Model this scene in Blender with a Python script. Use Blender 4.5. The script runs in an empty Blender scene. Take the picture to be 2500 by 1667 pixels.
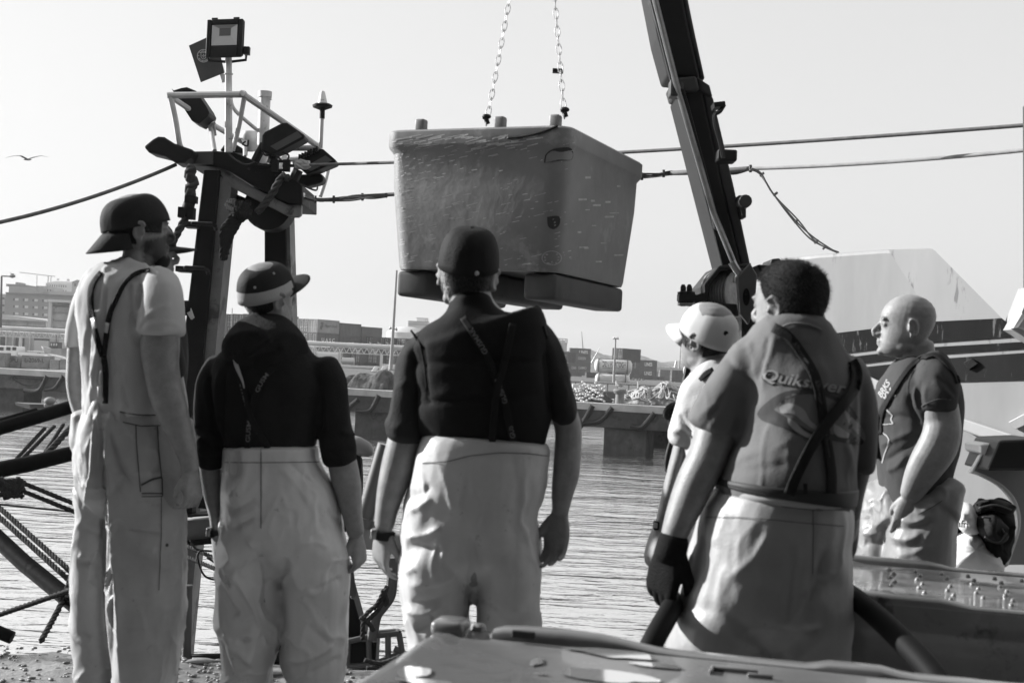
import bpy, bmesh, math, random
import numpy as np
from mathutils import Vector, Matrix
from mathutils.bvhtree import BVHTree
R = math.radians
SC = bpy.context.scene
COL = SC.collection

# ------------------------------------------------------------------ camera
FPX = 3200.0                       # focal length in pixels of the 2500-pixel-wide photograph
PITCH, ROLL = R(1.02), R(2.8)
CAM = np.array([0.0, 0.0, 1.38])
_f = np.array([0, math.cos(PITCH), math.sin(PITCH)])
_r0 = np.array([1.0, 0, 0]); _u0 = np.cross(_r0, _f)
RT = math.cos(ROLL) * _r0 + math.sin(ROLL) * _u0
UP = -math.sin(ROLL) * _r0 + math.cos(ROLL) * _u0
FW = _f
cd = bpy.data.cameras.new('camera'); cam = bpy.data.objects.new('camera', cd); COL.objects.link(cam)
cd.sensor_width = 36; cd.lens = FPX / 2500 * 36; cd.clip_end = 6000; cd.clip_start = 0.05
cam.matrix_world = Matrix(((RT[0], UP[0], -FW[0], CAM[0]), (RT[1], UP[1], -FW[1], CAM[1]), (RT[2], UP[2], -FW[2], CAM[2]), (0, 0, 0, 1)))
cd.dof.use_dof = True; cd.dof.focus_distance = 13.0; cd.dof.aperture_fstop = 6.3
SC.camera = cam

# ------------------------------------------------------------------ sky, sun, exposure
SUN_AZ = np.array([-0.95, 0.31]); SUN_AZ /= np.linalg.norm(SUN_AZ); SUN_EL = R(23)
W = bpy.data.worlds.new('World'); SC.world = W; W.use_nodes = True
nt = W.node_tree; bg = nt.nodes['Background']
sky = nt.nodes.new('ShaderNodeTexSky'); sky.sky_type = 'NISHITA'; sky.sun_disc = False
sky.sun_elevation = SUN_EL; sky.sun_rotation = math.atan2(SUN_AZ[0], SUN_AZ[1])
sky.air_density = 3.0; sky.dust_density = 1.0; sky.ozone_density = 1.0
bw = nt.nodes.new('ShaderNodeRGBToBW')
pw = nt.nodes.new('ShaderNodeMath'); pw.operation = 'POWER'; pw.inputs[1].default_value = 0.4      # thick harbour haze evens the sky out
ml = nt.nodes.new('ShaderNodeMath'); ml.operation = 'MULTIPLY'; ml.inputs[1].default_value = 2.08
nt.links.new(sky.outputs[0], bw.inputs[0]); nt.links.new(bw.outputs[0], pw.inputs[0]); nt.links.new(pw.outputs[0], ml.inputs[0]); nt.links.new(ml.outputs[0], bg.inputs[0]); bg.inputs[1].default_value = 0.12
sl = bpy.data.lights.new('sun', 'SUN'); sl.energy = 5.0; sl.angle = R(0.6)
sun = bpy.data.objects.new('sun', sl); COL.objects.link(sun)
SUND = np.array([SUN_AZ[0] * math.cos(SUN_EL), SUN_AZ[1] * math.cos(SUN_EL), math.sin(SUN_EL)])
sun.rotation_euler = Vector(-SUND).to_track_quat('-Z', 'Y').to_euler(); sun.location = (-20, 8, 12)
vs = SC.view_settings; vs.view_transform = 'Standard'; vs.look = 'None'; vs.gamma = 1; vs.exposure = 0.85; vs.use_curve_mapping = False
SC.cycles.max_bounces = 6; SC.cycles.glossy_bounces = 3; SC.cycles.diffuse_bounces = 3; SC.cycles.transmission_bounces = 3
SC.cycles.volume_bounces = 0; SC.cycles.caustics_reflective = False; SC.cycles.caustics_refractive = False

def P(px, py, D):
    """the point seen at photo pixel (px, py), D metres in front of the camera"""
    return CAM + D * (FW + RT * ((px - 1250) / FPX) + UP * ((833.5 - py) / FPX))
def PV(V):
    d = np.asarray(V, float) - CAM; z = d @ FW
    return np.stack([1250 + FPX * (d @ RT) / z, 833.5 - FPX * (d @ UP) / z], 1)
def G(px, py, z):
    """the point seen at photo pixel (px, py) on the level plane at height z"""
    d = FW + RT * ((px - 1250) / FPX) + UP * ((833.5 - py) / FPX)
    return CAM + d * ((z - CAM[2]) / d[2])
def nrm(v): v = np.asarray(v, float); return v / (np.linalg.norm(v) + 1e-12)

# ------------------------------------------------------------------ materials
MATS = {}
def mat(name, v, rough=0.6, metal=0.0, var=0.0, vs_=4.0, bump=0.0, bs=40.0, v2=None, thr=None, ts=6.0, stretch=(1, 1, 1), spec=0.5, coat=0.0, attr=None, va=0.0, rvar=0.0):
    """grey Principled paint: v base, var soft mottling, v2/thr hard-edged wear patches, bump fine relief; attr mixes towards va"""
    if name in MATS: return MATS[name]
    m = bpy.data.materials.new(name); m.use_nodes = True; n = m.node_tree; L = n.links
    b = n.nodes['Principled BSDF']; b.inputs['Roughness'].default_value = rough; b.inputs['Metallic'].default_value = metal
    b.inputs['Specular IOR Level'].default_value = spec if rough < .68 else spec * .3; b.inputs['Coat Weight'].default_value = coat
    b.inputs['Base Color'].default_value = (v, v, v, 1)
    tc = n.nodes.new('ShaderNodeTexCoord'); mp = n.nodes.new('ShaderNodeMapping'); mp.inputs['Scale'].default_value = stretch
    L.new(tc.outputs['Object'], mp.inputs[0])
    cur = None
    if var:
        t = n.nodes.new('ShaderNodeTexNoise'); t.inputs['Scale'].default_value = vs_; t.inputs['Detail'].default_value = 8; t.inputs['Roughness'].default_value = 0.65
        L.new(mp.outputs[0], t.inputs['Vector'])
        mr = n.nodes.new('ShaderNodeMapRange'); mr.inputs[1].default_value = .28; mr.inputs[2].default_value = .72
        mr.inputs[3].default_value = max(0, v * (1 - var)); mr.inputs[4].default_value = min(1, v * (1 + var))
        L.new(t.outputs[0], mr.inputs[0]); cur = mr.outputs[0]
        if rvar:
            mq = n.nodes.new('ShaderNodeMapRange'); mq.inputs[1].default_value = .3; mq.inputs[2].default_value = .7
            mq.inputs[3].default_value = max(0.02, rough - rvar); mq.inputs[4].default_value = min(1, rough + rvar)
            L.new(t.outputs[0], mq.inputs[0]); L.new(mq.outputs[0], b.inputs['Roughness'])
    def val(x):
        q = n.nodes.new('ShaderNodeValue'); q.outputs[0].default_value = x; return q.outputs[0]
    def mix(fac, a, c):
        x = n.nodes.new('ShaderNodeMix'); x.data_type = 'FLOAT'; L.new(fac, x.inputs[0]); L.new(a, x.inputs[2]); L.new(c, x.inputs[3]); return x.outputs[0]
    if v2 is not None:
        t = n.nodes.new('ShaderNodeTexNoise'); t.inputs['Scale'].default_value = ts; t.inputs['Detail'].default_value = 10; t.inputs['Roughness'].default_value = 0.7
        L.new(mp.outputs[0], t.inputs['Vector'])
        mr = n.nodes.new('ShaderNodeMapRange'); mr.inputs[1].default_value = thr - .03; mr.inputs[2].default_value = thr + .03
        L.new(t.outputs[0], mr.inputs[0]); cur = mix(mr.outputs[0], cur or val(v), val(v2))
    if attr:
        a = n.nodes.new('ShaderNodeAttribute'); a.attribute_name = attr
        cur = mix(a.outputs['Fac'], cur or val(v), val(va))
    if cur: L.new(cur, b.inputs['Base Color'])
    if bump:
        t = n.nodes.new('ShaderNodeTexNoise'); t.inputs['Scale'].default_value = bs; t.inputs['Detail'].default_value = 6
        L.new(mp.outputs[0], t.inputs['Vector'])
        bn = n.nodes.new('ShaderNodeBump'); bn.inputs['Strength'].default_value = bump; bn.inputs['Distance'].default_value = 0.01
        L.new(t.outputs[0], bn.inputs['Height']); L.new(bn.outputs[0], b.inputs['Normal'])
    MATS[name] = m; return m

# ------------------------------------------------------------------ objects
def link(name, V, F, m, parent=None, smooth=True):
    me = bpy.data.meshes.new(name); me.from_pydata([tuple(map(float, v)) for v in V], [], [tuple(map(int, f)) for f in F])
    if m is not None:
        for q in (m if isinstance(m, (list, tuple)) else [m]): me.materials.append(q)
    o = bpy.data.objects.new(name, me); COL.objects.link(o)
    if smooth: me.polygons.foreach_set('use_smooth', [True] * len(me.polygons))
    if parent is not None: o.parent = parent; o.matrix_parent_inverse = parent.matrix_basis.inverted()
    return o
def tag(o, label=None, cat=None, group=None, kind=None):
    if label: o['label'] = label
    if cat: o['category'] = cat
    if group: o['group'] = group
    if kind: o['kind'] = kind
    return o
def empty(name, loc, label, cat, group=None, rz=0.0):
    o = bpy.data.objects.new(name, None); COL.objects.link(o); o.empty_display_size = .1
    o.location = [float(x) for x in loc]; o.rotation_euler = (0, 0, rz); return tag(o, label, cat, group)
def copy_tree(o, parent=None):
    c = o.copy(); COL.objects.link(c)
    if parent is not None: c.parent = parent
    for ch in list(o.children): copy_tree(ch, c)
    return c

class MB:
    """collects shapes into one mesh (world coordinates)"""
    def __init__(s): s.V = []; s.F = []; s.n = 0; s.sharp = False
    def add(s, V, F):
        V = np.asarray(V, float).reshape(-1, 3); s.V.append(V); s.F += [tuple(i + s.n for i in f) for f in F]; s.n += len(V); return s
    def hexa(s, p):          # 8 corners: 0-3 one face, 4-7 the opposite one
        return s.add(p, [(3, 2, 1, 0), (4, 5, 6, 7), (0, 1, 5, 4), (1, 2, 6, 5), (2, 3, 7, 6), (3, 0, 4, 7)])
    def box(s, c, sz, rot=None, bev=0.0):
        c = np.asarray(c, float); x, y, z = np.asarray(sz, float) / 2
        if bev:
            bm = bmesh.new(); bmesh.ops.create_cube(bm, size=1)
            for v in bm.verts: v.co = Vector((v.co.x * 2 * x, v.co.y * 2 * y, v.co.z * 2 * z))
            bmesh.ops.bevel(bm, geom=list(bm.edges), offset=min(bev, x * .95, y * .95, z * .95), segments=3, affect='EDGES', profile=.5)
            bm.verts.index_update(); V = np.array([v.co[:] for v in bm.verts]); F = [tuple(v.index for v in f.verts) for f in bm.faces]; bm.free()
        else:
            V = np.array([(-x, -y, -z), (x, -y, -z), (x, y, -z), (-x, y, -z), (-x, -y, z), (x, -y, z), (x, y, z), (-x, y, z)])
            F = [(3, 2, 1, 0), (4, 5, 6, 7), (0, 1, 5, 4), (1, 2, 6, 5), (2, 3, 7, 6), (3, 0, 4, 7)]
        if rot is not None: V = V @ np.asarray(rot, float).T
        return s.add(V + c, F)
    def tube(s, pts, r, n=10, cap=True):
        pts = [np.asarray(p, float) for p in pts]; k = len(pts)
        r = [r] * k if np.isscalar(r) else list(r)
        T = [nrm(pts[min(i + 1, k - 1)] - pts[max(i - 1, 0)]) for i in range(k)]
        a = np.array([0, 0, 1.0]) if abs(T[0][2]) < .9 else np.array([1.0, 0, 0])
        u = nrm(np.cross(T[0], a)); rings = []
        for i in range(k):
            u = nrm(u - T[i] * (u @ T[i])); w = np.cross(T[i], u)
            rings.append(np.array([pts[i] + r[i] * (math.cos(t) * u + math.sin(t) * w) for t in np.linspace(0, 2 * math.pi, n, endpoint=False)]))
        return s.rings(rings, cap)
    def rings(s, rings, cap=True):
        n = len(rings[0]); k = len(rings); F = []
        for i in range(k - 1):
            for j in range(n): F.append((i * n + j, i * n + (j + 1) % n, (i + 1) * n + (j + 1) % n, (i + 1) * n + j))
        if cap: F.append(tuple(range(n))[::-1]); F.append(tuple((k - 1) * n + j for j in range(n)))
        return s.add(np.concatenate(rings), F)
    def lathe(s, c, prof, n=20, axis=(0, 0, 1)):
        c = np.asarray(c, float); ax = nrm(axis); a = np.array([1.0, 0, 0]) if abs(ax[0]) < .9 else np.array([0, 1.0, 0])
        u = nrm(np.cross(ax, a)); w = np.cross(ax, u)
        return s.rings([np.array([c + ax * h + r * (math.cos(t) * u + math.sin(t) * w) for t in np.linspace(0, 2 * math.pi, n, endpoint=False)]) for r, h in prof])
    def ell(s, c, rad, M=None, n=14):
        V = []; k = n // 2
        for i in range(k + 1):
            t = math.pi * (i + .02) / (k + .04); V.append(np.array([(math.sin(t) * math.cos(q), math.sin(t) * math.sin(q), math.cos(t)) for q in np.linspace(0, 2 * math.pi, n, endpoint=False)]))
        V = [v * np.asarray(rad, float) for v in V]
        if M is not None: V = [v @ np.asarray(M, float).T for v in V]
        return s.rings([(v + np.asarray(c, float))[::-1] for v in V])
    def prism(s, poly, d):   # poly: list of 3D points, d: extrusion vector
        poly = [np.asarray(p, float) for p in poly]; d = np.asarray(d, float); n = len(poly)
        F = [tuple(range(n))[::-1], tuple(n + i for i in range(n))] + [(i, (i + 1) % n, n + (i + 1) % n, n + i) for i in range(n)]
        return s.add(poly + [p + d for p in poly], F)
    def data(s): return (np.concatenate(s.V) if s.V else np.zeros((0, 3))), s.F
    def build(s, name, m, parent=None, smooth=False, bevel=0.0, weld=False):
        V, F = s.data(); o = link(name, V, F, m, parent, smooth)
        bm = bmesh.new(); bm.from_mesh(o.data); bmesh.ops.recalc_face_normals(bm, faces=bm.faces); bm.to_mesh(o.data); bm.free()
        if bevel:
            q = o.modifiers.new('bevel', 'BEVEL'); q.width = bevel; q.segments = 2; q.limit_method = 'ANGLE'; q.angle_limit = R(40)
        if smooth == 'auto':
            o.data.polygons.foreach_set('use_smooth', [True] * len(o.data.polygons)); o.data.set_sharp_from_angle(angle=R(35))
        return o

def spline(pts, n=8):
    pts = np.asarray(pts, float); k = len(pts)
    if k < 3: return pts
    out = []
    for i in range(k - 1):
        a, b, c, d = pts[max(i - 1, 0)], pts[i], pts[i + 1], pts[min(i + 2, k - 1)]
        for t in np.linspace(0, 1, n, endpoint=False):
            out.append(.5 * ((2 * b) + (-a + c) * t + (2 * a - 5 * b + 4 * c - d) * t * t + (-a + 3 * b - 3 * c + d) * t ** 3))
    out.append(pts[-1]); return np.array(out)

def text_mesh(s, bold=0.0, shear=0.0, space=1.0):
    cu = bpy.data.curves.new('t', 'FONT'); cu.body = s; cu.size = 1; cu.offset = bold; cu.space_character = space; cu.resolution_u = 3
    o = bpy.data.objects.new('t', cu); COL.objects.link(o); bpy.context.view_layer.update()
    me = bpy.data.meshes.new_from_object(o.evaluated_get(bpy.context.evaluated_depsgraph_get()))
    V = np.array([v.co[:] for v in me.vertices]).reshape(-1, 3); F = [tuple(p.vertices) for p in me.polygons]
    bpy.data.objects.remove(o); bpy.data.curves.remove(cu); bpy.data.meshes.remove(me)
    V[:, 0] += shear * V[:, 1]; V[:, 0] -= V[:, 0].min(); V[:, 1] -= V[:, 1].min()
    return V, F
def lettering(s, o, right, up, h, m, parent, width=None, off=.004, bold=.0, shear=0., name='lettering'):
    """flat lettering on a plane: o lower-left corner, right/up unit vectors, h cap height"""
    V, F = text_mesh(s, bold, shear); V = V / V[:, 1].max(); sx = h if width is None else width / V[:, 0].max()
    right, up = nrm(right), nrm(up); nn = np.cross(right, up)
    Wd = np.asarray(o, float) + V[:, :1] * sx * right + V[:, 1:2] * h * up + nn * off
    return link(name, Wd, F, m, parent, False)

# value noise (vectorised) for cloth folds and rough ground
def _h(i, j, k, seed):
    x = (i * 374761393 + j * 668265263 + k * 2147483647 + seed * 974711) & 0xffffffff
    x = ((x ^ (x >> 13)) * 1274126177) & 0xffffffff
    return ((x ^ (x >> 16)) & 0xffff) / 32767.5 - 1
def vnoise(X, seed=0):
    X = np.asarray(X, float); I = np.floor(X).astype(np.int64); f = X - I; f = f * f * f * (f * (f * 6 - 15) + 10); r = 0
    for a in (0, 1):
        for b in (0, 1):
            for c in (0, 1):
                w = (f[:, 0] if a else 1 - f[:, 0]) * (f[:, 1] if b else 1 - f[:, 1]) * (f[:, 2] if c else 1 - f[:, 2])
                r = r + w * _h(I[:, 0] + a, I[:, 1] + b, I[:, 2] + c, seed)
    return r
def fbm(X, seed=0, o=4):
    r = 0; a = 1; X = np.asarray(X, float)
    for i in range(o): r = r + a * vnoise(X, seed + i); X = X * 2.03; a *= .5
    return r
# ------------------------------------------------------------------ setting: water, quays, land, hills
WZ = -3.5                                     # water level; the near quay top is z = 0
FZ = -0.67                                    # far pier deck
def concrete(name, v, **k): return mat(name, v, rough=.85, var=.35, vs_=1.3, bump=.6, bs=14, **k)
def make_water():
    m = bpy.data.materials.new('harbour_water'); m.use_nodes = True; n = m.node_tree; L = n.links; n.nodes.remove(n.nodes['Principled BSDF'])
    tc = n.nodes.new('ShaderNodeTexCoord'); cur = None
    for sc, dist, st, rot in (((.10, .34, 1), .17, 3, 5), ((.62, 1.7, 1), .07, 4, -9), ((2.1, 4.8, 1), .015, 2, 5)):
        mp = n.nodes.new('ShaderNodeMapping'); mp.inputs['Scale'].default_value = sc; mp.inputs['Rotation'].default_value = (0, 0, R(rot)); L.new(tc.outputs['Object'], mp.inputs[0])
        t = n.nodes.new('ShaderNodeTexNoise'); t.inputs['Scale'].default_value = 1; t.inputs['Detail'].default_value = st; t.inputs['Distortion'].default_value = .8; L.new(mp.outputs[0], t.inputs['Vector'])
        mu = n.nodes.new('ShaderNodeMath'); mu.operation = 'MULTIPLY'; mu.inputs[1].default_value = dist; L.new(t.outputs[0], mu.inputs[0])
        if cur is None: cur = mu.outputs[0]
        else: a = n.nodes.new('ShaderNodeMath'); L.new(cur, a.inputs[0]); L.new(mu.outputs[0], a.inputs[1]); cur = a.outputs[0]
    bn = n.nodes.new('ShaderNodeBump'); bn.inputs['Strength'].default_value = 1; bn.inputs['Distance'].default_value = 1.0; L.new(cur, bn.inputs['Height'])
    fr = n.nodes.new('ShaderNodeFresnel'); fr.inputs['IOR'].default_value = 1.34; L.new(bn.outputs[0], fr.inputs['Normal'])
    pw = n.nodes.new('ShaderNodeMapRange'); pw.interpolation_type = 'SMOOTHSTEP'; pw.inputs[1].default_value = .035; pw.inputs[2].default_value = .105; pw.inputs[3].default_value = .10; pw.inputs[4].default_value = .95; L.new(fr.outputs[0], pw.inputs[0])
    d = n.nodes.new('ShaderNodeBsdfDiffuse'); d.inputs[0].default_value = (.02, .02, .02, 1); g = n.nodes.new('ShaderNodeBsdfGlossy'); g.inputs[0].default_value = (1, 1, 1, 1); g.inputs['Roughness'].default_value = .04
    L.new(bn.outputs[0], g.inputs['Normal']); x = n.nodes.new('ShaderNodeMixShader'); L.new(pw.outputs[0], x.inputs[0]); L.new(d.outputs[0], x.inputs[1]); L.new(g.outputs[0], x.inputs[2]); L.new(x.outputs[0], n.nodes['Material Output'].inputs[0])
    o = link('water', [(-900, 4, WZ), (900, 4, WZ), (900, 2200, WZ), (-900, 2200, WZ)], [(0, 1, 2, 3)], m, smooth=False); tag(o, kind='structure')
make_water()

# near quay: a slab with a worn, wet top edge (real relief near the edge)
def make_quay():
    m = mat('wet_concrete', .20, rough=.45, var=.5, vs_=2.2, bump=.9, bs=30, v2=.06, thr=.56, ts=3.0, rvar=.38)
    nx, ny = 220, 90; xs = np.linspace(-9, 9, nx); ys = np.concatenate([np.linspace(-6, 4.2, 15), np.linspace(4.3, 6.0, ny - 15)])
    X, Y = np.meshgrid(xs, ys); q = np.stack([X.ravel(), Y.ravel(), 0 * X.ravel()], 1)
    z = .012 * fbm(q * (2.5, 2.5, 1), 3, 5); z = np.where(z > -.004, z, -.004) + .004
    ed = np.clip((q[:, 1] - 5.75) / .25, 0, 1); z = z - ed ** 2 * .05 + ed * .02 * fbm(q * (6, 6, 1), 9, 4)
    q[:, 1] += ed * .05 * vnoise(q * (1.4, 0, 0), 5); q[:, 2] = z
    F = [(j * nx + i, j * nx + i + 1, (j + 1) * nx + i + 1, (j + 1) * nx + i) for j in range(ny - 1) for i in range(nx - 1)]
    b = MB(); b.add(q, F)
    e = q[-nx:]; lo = e.copy(); lo[:, 2] = WZ - 1; b.add(np.concatenate([e, lo]), [(i, nx + i, nx + i + 1, i + 1) for i in range(nx - 1)])
    b.box((0, -106, -.03), (400, 200, .04)); b.box((-104.6, 0, -2), (191, 12, 3.9)); b.box((104.6, 0, -2), (191, 12, 3.9))
    tag(b.build('quay_ground', m, smooth=True), kind='structure')
make_quay()
# fish scraps and pebbles on the wet quay between the men
def scraps():
    rnd = random.Random(4); b = MB()
    for k in range(170):
        px, py = (rnd.uniform(0, 178), rnd.uniform(1572, 1667)) if k < 60 else (rnd.uniform(430, 545), rnd.uniform(1605, 1667)) if k < 115 else (rnd.uniform(650, 870), rnd.uniform(1620, 1667))
        c = G(px, py, .006); s = rnd.uniform(.004, .011); a = rnd.uniform(0, 3.1)
        M = np.array([(math.cos(a), -math.sin(a), 0), (math.sin(a), math.cos(a), 0), (0, 0, 1)])
        b.ell(c, (s * rnd.uniform(1, 2.2), s, s * .55), M, 7)
    tag(b.build('fish_scraps', mat('fish_scrap', .17, rough=.5, var=.8, vs_=30), smooth=True), kind='stuff')
    m = mat('fish_skin', .30, rough=.25, var=.5, vs_=18)
    for k, (px, py, L, a, lab) in enumerate(((495, 1613, .15, .35, 'dead fish lying on the wet quay beside the steel mooring post'), (668, 1641, .16, .25, 'pale fish lying on the quay between the legs of the hooded man'))):
        c = G(px, py, .012); b = MB(); u = np.array([math.cos(a), math.sin(a), 0]); w = np.array([-u[1], u[0], 0]); z = np.array([0, 0, 1])
        b.rings([np.array([c + u * L * (t - .5) + r * (.5 * math.cos(q) * w + .32 * math.sin(q) * z) for q in np.linspace(0, 6.283, 10, endpoint=False)]) for t, r in ((0, .004), (.12, .03), (.35, .05), (.6, .042), (.85, .016), (1, .012))])
        b.prism([c + u * L * .48, c + u * L * .66 + w * .035, c + u * L * .6, c + u * L * .66 - w * .035], z * .004)
        tag(b.build('fish', m, smooth='auto'), lab, 'fish')
scraps()

# far pier on piles
QA, QB = P(100, 903, 95.2), P(1450, 982, 80.4)
QD = nrm((QB - QA) * (1, 1, 0)); QN = np.array([-QD[1], QD[0], 0]); QN *= np.sign(QN[1])   # along the pier, and away from us
def Q(t, back=0.0, z=FZ):
    """point on the pier: t metres along its front edge from the right-hand mark, back metres behind the edge"""
    p = np.array([QB[0], QB[1], 0]) + QD * t + QN * back; p[2] = z; return p
def pier_t(px, back=0.0):
    """where along the pier the pixel column px falls"""
    k = (px - 1250) / FPX; o = np.array([QB[0], QB[1]]) + QN[:2] * back
    return (k * o[1] - o[0]) / (QD[0] - k * QD[1])
PR = np.stack([QD, QN, (0, 0, 1)], 1)
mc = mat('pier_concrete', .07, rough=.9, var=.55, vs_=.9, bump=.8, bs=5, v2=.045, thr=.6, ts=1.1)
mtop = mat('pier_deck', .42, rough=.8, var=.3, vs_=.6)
pier = empty('pier', Q(0), 'long weathered concrete pier on square piles across the water', 'pier')
b = MB(); L0, L1 = -75, 60
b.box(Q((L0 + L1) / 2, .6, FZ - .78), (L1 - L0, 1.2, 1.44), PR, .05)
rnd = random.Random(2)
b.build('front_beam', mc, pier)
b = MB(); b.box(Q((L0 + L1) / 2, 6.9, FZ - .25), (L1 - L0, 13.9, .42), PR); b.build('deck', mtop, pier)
for t in (-44.9, -30, -15.1, -.2 + 2.2 - .0, 16.5, 31.5):
    for bk in (1.2, 11):
        b = MB(); b.box(Q(t, bk, (FZ - 1.48 + WZ - 3) / 2), (2.7, 1.9, (FZ - 1.48) - (WZ - 3)), PR, .06); b.build('pile', mc, pier)
# pipe fenders and dark drain holes on the beam
md = mat('black_rubber', .018, rough=.7, var=.4, vs_=6)
for pts in (((1415, 1043, .0), (1432, 1018, 0), (1447, 990, 0)), ((1415, 1030, 0), (1462, 1028, 0), (1495, 995, 0)), ((1541, 1040, 0), (1568, 1042, 0), (1598, 1008, 0)),
            ((845, 1000, 0), (875, 975, 0)), ((870, 1003, 0), (905, 1000, 0), (925, 965, 0)), ((60, 953, 0), (95, 953, 0), (115, 918, 0)), ((110, 950, 0), (135, 946, 0), (155, 918, 0))):
    b = MB(); q = []
    for x, y, _ in pts:
        t = pier_t(x); p = Q(t, -.14); d = (p - CAM) @ FW; q.append(P(x, y, d))
    b.tube(spline(q, 5), .17, 10); b.build('fender', md, pier, smooth='auto')
for x, y in ((30, 918), (105, 923), (880, 972), (958, 974), (1436, 1002), (1598, 1008)):
    t = pier_t(x); p = P(x, y, (Q(t, -.02) - CAM) @ FW); b = MB(); b.lathe(p, [(.02, -.06), (.24, -.06), (.24, .02), (.02, .02)], 16, QN); b.build('drain_hole', md, pier)
b = MB()
for x0, y0, x1, y1, sag in ((30, 920, 105, 926, 18), (30, 920, 105, 926, 1)):
    q = [P(x0 + (x1 - x0) * s, y0 + (y1 - y0) * s + sag * 4 * s * (1 - s), 94.3) for s in np.linspace(0, 1, 15)]; b.tube(q, .045, 6)
b.build('hanging_chain', md, pier)
b = MB(); q = [P(906 + 12 * s, 1008 + 14 * 4 * s * (1 - s), 85.6) for s in np.linspace(0, 1, 9)]; b.tube(q, .05, 6); b.build('hanging_chain', md, pier)

# land behind the pier with its quay wall
b = MB(); b.box((0, 125 + 1000, FZ - 3), (2400, 2000, 5.9)); tag(b.build('land', concrete('yard_ground', .13)), kind='structure')
# hills far behind
def hills():
    b = MB(); n = 90
    for (x0, x1, prof, D) in ((1380, 1760, lambda u: 30 + 16 * math.sin(5 * u + .6) * (1 - u) + 6 * math.sin(17 * u), 1150), (-100, 1100, lambda u: 10 + 6 * math.sin(9 * u), 1300)):
        top = []
        for i in range(n):
            u = i / (n - 1); x = x0 + (x1 - x0) * u; hy = 890 + .049 * (x - 1250); top.append(P(x, hy - prof(u) - 2.2 * vnoise([(x * .12, 0, 3)], 4)[0] - 1.5 * vnoise([(x * .4, 0, 3)], 6)[0], D))
        rows = []
        for k, (dy, f) in enumerate(((0, 0.0), (120, .55), (190, .85), (260, 1), (420, .9), (700, 0))):
            rows.append([np.array([p[0], p[1] - 260 + dy, FZ + (p[2] - FZ) * f]) for p in top])
        b.add(np.concatenate(rows), [(r * n + i, r * n + i + 1, (r + 1) * n + i + 1, (r + 1) * n + i) for r in range(5) for i in range(n - 1)])
    tag(b.build('hills', mat('hill_scrub', .10, rough=1, var=.6, vs_=.03, v2=.2, thr=.6, ts=.08), smooth=True), kind='structure')
hills()
# unseen hall and overhang, added to keep sky light off the men's backs
hall = empty('light_blocker_hall', (0, -9, 0), 'long dark fish hall along the quay, facing the water', 'building')
b = MB(); b.box((0, -14, 4.6), (90, 8, 9.2)); b.build('wall', mat('blocker_wall', .09, rough=.9, var=.3, vs_=.4), hall)
b = MB(); b.box((0, -12.5, 9.4), (92, 12, .35)); b.build('roof', mat('roof_dark', .1), hall)
b = MB(); b.box((0, -4.2, 5.3), (90, 11.2, .25)); b.build('blocker_canopy', mat('blocker_canopy_dark', .06, rough=.9), hall)
for x in range(-40, 41, 10): b = MB(); b.box((x + 5, -3.4, 2.59), (.3, .3, 5.16)); b.build('blocker_canopy_post', mat('roof_dark', .1), hall)
for x in range(-36, 37, 9): b = MB(); b.box((x, -9.95, 2.2), (5, .1, 4.4)); b.build('blocker_gate', mat('blocker_gate_dark', .05, rough=.7), hall)
# ------------------------------------------------------------------ container yard and town across the water
def front(px0, px1, py0, py1, D, t):
    """box seen as that pixel rectangle at distance D: centre and size"""
    c = P((px0 + px1) / 2, py0, D); w = (px1 - px0) * D / FPX; h = (py1 - py0) * D / FPX
    return np.array([c[0], c[1] + t / 2, c[2] - h / 2]), (w, t, h)
def fbox(b, *a, bev=0): c, s = front(*a); b.box(c, s, None, bev); return c, s

def container_mesh(L):
    h, w = 2.59, 2.44; rnd = random.Random(1)
    b = MB()            # corrugated shell
    def wall(p0, u, ln, nv):
        n = max(4, int(ln / .42)); pts = []
        for i in range(n + 1):
            for k, q in enumerate((0, .3, .5, .8)):
                s = min(1, (i + q) / (n + 1)); off = (.0, .0, -.055, -.055)[k]; pts.append(np.asarray(p0) + np.asarray(u) * ln * s + np.asarray(nv) * off)
        V = []; 
        for p in pts: V += [p, p + (0, 0, h - .3)]
        b.add(V, [(2 * i, 2 * i + 2, 2 * i + 3, 2 * i + 1) for i in range(len(pts) - 1)])
    wall((.05, .02, .15), (1, 0, 0), L - .1, (0, -1, 0)); wall((.05, w - .02, .15), (1, 0, 0), L - .1, (0, 1, 0)); wall((L - .02, .05, .15), (0, 1, 0), w - .1, (1, 0, 0))
    b.add([(.03, .03, h - .08), (L - .03, .03, h - .08), (L - .03, w - .03, h - .08), (.03, w - .03, h - .08)], [(0, 1, 2, 3)])
    shell = b
    f = MB()
    for x in (.08, L - .08):
        for y in (.08, w - .08): f.box((x, y, h / 2), (.16, .16, h))
    for z in (.1, h - .07):
        for y in (.06, w - .06): f.box((L / 2, y, z), (L - .32, .1, .13))
        for x in (.06, L - .06): f.box((x, w / 2, z), (.1, w - .32, .13))
    d = MB()
    for y in (w * .27, w * .73): d.box((.09, y, h / 2), (.06, w / 2 - .18, h - .36))
    r = MB()
    for y in (.4, .85, w - .85, w - .4):
        r.tube([(.03, y, .2), (.03, y, h - .2)], .03, 6); r.box((.03, y, 1.0), (.05, .3, .08)); r.box((.03, y, h - .35), (.05, .14, .1)); r.box((.03, y, .35), (.05, .14, .1))
    return shell, f, d, r
CG = 'shipping containers stacked in the yard'
YAW = R(36)
CPROT = {}
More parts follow.
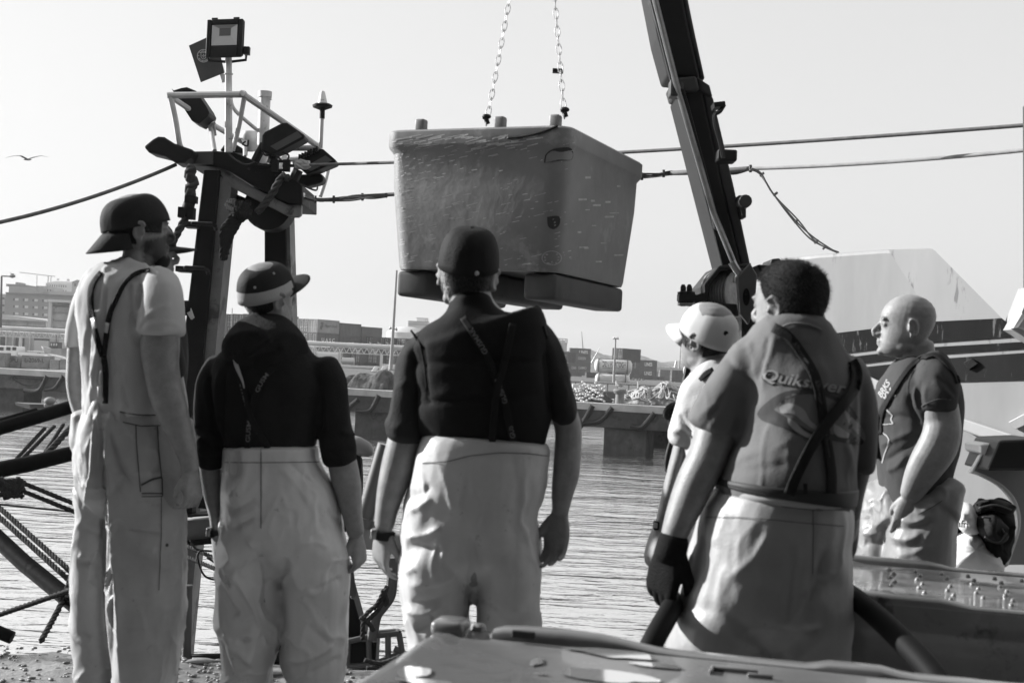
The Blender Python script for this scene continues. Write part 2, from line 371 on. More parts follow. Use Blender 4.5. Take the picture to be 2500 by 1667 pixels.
def container(px, py, D, v, label, L=6.06, yaw=None, texts=(), rods=.45):
    """a shipping container whose nearest top corner shows at (px, py); end with doors to the left of it, long side to the right"""
    key = L
    if key not in CPROT: CPROT[key] = [(nm, x.build(nm, None)) for nm, x in zip(('shell', 'frame', 'doors', 'lock_rods'), container_mesh(L))]; [COL.objects.unlink(o) for _, o in CPROT[key]]
    yaw = YAW if yaw is None else yaw
    c = P(px, py, D); rz = math.pi / 2 - yaw
    e = empty('shipping_container', (c[0], c[1], c[2] - 2.59), label, 'container', CG, rz)
    for nm, o in CPROT[key]:
        k = o.copy(); k.data = o.data; COL.objects.link(k); k.name = nm; k.parent = e
        q = rods if nm == 'lock_rods' else v * (.85 if nm == 'frame' else 1)
        q = q * .62 if nm != 'lock_rods' else q
        mm = mat('container_paint_%d' % round(q * 100), q, rough=.6, var=.3, vs_=.5, v2=q * .55, thr=.66, ts=.9)
        if not k.data.materials: k.data.materials.append(mm)
        k.material_slots[0].link = 'OBJECT'; k.material_slots[0].material = mm
    return e, c, rz
def ctext(e, c, rz, s, x, z, h, v, L=6.06, end=False, width=None):
    u = np.array([math.cos(rz), math.sin(rz), 0]); w = np.array([math.sin(rz), -math.cos(rz), 0])   # u along the side, w out of the side
    o = np.array([c[0], c[1], c[2] - 2.59])
    if end: r = np.array([w[0], w[1], 0]); lettering(s, o + r * (-2.44 + x) * 1 + np.array([0, 0, z]) - u * .05, r, (0, 0, 1), h, mat('letter_%d' % round(v * 100), v), e, width, .03, .02)
    else: lettering(s, o + u * x + np.array([0, 0, z]), u, (0, 0, 1), h, mat('letter_%d' % round(v * 100), v), e, width, .03, .02)
# the 36-degree block in the middle distance: door ends on the left, long sides running away to the right
def row(px, py, D, specs):
    pass
ORD = ('top', 'second', 'third', 'lowest')
e1 = np.array([math.cos(YAW), -math.sin(YAW)]); e2 = np.array([math.sin(YAW), math.cos(YAW)])
def shift(px, py, D, a, bb, dz):
    """pixel and distance of a corner moved a metres along the ends and bb metres along the sides"""
    p = P(px, py, D); p = p + np.array([e1[0] * a + e2[0] * bb, e1[1] * a + e2[1] * bb, dz]); d = (p - CAM) @ FW; q = PV([p])[0]; return q[0], q[1], d
def blk(px, py, D, a, bb, dz, v, label, **k):
    x, y, d = shift(px, py, D, a, bb, dz); return container(x, y, d, v, label, **k)
B0 = (776, 779, 252)
r = blk(*B0, 0, 0, 0, .42, 'pale container with a shipping line name, above the one lettered UASC'); ctext(*r, 'Hapag-Lloyd', 2.0, 1.0, .75, .08, width=3.4)
b = MB(); u = np.array([math.cos(r[2]), math.sin(r[2]), 0]); 
o = r[1] + u * .75 + np.array([0, 0, -2.59]); n_ = np.array([math.sin(r[2]), -math.cos(r[2]), 0]) * .04
b.prism([o + n_ + u * x + np.array([0, 0, z]) for x, z in ((0, .7), (.5, .7), (.5, 1.1), (.8, 1.1), (.8, 2.1), (.1, 2.1), (.1, 1.7), (.3, 1.5), (0, 1.3))], n_ * .3); b.build('emblem', mat('letter_8', .08), r[0])
r = blk(*B0, 0, 0, -2.6, .14, 'dark container lettered UASC under the pale one'); ctext(*r, 'U A S C', 1.3, .9, .75, .75, width=3.6)
blk(*B0, -2.5, 0, 0, .2, 'container of bare grey doors, upper one left of the pale lettered container', rods=.6); blk(*B0, -2.5, 0, -2.6, .11, 'dark container of bright lock rods, second down beside the one lettered UASC', rods=.6)
blk(*B0, -5.0, 0, 0, .26, 'grey container end just past the jaw of the hooded man, upper one'); blk(*B0, -5.0, 0, -2.6, .33, 'pale corrugated container just past the jaw of the hooded man, lower one')
r = blk(*B0, 0, 0, -5.3, .36, 'pale lettered container under the pipe bridge'); ctext(*r, 'Hapag-Lloyd', 2.0, 1.2, .7, .08, width=3.4)
blk(*B0, 0, 6.3, -.35, .12, 'dark container with a small white mark, right of the pale lettered one'); r = blk(*B0, 0, 6.3, -2.95, .10, 'dark container with a small white word, under the one with a white mark'); ctext(*r, 'UNIT', 2.4, 1.0, .5, .6, width=1.7)
blk(*B0, 0, 6.3, -5.6, .12, 'dark container under the pipe bridge, beside the pale lettered one')
blk(*B0, 0, 12.6, -.75, .11, 'dark container at the far end of the upper row'); blk(*B0, 0, 12.6, -3.4, .12, 'dark container at the far end of the second row'); r = blk(*B0, 0, 12.6, -6.0, .07, 'near black container with pale corner marks under the pipe bridge'); ctext(*r, '15', .6, .9, .6, .6)
for k, (px, py, v, lab) in enumerate(((884, 822, .09, 'black container end below the far row, left half'), (912, 822, .1, 'black container end below the far row, beside the tall lamp post'), (950, 824, .09, 'black container end below the far row, right of the tall lamp post'), (990, 826, .08, 'black container end beside the shoulder of the man in the black vest'))):
    container(px, py, 262, v, lab); container(*shift(px, py, 262, 0, 0, -2.6), v * .9, lab.replace('below the far row', 'under the pipe bridge').replace('black container end beside', 'lower black container end beside'))
C0 = (545, 765, 256)
for k, (a, v0, v1, l0, l1) in enumerate(((0, .34, .3, 'pale grey corrugated container beside the mast leg, upper one', 'pale grey corrugated container beside the mast leg, lower one'), )):
    container(*C0, v0, l0, yaw=R(8)); container(C0[0], C0[1] + 31, 256, v1, l1, yaw=R(8))
for x, v0, v1, l0, l1 in ((568, .15, .13, 'dark container right of the pale corrugated pair, upper one', 'dark container lettered in white right of the pale pair'), (597, .2, .16, 'grey door-end container left of the tilted cap, upper one', 'grey door-end container left of the tilted cap, lower one'), (622, .3, .26, 'light door-end container behind the tilted cap, upper one', 'light door-end container behind the tilted cap, lower one')):
    container(x, 767, 258, v0, l0, yaw=R(12), rods=.55); r = container(x, 798, 258, v1, l1, yaw=R(12), rods=.55)
    if x == 568: ctext(*r, 'EVG', -.1, 1.2, .5, .6, end=True)
container(545, 832, 256, .25, 'grey corrugated container under the pipe bridge beside the mast', yaw=R(8)); container(572, 833, 256, .12, 'dark container under the pipe bridge beside the mast', yaw=R(12))
# right-hand yard: long sides squarely towards us
def flat(px0, py, D, v, label, txt=None, h=.95, L=6.06, x=2.2, tv=.75, w=None):
    r = container(px0, py, D, v, label, L=L, yaw=R(86))
    if txt: ctext(*r, txt, x, 1.0, h, tv, width=w)
    return r
flat(1392, 849, 378, .10, 'dark container lettered LINES on top of the tall stack', 'LINES', 1.0, x=2.7, w=2.5)
flat(1392, 871, 378, .10, 'dark container second from the top of the tall stack', 'LINES', 1.0, x=2.7, w=2.5)
flat(1391, 893, 378, .10, 'dark container third from the top of the tall stack', 'LINES', 1.0, x=2.7, w=2.5)
flat(1390, 915, 378, .09, 'dark container at the foot of the tall stack')
for x, y, v, t, lab in ((1358, 857, .12, 'MSC', 'dark lettered container leaning out from behind the dark vest, upper one'), (1358, 885, .12, None, 'dark plain container behind the dark vest'), (1358, 912, .11, None, 'lowest dark container behind the dark vest'),
                        (1388, 860, .05, None, 'small black container end in front of the tall stack'), (1406, 862, .13, 'COSREFN', 'grey lettered container in front of the tall stack, upper one'), (1390, 885, .12, 'CAIMO', 'dark lettered container in the middle of the near stack, left'), (1407, 885, .13, 'CAIMO', 'dark lettered container in the middle of the near stack, right'), (1388, 910, .11, 'CAIMO', 'dark lettered container at the foot of the near stack')):
    r = container(x, y, 330, v, lab, L=3.4 if 'small' in lab or 'near stack' in lab or 'upper' in lab else 6.06, yaw=R(86))
    if t: ctext(*r, t, .6, 1.0, .7, .45, width=2.0)
flat(1432, 908, 300, .03, 'open black container frame left of the lower tank container', L=2.6)
container(1521, 850, 250, .07, 'dark container alone on top of the tank container', yaw=R(40))
flat(1541, 877, 366, .12, 'dark container with doors left of the lettered pair', L=2.5); flat(1552, 878, 365, .10, 'dark container lettered LINES, upper of the pair', 'LINES', 1.0, x=2.6, w=2.1); flat(1551, 900, 365, .10, 'dark container lettered LINES, lower of the pair', 'LINES', 1.0, x=2.6, w=2.1)
flat(1541, 899, 330, .09, 'dark container end against the lettered pair', L=1.9); flat(1538, 912, 300, .12, 'dark lettered container beside the lower tank', 'CAI CAI', .6, x=.5, w=2.6, L=3.4)
r = flat(1564, 917, 330, .09, 'low dark container with white lettering before the shed', 'CAPERY CAMOO', .5, x=1.2, w=2.6); ctext(*r, 'M M', 4.2, .7, 1.1, .55, width=1.5)
flat(1641, 903, 300, .12, 'dark plain container at the end of the shed', L=2.7); r = flat(1641, 922, 300, .11, 'dark container with one white figure at the end of the shed', L=2.7); ctext(*r, '1', .5, .6, 1.1, .6)
for x, y, v, lab in ((1436, 921, .12, 'grey container low behind the net floats, left of the lower tank'), (1486, 905, .10, 'dark container glimpsed behind the two tank containers'), (1612, 902, .2, 'pale container standing before the long shed, upper one'), (1612, 922, .13, 'dark container standing before the long shed, lower one'), (1690, 905, .12, 'dark container behind the white cap, upper one'), (1690, 925, .1, 'dark container behind the white cap, lower one')): flat(x, y, 340, v, lab)
for x, y, v, lab in ((700, 770, .14, 'dark container behind the tilted cap, upper one right of it'), (700, 801, .12, 'dark container behind the tilted cap, lower one right of it'), (655, 768, .16, 'grey container hidden mostly by the tilted cap, upper one'), (655, 799, .13, 'grey container hidden mostly by the tilted cap, lower one')): container(x, y, 262, v, lab, yaw=R(14))
for x, y, v, lab in ((838, 850, .13, 'dark container on the ground under the pipe bridge, left of the bridge post'), (880, 852, .11, 'dark container on the ground under the pipe bridge, beside the bridge post'), (922, 854, .14, 'dark container on the ground under the pipe bridge, left of the tall mast'), (966, 856, .1, 'dark container on the ground under the pipe bridge, right of the tall mast')): container(x, y, 246, v, lab)
# tank containers
def tank(px0, px1, py0, py1, D, txt, label, v=.62):
    c, s = front(px0, px1, py0, py1, D, 2.4); e = empty('tank_container', (c[0], c[1], c[2] - s[2] / 2), label, 'tank container', 'tank containers in the yard')
    b = MB(); r = s[2] * .46; L = s[0]
    b.lathe(c - (L / 2, 0, 0), [(.02, 0), (r * .55, .06), (r * .9, .3), (r, .65), (r, L - .65), (r * .9, L - .3), (r * .55, L - .06), (.02, L)], 28, (1, 0, 0)); b.build('vessel', mat('tank_white', v, rough=.4, var=.2, vs_=.8, v2=.3, thr=.66, ts=.8), e, smooth='auto')
    b = MB(); x0, x1 = c[0] - L * .4, c[0] + L * .36
    for x in (x0, x1):
        for y in (-1.15, 1.15): b.box((x, c[1] + y, c[2]), (.16, .14, s[2]))
        for z in (-1, 1): b.box((x, c[1], c[2] + z * (s[2] / 2 - .08)), (.15, 2.16, .15))
    for y in (-1.15, 1.15):
        b.box(((x0 + x1) / 2, c[1] + y, c[2] - s[2] / 2 + .08), (x1 - x0 - .16, .13, .15)); b.box(((x0 + x1) / 2, c[1] + y, c[2] + s[2] / 2 - .08), (x1 - x0 - .16, .13, .12))
    b.build('frame', mat('tank_frame', .07, rough=.6), e)
    if txt:
        V, F = text_mesh(txt, .02); V = V / V[:, 1].max(); w = L * .62 / V[:, 0].max(); ph = (V[:, 1] - .2) * .95 / r
        q = np.stack([c[0] - L * .30 + V[:, 0] * w, c[1] - (r + .02) * np.cos(ph), c[2] + (r + .02) * np.sin(ph)], 1); link('lettering', q, F, mat('letter_3', .03), e, False)
        b = MB(); b.box((c[0], c[1] - r - .015, c[2] - .36), (L * .6, .02, .07)); b.build('underline', mat('letter_3', .03), e)
    return e
tank(1453, 1546, 876, 911, 222, 'DEN HARTOGH', 'white tank container lettered DEN HARTOGH')
tank(1454, 1540, 912, 944, 226, None, 'plain white tank container under the lettered one', .5)
tank(1671, 1722, 890, 923, 228, 'H O Y E R', 'white tank container beside the white cap, lettered HO')
# shed, storage tank, masts, lamps, pipe bridge
e = empty('storage_shed', front(1600, 1700, 907, 940, 330, 20)[0], 'long grey shed with a pale ribbed roof behind the containers', 'shed')
b = MB(); fbox(b, 1600, 1700, 910, 945, 380, 2); b.build('wall', mat('shed_wall', .3, rough=.8, var=.2, vs_=.2), e)
b = MB(); c, s = front(1598, 1702, 897, 909.5, 379, 3)
for k in range(26): b.box((c[0] - s[0] / 2 + (k + .5) * s[0] / 26, c[1], c[2] + .06 * (k % 2)), (s[0] / 26 - .03, s[1], s[2]))
b.build('roof', mat('shed_roof', .5, rough=.6), e)
e = empty('storage_tank', front(1340, 1388, 835, 900, 460, 9)[0], 'pale round storage tank with a railed top behind the dark vest', 'tank')
c, s = front(1330, 1388, 836, 905, 460, 9); b = MB(); b.lathe(c - (0, -6, s[2] / 2), [(.1, 0), (s[0] / 2, 0), (s[0] / 2, s[2]), (s[0] * .35, s[2] + .9), (.1, s[2] + 1.4)], 36); b.build('shell', mat('tank_pale', .42, rough=.6, var=.2, vs_=.2), e, smooth='auto')
b = MB(); top = c - (0, -6, s[2] / 2) + (0, 0, s[2])
for h in (.9, 1.6): b.tube([top + (s[0] / 2 * math.cos(t), s[0] / 2 * math.sin(t), h) for t in np.linspace(0, 6.283, 41)], .09, 5)
for t in np.linspace(0, 6.283, 20, endpoint=False): b.tube([top + (s[0] / 2 * math.cos(t), s[0] / 2 * math.sin(t), z) for z in (0, 1.6)], .09, 5)
b.build('railing', mat('rail_grey', .25), e)
def post(px0, py0, px1, py1, D, r0, r1, name, label, cat, arms=(), v=.3):
    e = empty(name, P(px1, py1, D), label, cat); b = MB(); b.tube([P(px1, py1, D), P(px0, py0, D)], [r0, r1], 10); b.build('pole', mat('galvanised_%d' % (v * 100), v, rough=.45, metal=.3, var=.2, vs_=2), e, smooth='auto')
    for dx, dy in arms:
        b = MB(); a = P(px0, py0, D); q = P(px0 + dx * .55, py0 + dy, D); b.tube([a, q], r1 * .8, 8); t = P(px0 + dx, py0 + dy - .4, D); b.tube([q, q * .5 + t * .5, t], [r1 * .9, r1 * 2.2, r1 * 1.2], 10); b.build('lamp_head', mat('lamp_grey', .2, rough=.4), e, smooth='auto')
    return e
post(1503, 827, 1498, 933, 120, .13, .07, 'street_lamp', 'twin-armed lamp post standing in front of the tank container', 'street lamp', ((-6.5, -1.5), (7, -1)))
post(968.5, 660, 954, 902, 122, .17, .10, 'lighting_mast', 'tall thin pale lighting mast rising behind the hanging tub', 'lighting mast')
post(961, 803, 951, 905, 130, .14, .09, 'street_lamp', 'shorter lamp post with two arms close beside the tall mast', 'street lamp', ((-11, -2), (9, 1)))
post(4, 674, 1, 800, 120, .14, .08, 'street_lamp', 'lamp post with a gull on its single arm at the left edge', 'street lamp', ((33, 0.5),), .12)
post(1662, 845, 1658, 900, 260, .16, .1, 'lighting_mast', 'thin pale mast behind the white cap', 'lighting mast', ((2, 0),), .35)
post(1420, 809, 1423, 850, 500, .25, .12, 'radio_mast', 'thin mast rising behind the tall stack lettered LINES', 'mast'); post(1464, 850, 1444, 886, 520, .3, .15, 'crane_jib', 'thin leaning crane jib behind the tank container', 'crane')
post(1651, 881, 1648, 897, 300, .3, .2, 'radio_mast', 'stubby pale mast on the shed roof', 'mast', v=.5)
post(567, 752, 564, 830, 200, .09, .06, 'flagpole', 'thin pale pole in front of the left-hand containers', 'pole')
# pipe bridge: pipe over a zigzag truss on posts
e = empty('pipe_bridge', P(500, 860, 200), 'long pale pipe bridge with a zigzag truss crossing in front of the containers', 'pipe bridge')
b = MB(); A, Bp = P(-60, 798, 200), P(1130, 856, 200); n = 84; mp_ = mat('pipe_pale', .62, rough=.5, var=.15, vs_=.3)
A[2] = Bp[2] = (A[2] + Bp[2]) / 2 + .05; A[1] = Bp[1] = 200
b.tube([A, Bp], .30, 12); b.tube([A + (0, .8, .1), Bp + (0, .8, .1)], .22, 10); b.build('pipe', mp_, e, smooth='auto')
b = MB(); lo = A - (0, 0, 1.25); hi = A - (0, 0, .4); dx = (Bp[0] - A[0]) / n
b.box(((A[0] + Bp[0]) / 2, 200, lo[2]), (Bp[0] - A[0], .2, .12)); b.box(((A[0] + Bp[0]) / 2, 200, hi[2]), (Bp[0] - A[0], .2, .12))
for i in range(n):
    x = A[0] + i * dx; b.tube([(x, 200, lo[2]), (x + dx / 2, 200, hi[2])], .06, 5); b.tube([(x + dx / 2, 200, hi[2]), (x + dx, 200, lo[2])], .06, 5)
b.build('truss', mp_, e)
for px in (50, 933, 420, 640): 
    p = P(px, 840, 200); b = MB(); b.box((p[0], 200, (lo[2] + FZ) / 2 - .03), (.4, .4, lo[2] - FZ - .07)); b.build('support_post', mp_, e)
# town on the left
mw = mat('window_dark', .05, rough=.2); mb1 = mat('block_grey', .23, rough=.9, var=.15, vs_=.1); mb2 = mat('block_white', .55, rough=.8, var=.12, vs_=.1)
def wins(e, D, rows, m=mw, t=.3):
    for (x0, x1, y0, y1) in rows:
        b = MB(); fbox(b, x0, x1, y0, y1, D - .12, t); b.build('window', m, e)
def gridw(x0, x1, nx, w, y0, ny, dy, h, sl=.045): return [(x0 + (x1 - x0) * i / max(1, nx - 1), x0 + (x1 - x0) * i / max(1, nx - 1) + w, y0 + j * dy + sl * (x1 - x0) * i / max(1, nx - 1), y0 + j * dy + h + sl * (x1 - x0) * i / max(1, nx - 1)) for i in range(nx) for j in range(ny)]
e = empty('apartment_block', P(100, 770, 420), 'wide grey apartment block with rows of pale shuttered windows', 'building')
b = MB(); fbox(b, 14, 215, 721, 810, 420, 25); b.build('wall', mb1, e); b = MB(); fbox(b, 13, 216, 718, 720.8, 419, 27); b.build('roof', mat('roof_dark', .1), e)
wp = mat('shutter_pale', .55)
wins(e, 420, gridw(32, 150, 6, 4, 728, 3, 17.2, 6)); wins(e, 419.9, [(a + 5, a + 13, y0, y1) for (a, b_, y0, y1) in gridw(32, 150, 6, 4, 728, 3, 17.2, 6)], wp)
e = empty('apartment_block', P(6, 770, 425), 'narrow grey block with balconies at the left edge of the town', 'building'); b = MB(); fbox(b, -60, 13.5, 716, 805, 424, 20); b.build('wall', mat('block_light', .36, rough=.9), e); wins(e, 424, gridw(2, 2, 1, 9, 726, 4, 17, 5))
e = empty('apartment_block', P(50, 700, 520), 'flat grey block with a stair tower on its roof', 'building'); b = MB(); fbox(b, 22, 88, 700, 745, 520, 20); b.build('wall', mb1, e); b = MB(); fbox(b, 15, 62, 694, 699.8, 522, 20); b.build('roof', mat('roof_dark', .1), e); b = MB(); fbox(b, 38, 45, 689, 693.6, 524, 8); b.build('stair_tower', mb1, e)
e = empty('town_house', P(150, 690, 560), 'white town house row under a dark hipped roof on the skyline', 'building'); b = MB(); fbox(b, 112, 178, 693, 730, 560, 25); b.build('wall', mb2, e)
b = MB(); c, s = front(112, 178, 684, 692.8, 560, 25); b.hexa([c + (x * s[0] / 2, y * s[1] / 2, -s[2] / 2) for x, y in ((-1.04, -1), (1.04, -1), (1.04, 1), (-1.04, 1))] + [c + (x * s[0] / 2, y * 3, s[2] / 2) for x, y in ((-.85, -1), (.85, -1), (.85, 1), (-.85, 1))]); b.build('roof', mat('roof_mid', .17), e)
wins(e, 560, gridw(116, 160, 9, 1.6, 694.5, 2, 12, 5)); b = MB(); fbox(b, 139, 141, 680, 684, 556, 2); fbox(b, 163, 166, 681, 686, 556, 2); b.build('chimney', mb2, e)
e = empty('town_house', P(185, 690, 540), 'grey gabled house right of the white row on the skyline', 'building'); b = MB(); fbox(b, 176, 205, 690, 740, 540, 18); b.build('wall', mat('block_mid', .3), e); b = MB(); c, s = front(174, 210, 683, 689.8, 539, 20); b.prism([c + (-s[0] / 2, -s[1] / 2, -s[2] / 2), c + (s[0] / 2, -s[1] / 2, -s[2] / 2), c + (-s[0] * .1, -s[1] / 2, s[2] / 2)], (0, s[1], 0)); b.build('roof', mat('roof_mid', .17), e); wins(e, 540, [(181, 186, 692, 699), (190, 193, 695, 700)])
e = empty('town_house', P(95, 700, 540), 'small pale block with a terrace below the white row', 'building'); b = MB(); fbox(b, 88, 118, 698, 742, 536, 18); fbox(b, 118.2, 206, 712, 745, 530, 12); b.build('wall', mat('block_mid', .3), e); wins(e, 530, gridw(108, 122, 3, 2.4, 706, 1, 8, 4))
e = empty('warehouse', P(50, 800, 300), 'low pale warehouse with a ribbed wall and shallow roof', 'warehouse'); b = MB(); fbox(b, -60, 113, 781, 800, 300, 25); b.build('wall', mat('wall_stained', .4, rough=.9, var=.35, vs_=.25, v2=.22, thr=.6, ts=.3), e)
b = MB(); c, s = front(-60, 114, 769, 780.8, 299, 26); b.prism([c + (-s[0] / 2, -s[1] / 2, -s[2] / 2), c + (s[0] / 2, -s[1] / 2, -s[2] / 2), c + (s[0] / 2, -s[1] / 2, -s[2] * .2), c + (-s[0] * .1, -s[1] / 2, s[2] / 2), c + (-s[0] / 2, -s[1] / 2, s[2] * .45)], (0, s[1], 0)); b.build('roof', mat('roof_pale', .5, rough=.7, var=.2, vs_=.2), e)
b = MB(); [fbox(b, -60, 112, y, y + .9, 299.7, .2) for y in (786, 793)]; [fbox(b, x, x + 2.2, 781, 800, 299.6, .25) for x in (17, 64, 109)]; b.build('rail', mat('rail_grey', .25), e)
e = empty('warehouse', P(150, 790, 290), 'tall pale warehouse end with concrete frames and ribbed shutters', 'warehouse'); b = MB(); fbox(b, 120, 215, 741, 806, 291, 25); b.build('wall', mat('wall_stained', .4), e)
b = MB(); [fbox(b, x, x + 8, 738, 804, 290, 1) for x in (119, 170)]; fbox(b, 117, 216, 733, 739, 289, 27); b.build('frame', mat('frame_pale', .55), e)
b = MB(); fbox(b, 129, 168.5, 744.5, 749, 290.6, .5); fbox(b, 179, 216, 743, 748, 290.6, .5); b.build('window_strip', mw, e); b = MB(); [fbox(b, 128.5, 169, y, y + 1, 290.6, .5) for y in (762, 782, 800)]; b.build('ledge', mat('roof_mid', .17), e)
e = empty('quayside_building', P(80, 840, 215), 'long pale quayside building with doors under the pipe bridge', 'building'); b = MB(); fbox(b, -60, 205, 812, 872, 215, 15); b.build('wall', mat('wall_stained', .4), e)
for x0, x1, y0, y1, m, nm in ((1, 13, 822, 843, mw, 'window'), (38, 59, 825, 850, mw, 'window'), (84, 119, 828, 868, mat('door_pale', .55), 'door'), (143, 170, 831, 866, mat('door_pale', .55), 'door'), (83, 120, 826.5, 831, mw, 'door_head')):
    b = MB(); fbox(b, x0, x1, y0, y1, 214.8, .3); b.build(nm, m, e)
b = MB(); [fbox(b, x, x + 2.5, 812, 870, 214.6, .5) for x in (14, 31, 72, 137)]; b.build('pilaster', mat('frame_pale', .55), e)
e = empty('terminal_building', P(990, 790, 700), 'pale flat-topped terminal building beyond the containers', 'building'); b = MB(); fbox(b, 997, 1045, 785, 830, 700, 20); fbox(b, 1018, 1042, 776.5, 785, 705, 15); b.build('wall', mat('block_white', .55), e); b = MB(); [fbox(b, x0, x1, y, y + 1.2, 699, 1) for x0, x1, y in ((996, 1048, 784), (996, 1046, 791), (1016, 1046, 776))]; b.build('ledge', mb1, e)
e = empty('domed_hall', P(980, 800, 620), 'low domed hall roof in front of the terminal building', 'building'); c, s = front(935, 1035, 794, 830, 620, 20); b = MB(); b.lathe(c - (0, -10, s[2] / 2), [(.2, s[2]), (s[0] * .18, s[2] * .97), (s[0] * .36, s[2] * .8), (s[0] / 2, s[2] * .55), (s[0] / 2, 0), (.2, 0)][::-1], 30); b.build('roof', mat('roof_pale', .5), e, smooth='auto')
# cranes on the skyline
for x0, y0, x1, y1, lab in ((48, 665, 195, 682, 'pale tower crane jib, faint above the town'),):
    e = empty('tower_crane', P(90, 690, 800), lab, 'crane'); b = MB(); b.tube([P(x0, y0, 800), P(x1 - 60, y1 - 7, 800)], .25, 5); b.tube([P(90, 672, 800), P(90, 700, 800)], .3, 5); b.tube([P(118, 673, 800), P(117, 692, 800)], .4, 5); b.tube([P(125, 674, 800), P(124, 690, 800)], .3, 5); b.build('jib', mat('block_mid', .3), e)
# van, trailer, small boat ashore and graffiti blocks on the pier side
e = empty('parked_van', P(20, 868, 112), 'white double-cab van parked before the quayside building', 'van')
c, s = front(-28, 43, 844, 868, 112, 1.9); b = MB(); b.box(c, s, None, .12); b.build('body', mat('van_white', .7, rough=.3), e, smooth='auto'); b = MB(); fbox(b, 44, 108, 861, 868, 111.6, 1.9); fbox(b, 66, 108, 857, 859, 111.6, 1.9); b.build('load_bed', mat('van_white', .7), e)
for x0, x1 in ((-14, 8), (15, 25), (30, 39)): b = MB(); fbox(b, x0, x1, 847, 855, 111.9, .15, bev=.04); b.build('window', mw, e)
for x in (0, 38, 95): p = P(x, 871, 112.3); b = MB(); b.lathe(p, [(.05, -.1), (.36, -.1), (.36, .12), (.05, .12)], 18, (0, 1, 0)); b.build('wheel', md, e)
e = empty('wooden_boat', P(130, 880, 108), 'small wooden boat with a wheelhouse laid up ashore', 'boat')
def hullpts(x0, x1, D, prof):
    b = MB(); rr = []
    for t, top, bot, hw in prof:
        x = x0 + (x1 - x0) * t; a, c = P(x, top, D), P(x, bot, D); rr.append(np.array([a + (0, -hw, 0), a * .4 + c * .6 + (0, -hw * .8, 0), c, a * .4 + c * .6 + (0, hw * .8, 0), a + (0, hw, 0)]))
    b.rings(rr); return b
hullpts(101, 180, 108, ((0, 844, 848, .05), (.12, 847, 862, .5), (.4, 851, 874, .9), (.75, 851, 876, 1), (1, 848, 874, .8))).build('hull', mat('boat_grey', .28, rough=.7, var=.3, vs_=1), e)
b = MB(); fbox(b, 122, 142, 835, 850, 107.8, 1.0); b.build('wheelhouse', mat('boat_dark', .1), e); b = MB(); [fbox(b, x, x + 3, 838, 844, 107.7, .1) for x in (124, 130, 136)]; b.build('window', mat('shutter_pale', .55), e); b = MB(); b.tube([P(137, 818, 108), P(137, 836, 108)], .05, 6); b.build('mast', mat('boat_dark', .1), e)
e = empty('wooden_boat', P(135, 885, 104), 'upturned pale boat hull lying in front of the wooden boat', 'boat'); hullpts(108, 172, 104, ((0, 866, 870, .1), (.2, 864, 874, .5), (.5, 868, 882, .8), (1, 877, 886, .6))).build('hull', mat('boat_pale', .5, rough=.7, var=.2, vs_=2), e)
mg = mat('block_concrete', .24, rough=.9, var=.4, vs_=1.5, bump=.5, bs=8)
for x0, x1, y0, y1, D, txt, lab in ((-40, 13, 860, 898, 98.5, None, 'dark concrete block at the left end of the block row'), (14, 52, 868, 899, 99.5, 'CPU', 'concrete block with dark scrawl beside the one marked L-2069-L'), (53, 121, 868, 900, 99, 'L-2069-L', 'long concrete block marked L-2069-L'), (121.5, 145, 878, 902, 98.5, None, 'plain concrete block right of the marked one'), (146, 185, 877, 903, 98.5, None, 'plain dark block nearest the man in pale overalls')):
    e = empty('concrete_block', P((x0 + x1) / 2, y1, D), lab, 'concrete block', 'concrete blocks along the pier'); b = MB(); c, s = fbox(b, x0, x1, y0, y1, D, 1.2, bev=.05); b.build('block', mg, e)
    if txt: lettering(txt, (c[0] - s[0] * .38, c[1] - .6, c[2] - .02), (1, 0, 0), (0, 0, 1), .32, mat('letter_3', .03), e, s[0] * .7, .02)
# nets, floats, bollard, gulls on the pier
def rope_coil(b, pts, r, seed, n=6):
    b.tube(spline(pts, n), r, 7)
def floats():
    rnd = random.Random(3); t0, t1 = pier_t(1402, 3), pier_t(1514, 3)
    e = empty('float_line_heap', Q((t0 + t1) / 2, 3), 'heap of pale floats strung on lines beside the bollard', 'fishing floats')
    base = MB(); V = []; n = 30
    for j in range(12):
        for i in range(n):
            u = i / (n - 1); h = 1.0 * math.sin(math.pi * min(1, max(0, u * 1.15 - .02)) ** .8) * math.sin(math.pi * j / 11); V.append(Q(t0 + (t1 - t0) * u, 1.6 + 3 * j / 11, FZ + max(0, h * .9)))
    base.add(V, [(j * n + i, j * n + i + 1, (j + 1) * n + i + 1, (j + 1) * n + i) for j in range(11) for i in range(n - 1)]); base.build('net', mat('net_dark', .06, rough=1, var=.5, vs_=3, bump=1, bs=12), e, smooth=True)
    b = MB()
    for k in range(9):
        z = FZ + .12 + k * .115; L0_, L1_ = t0 + .1 + k * .09, t1 - .15 - k * .05 - rnd.random() * .4; m = int((L1_ - L0_) / .17)
        for i in range(m):
            u = i / m; b.ell(Q(L0_ + (L1_ - L0_) * u, 1.45 + k * .13 + .08 * math.sin(u * 9 + k), z + .11 * math.sin(u * 11 + k * 1.7) + .05 * math.sin(u * 23 + k)), (.10, .085, .075), PR, 7)
    b.build('floats', mat('float_pale', .55, rough=.7, var=.35, vs_=3), e, smooth=True)
floats()
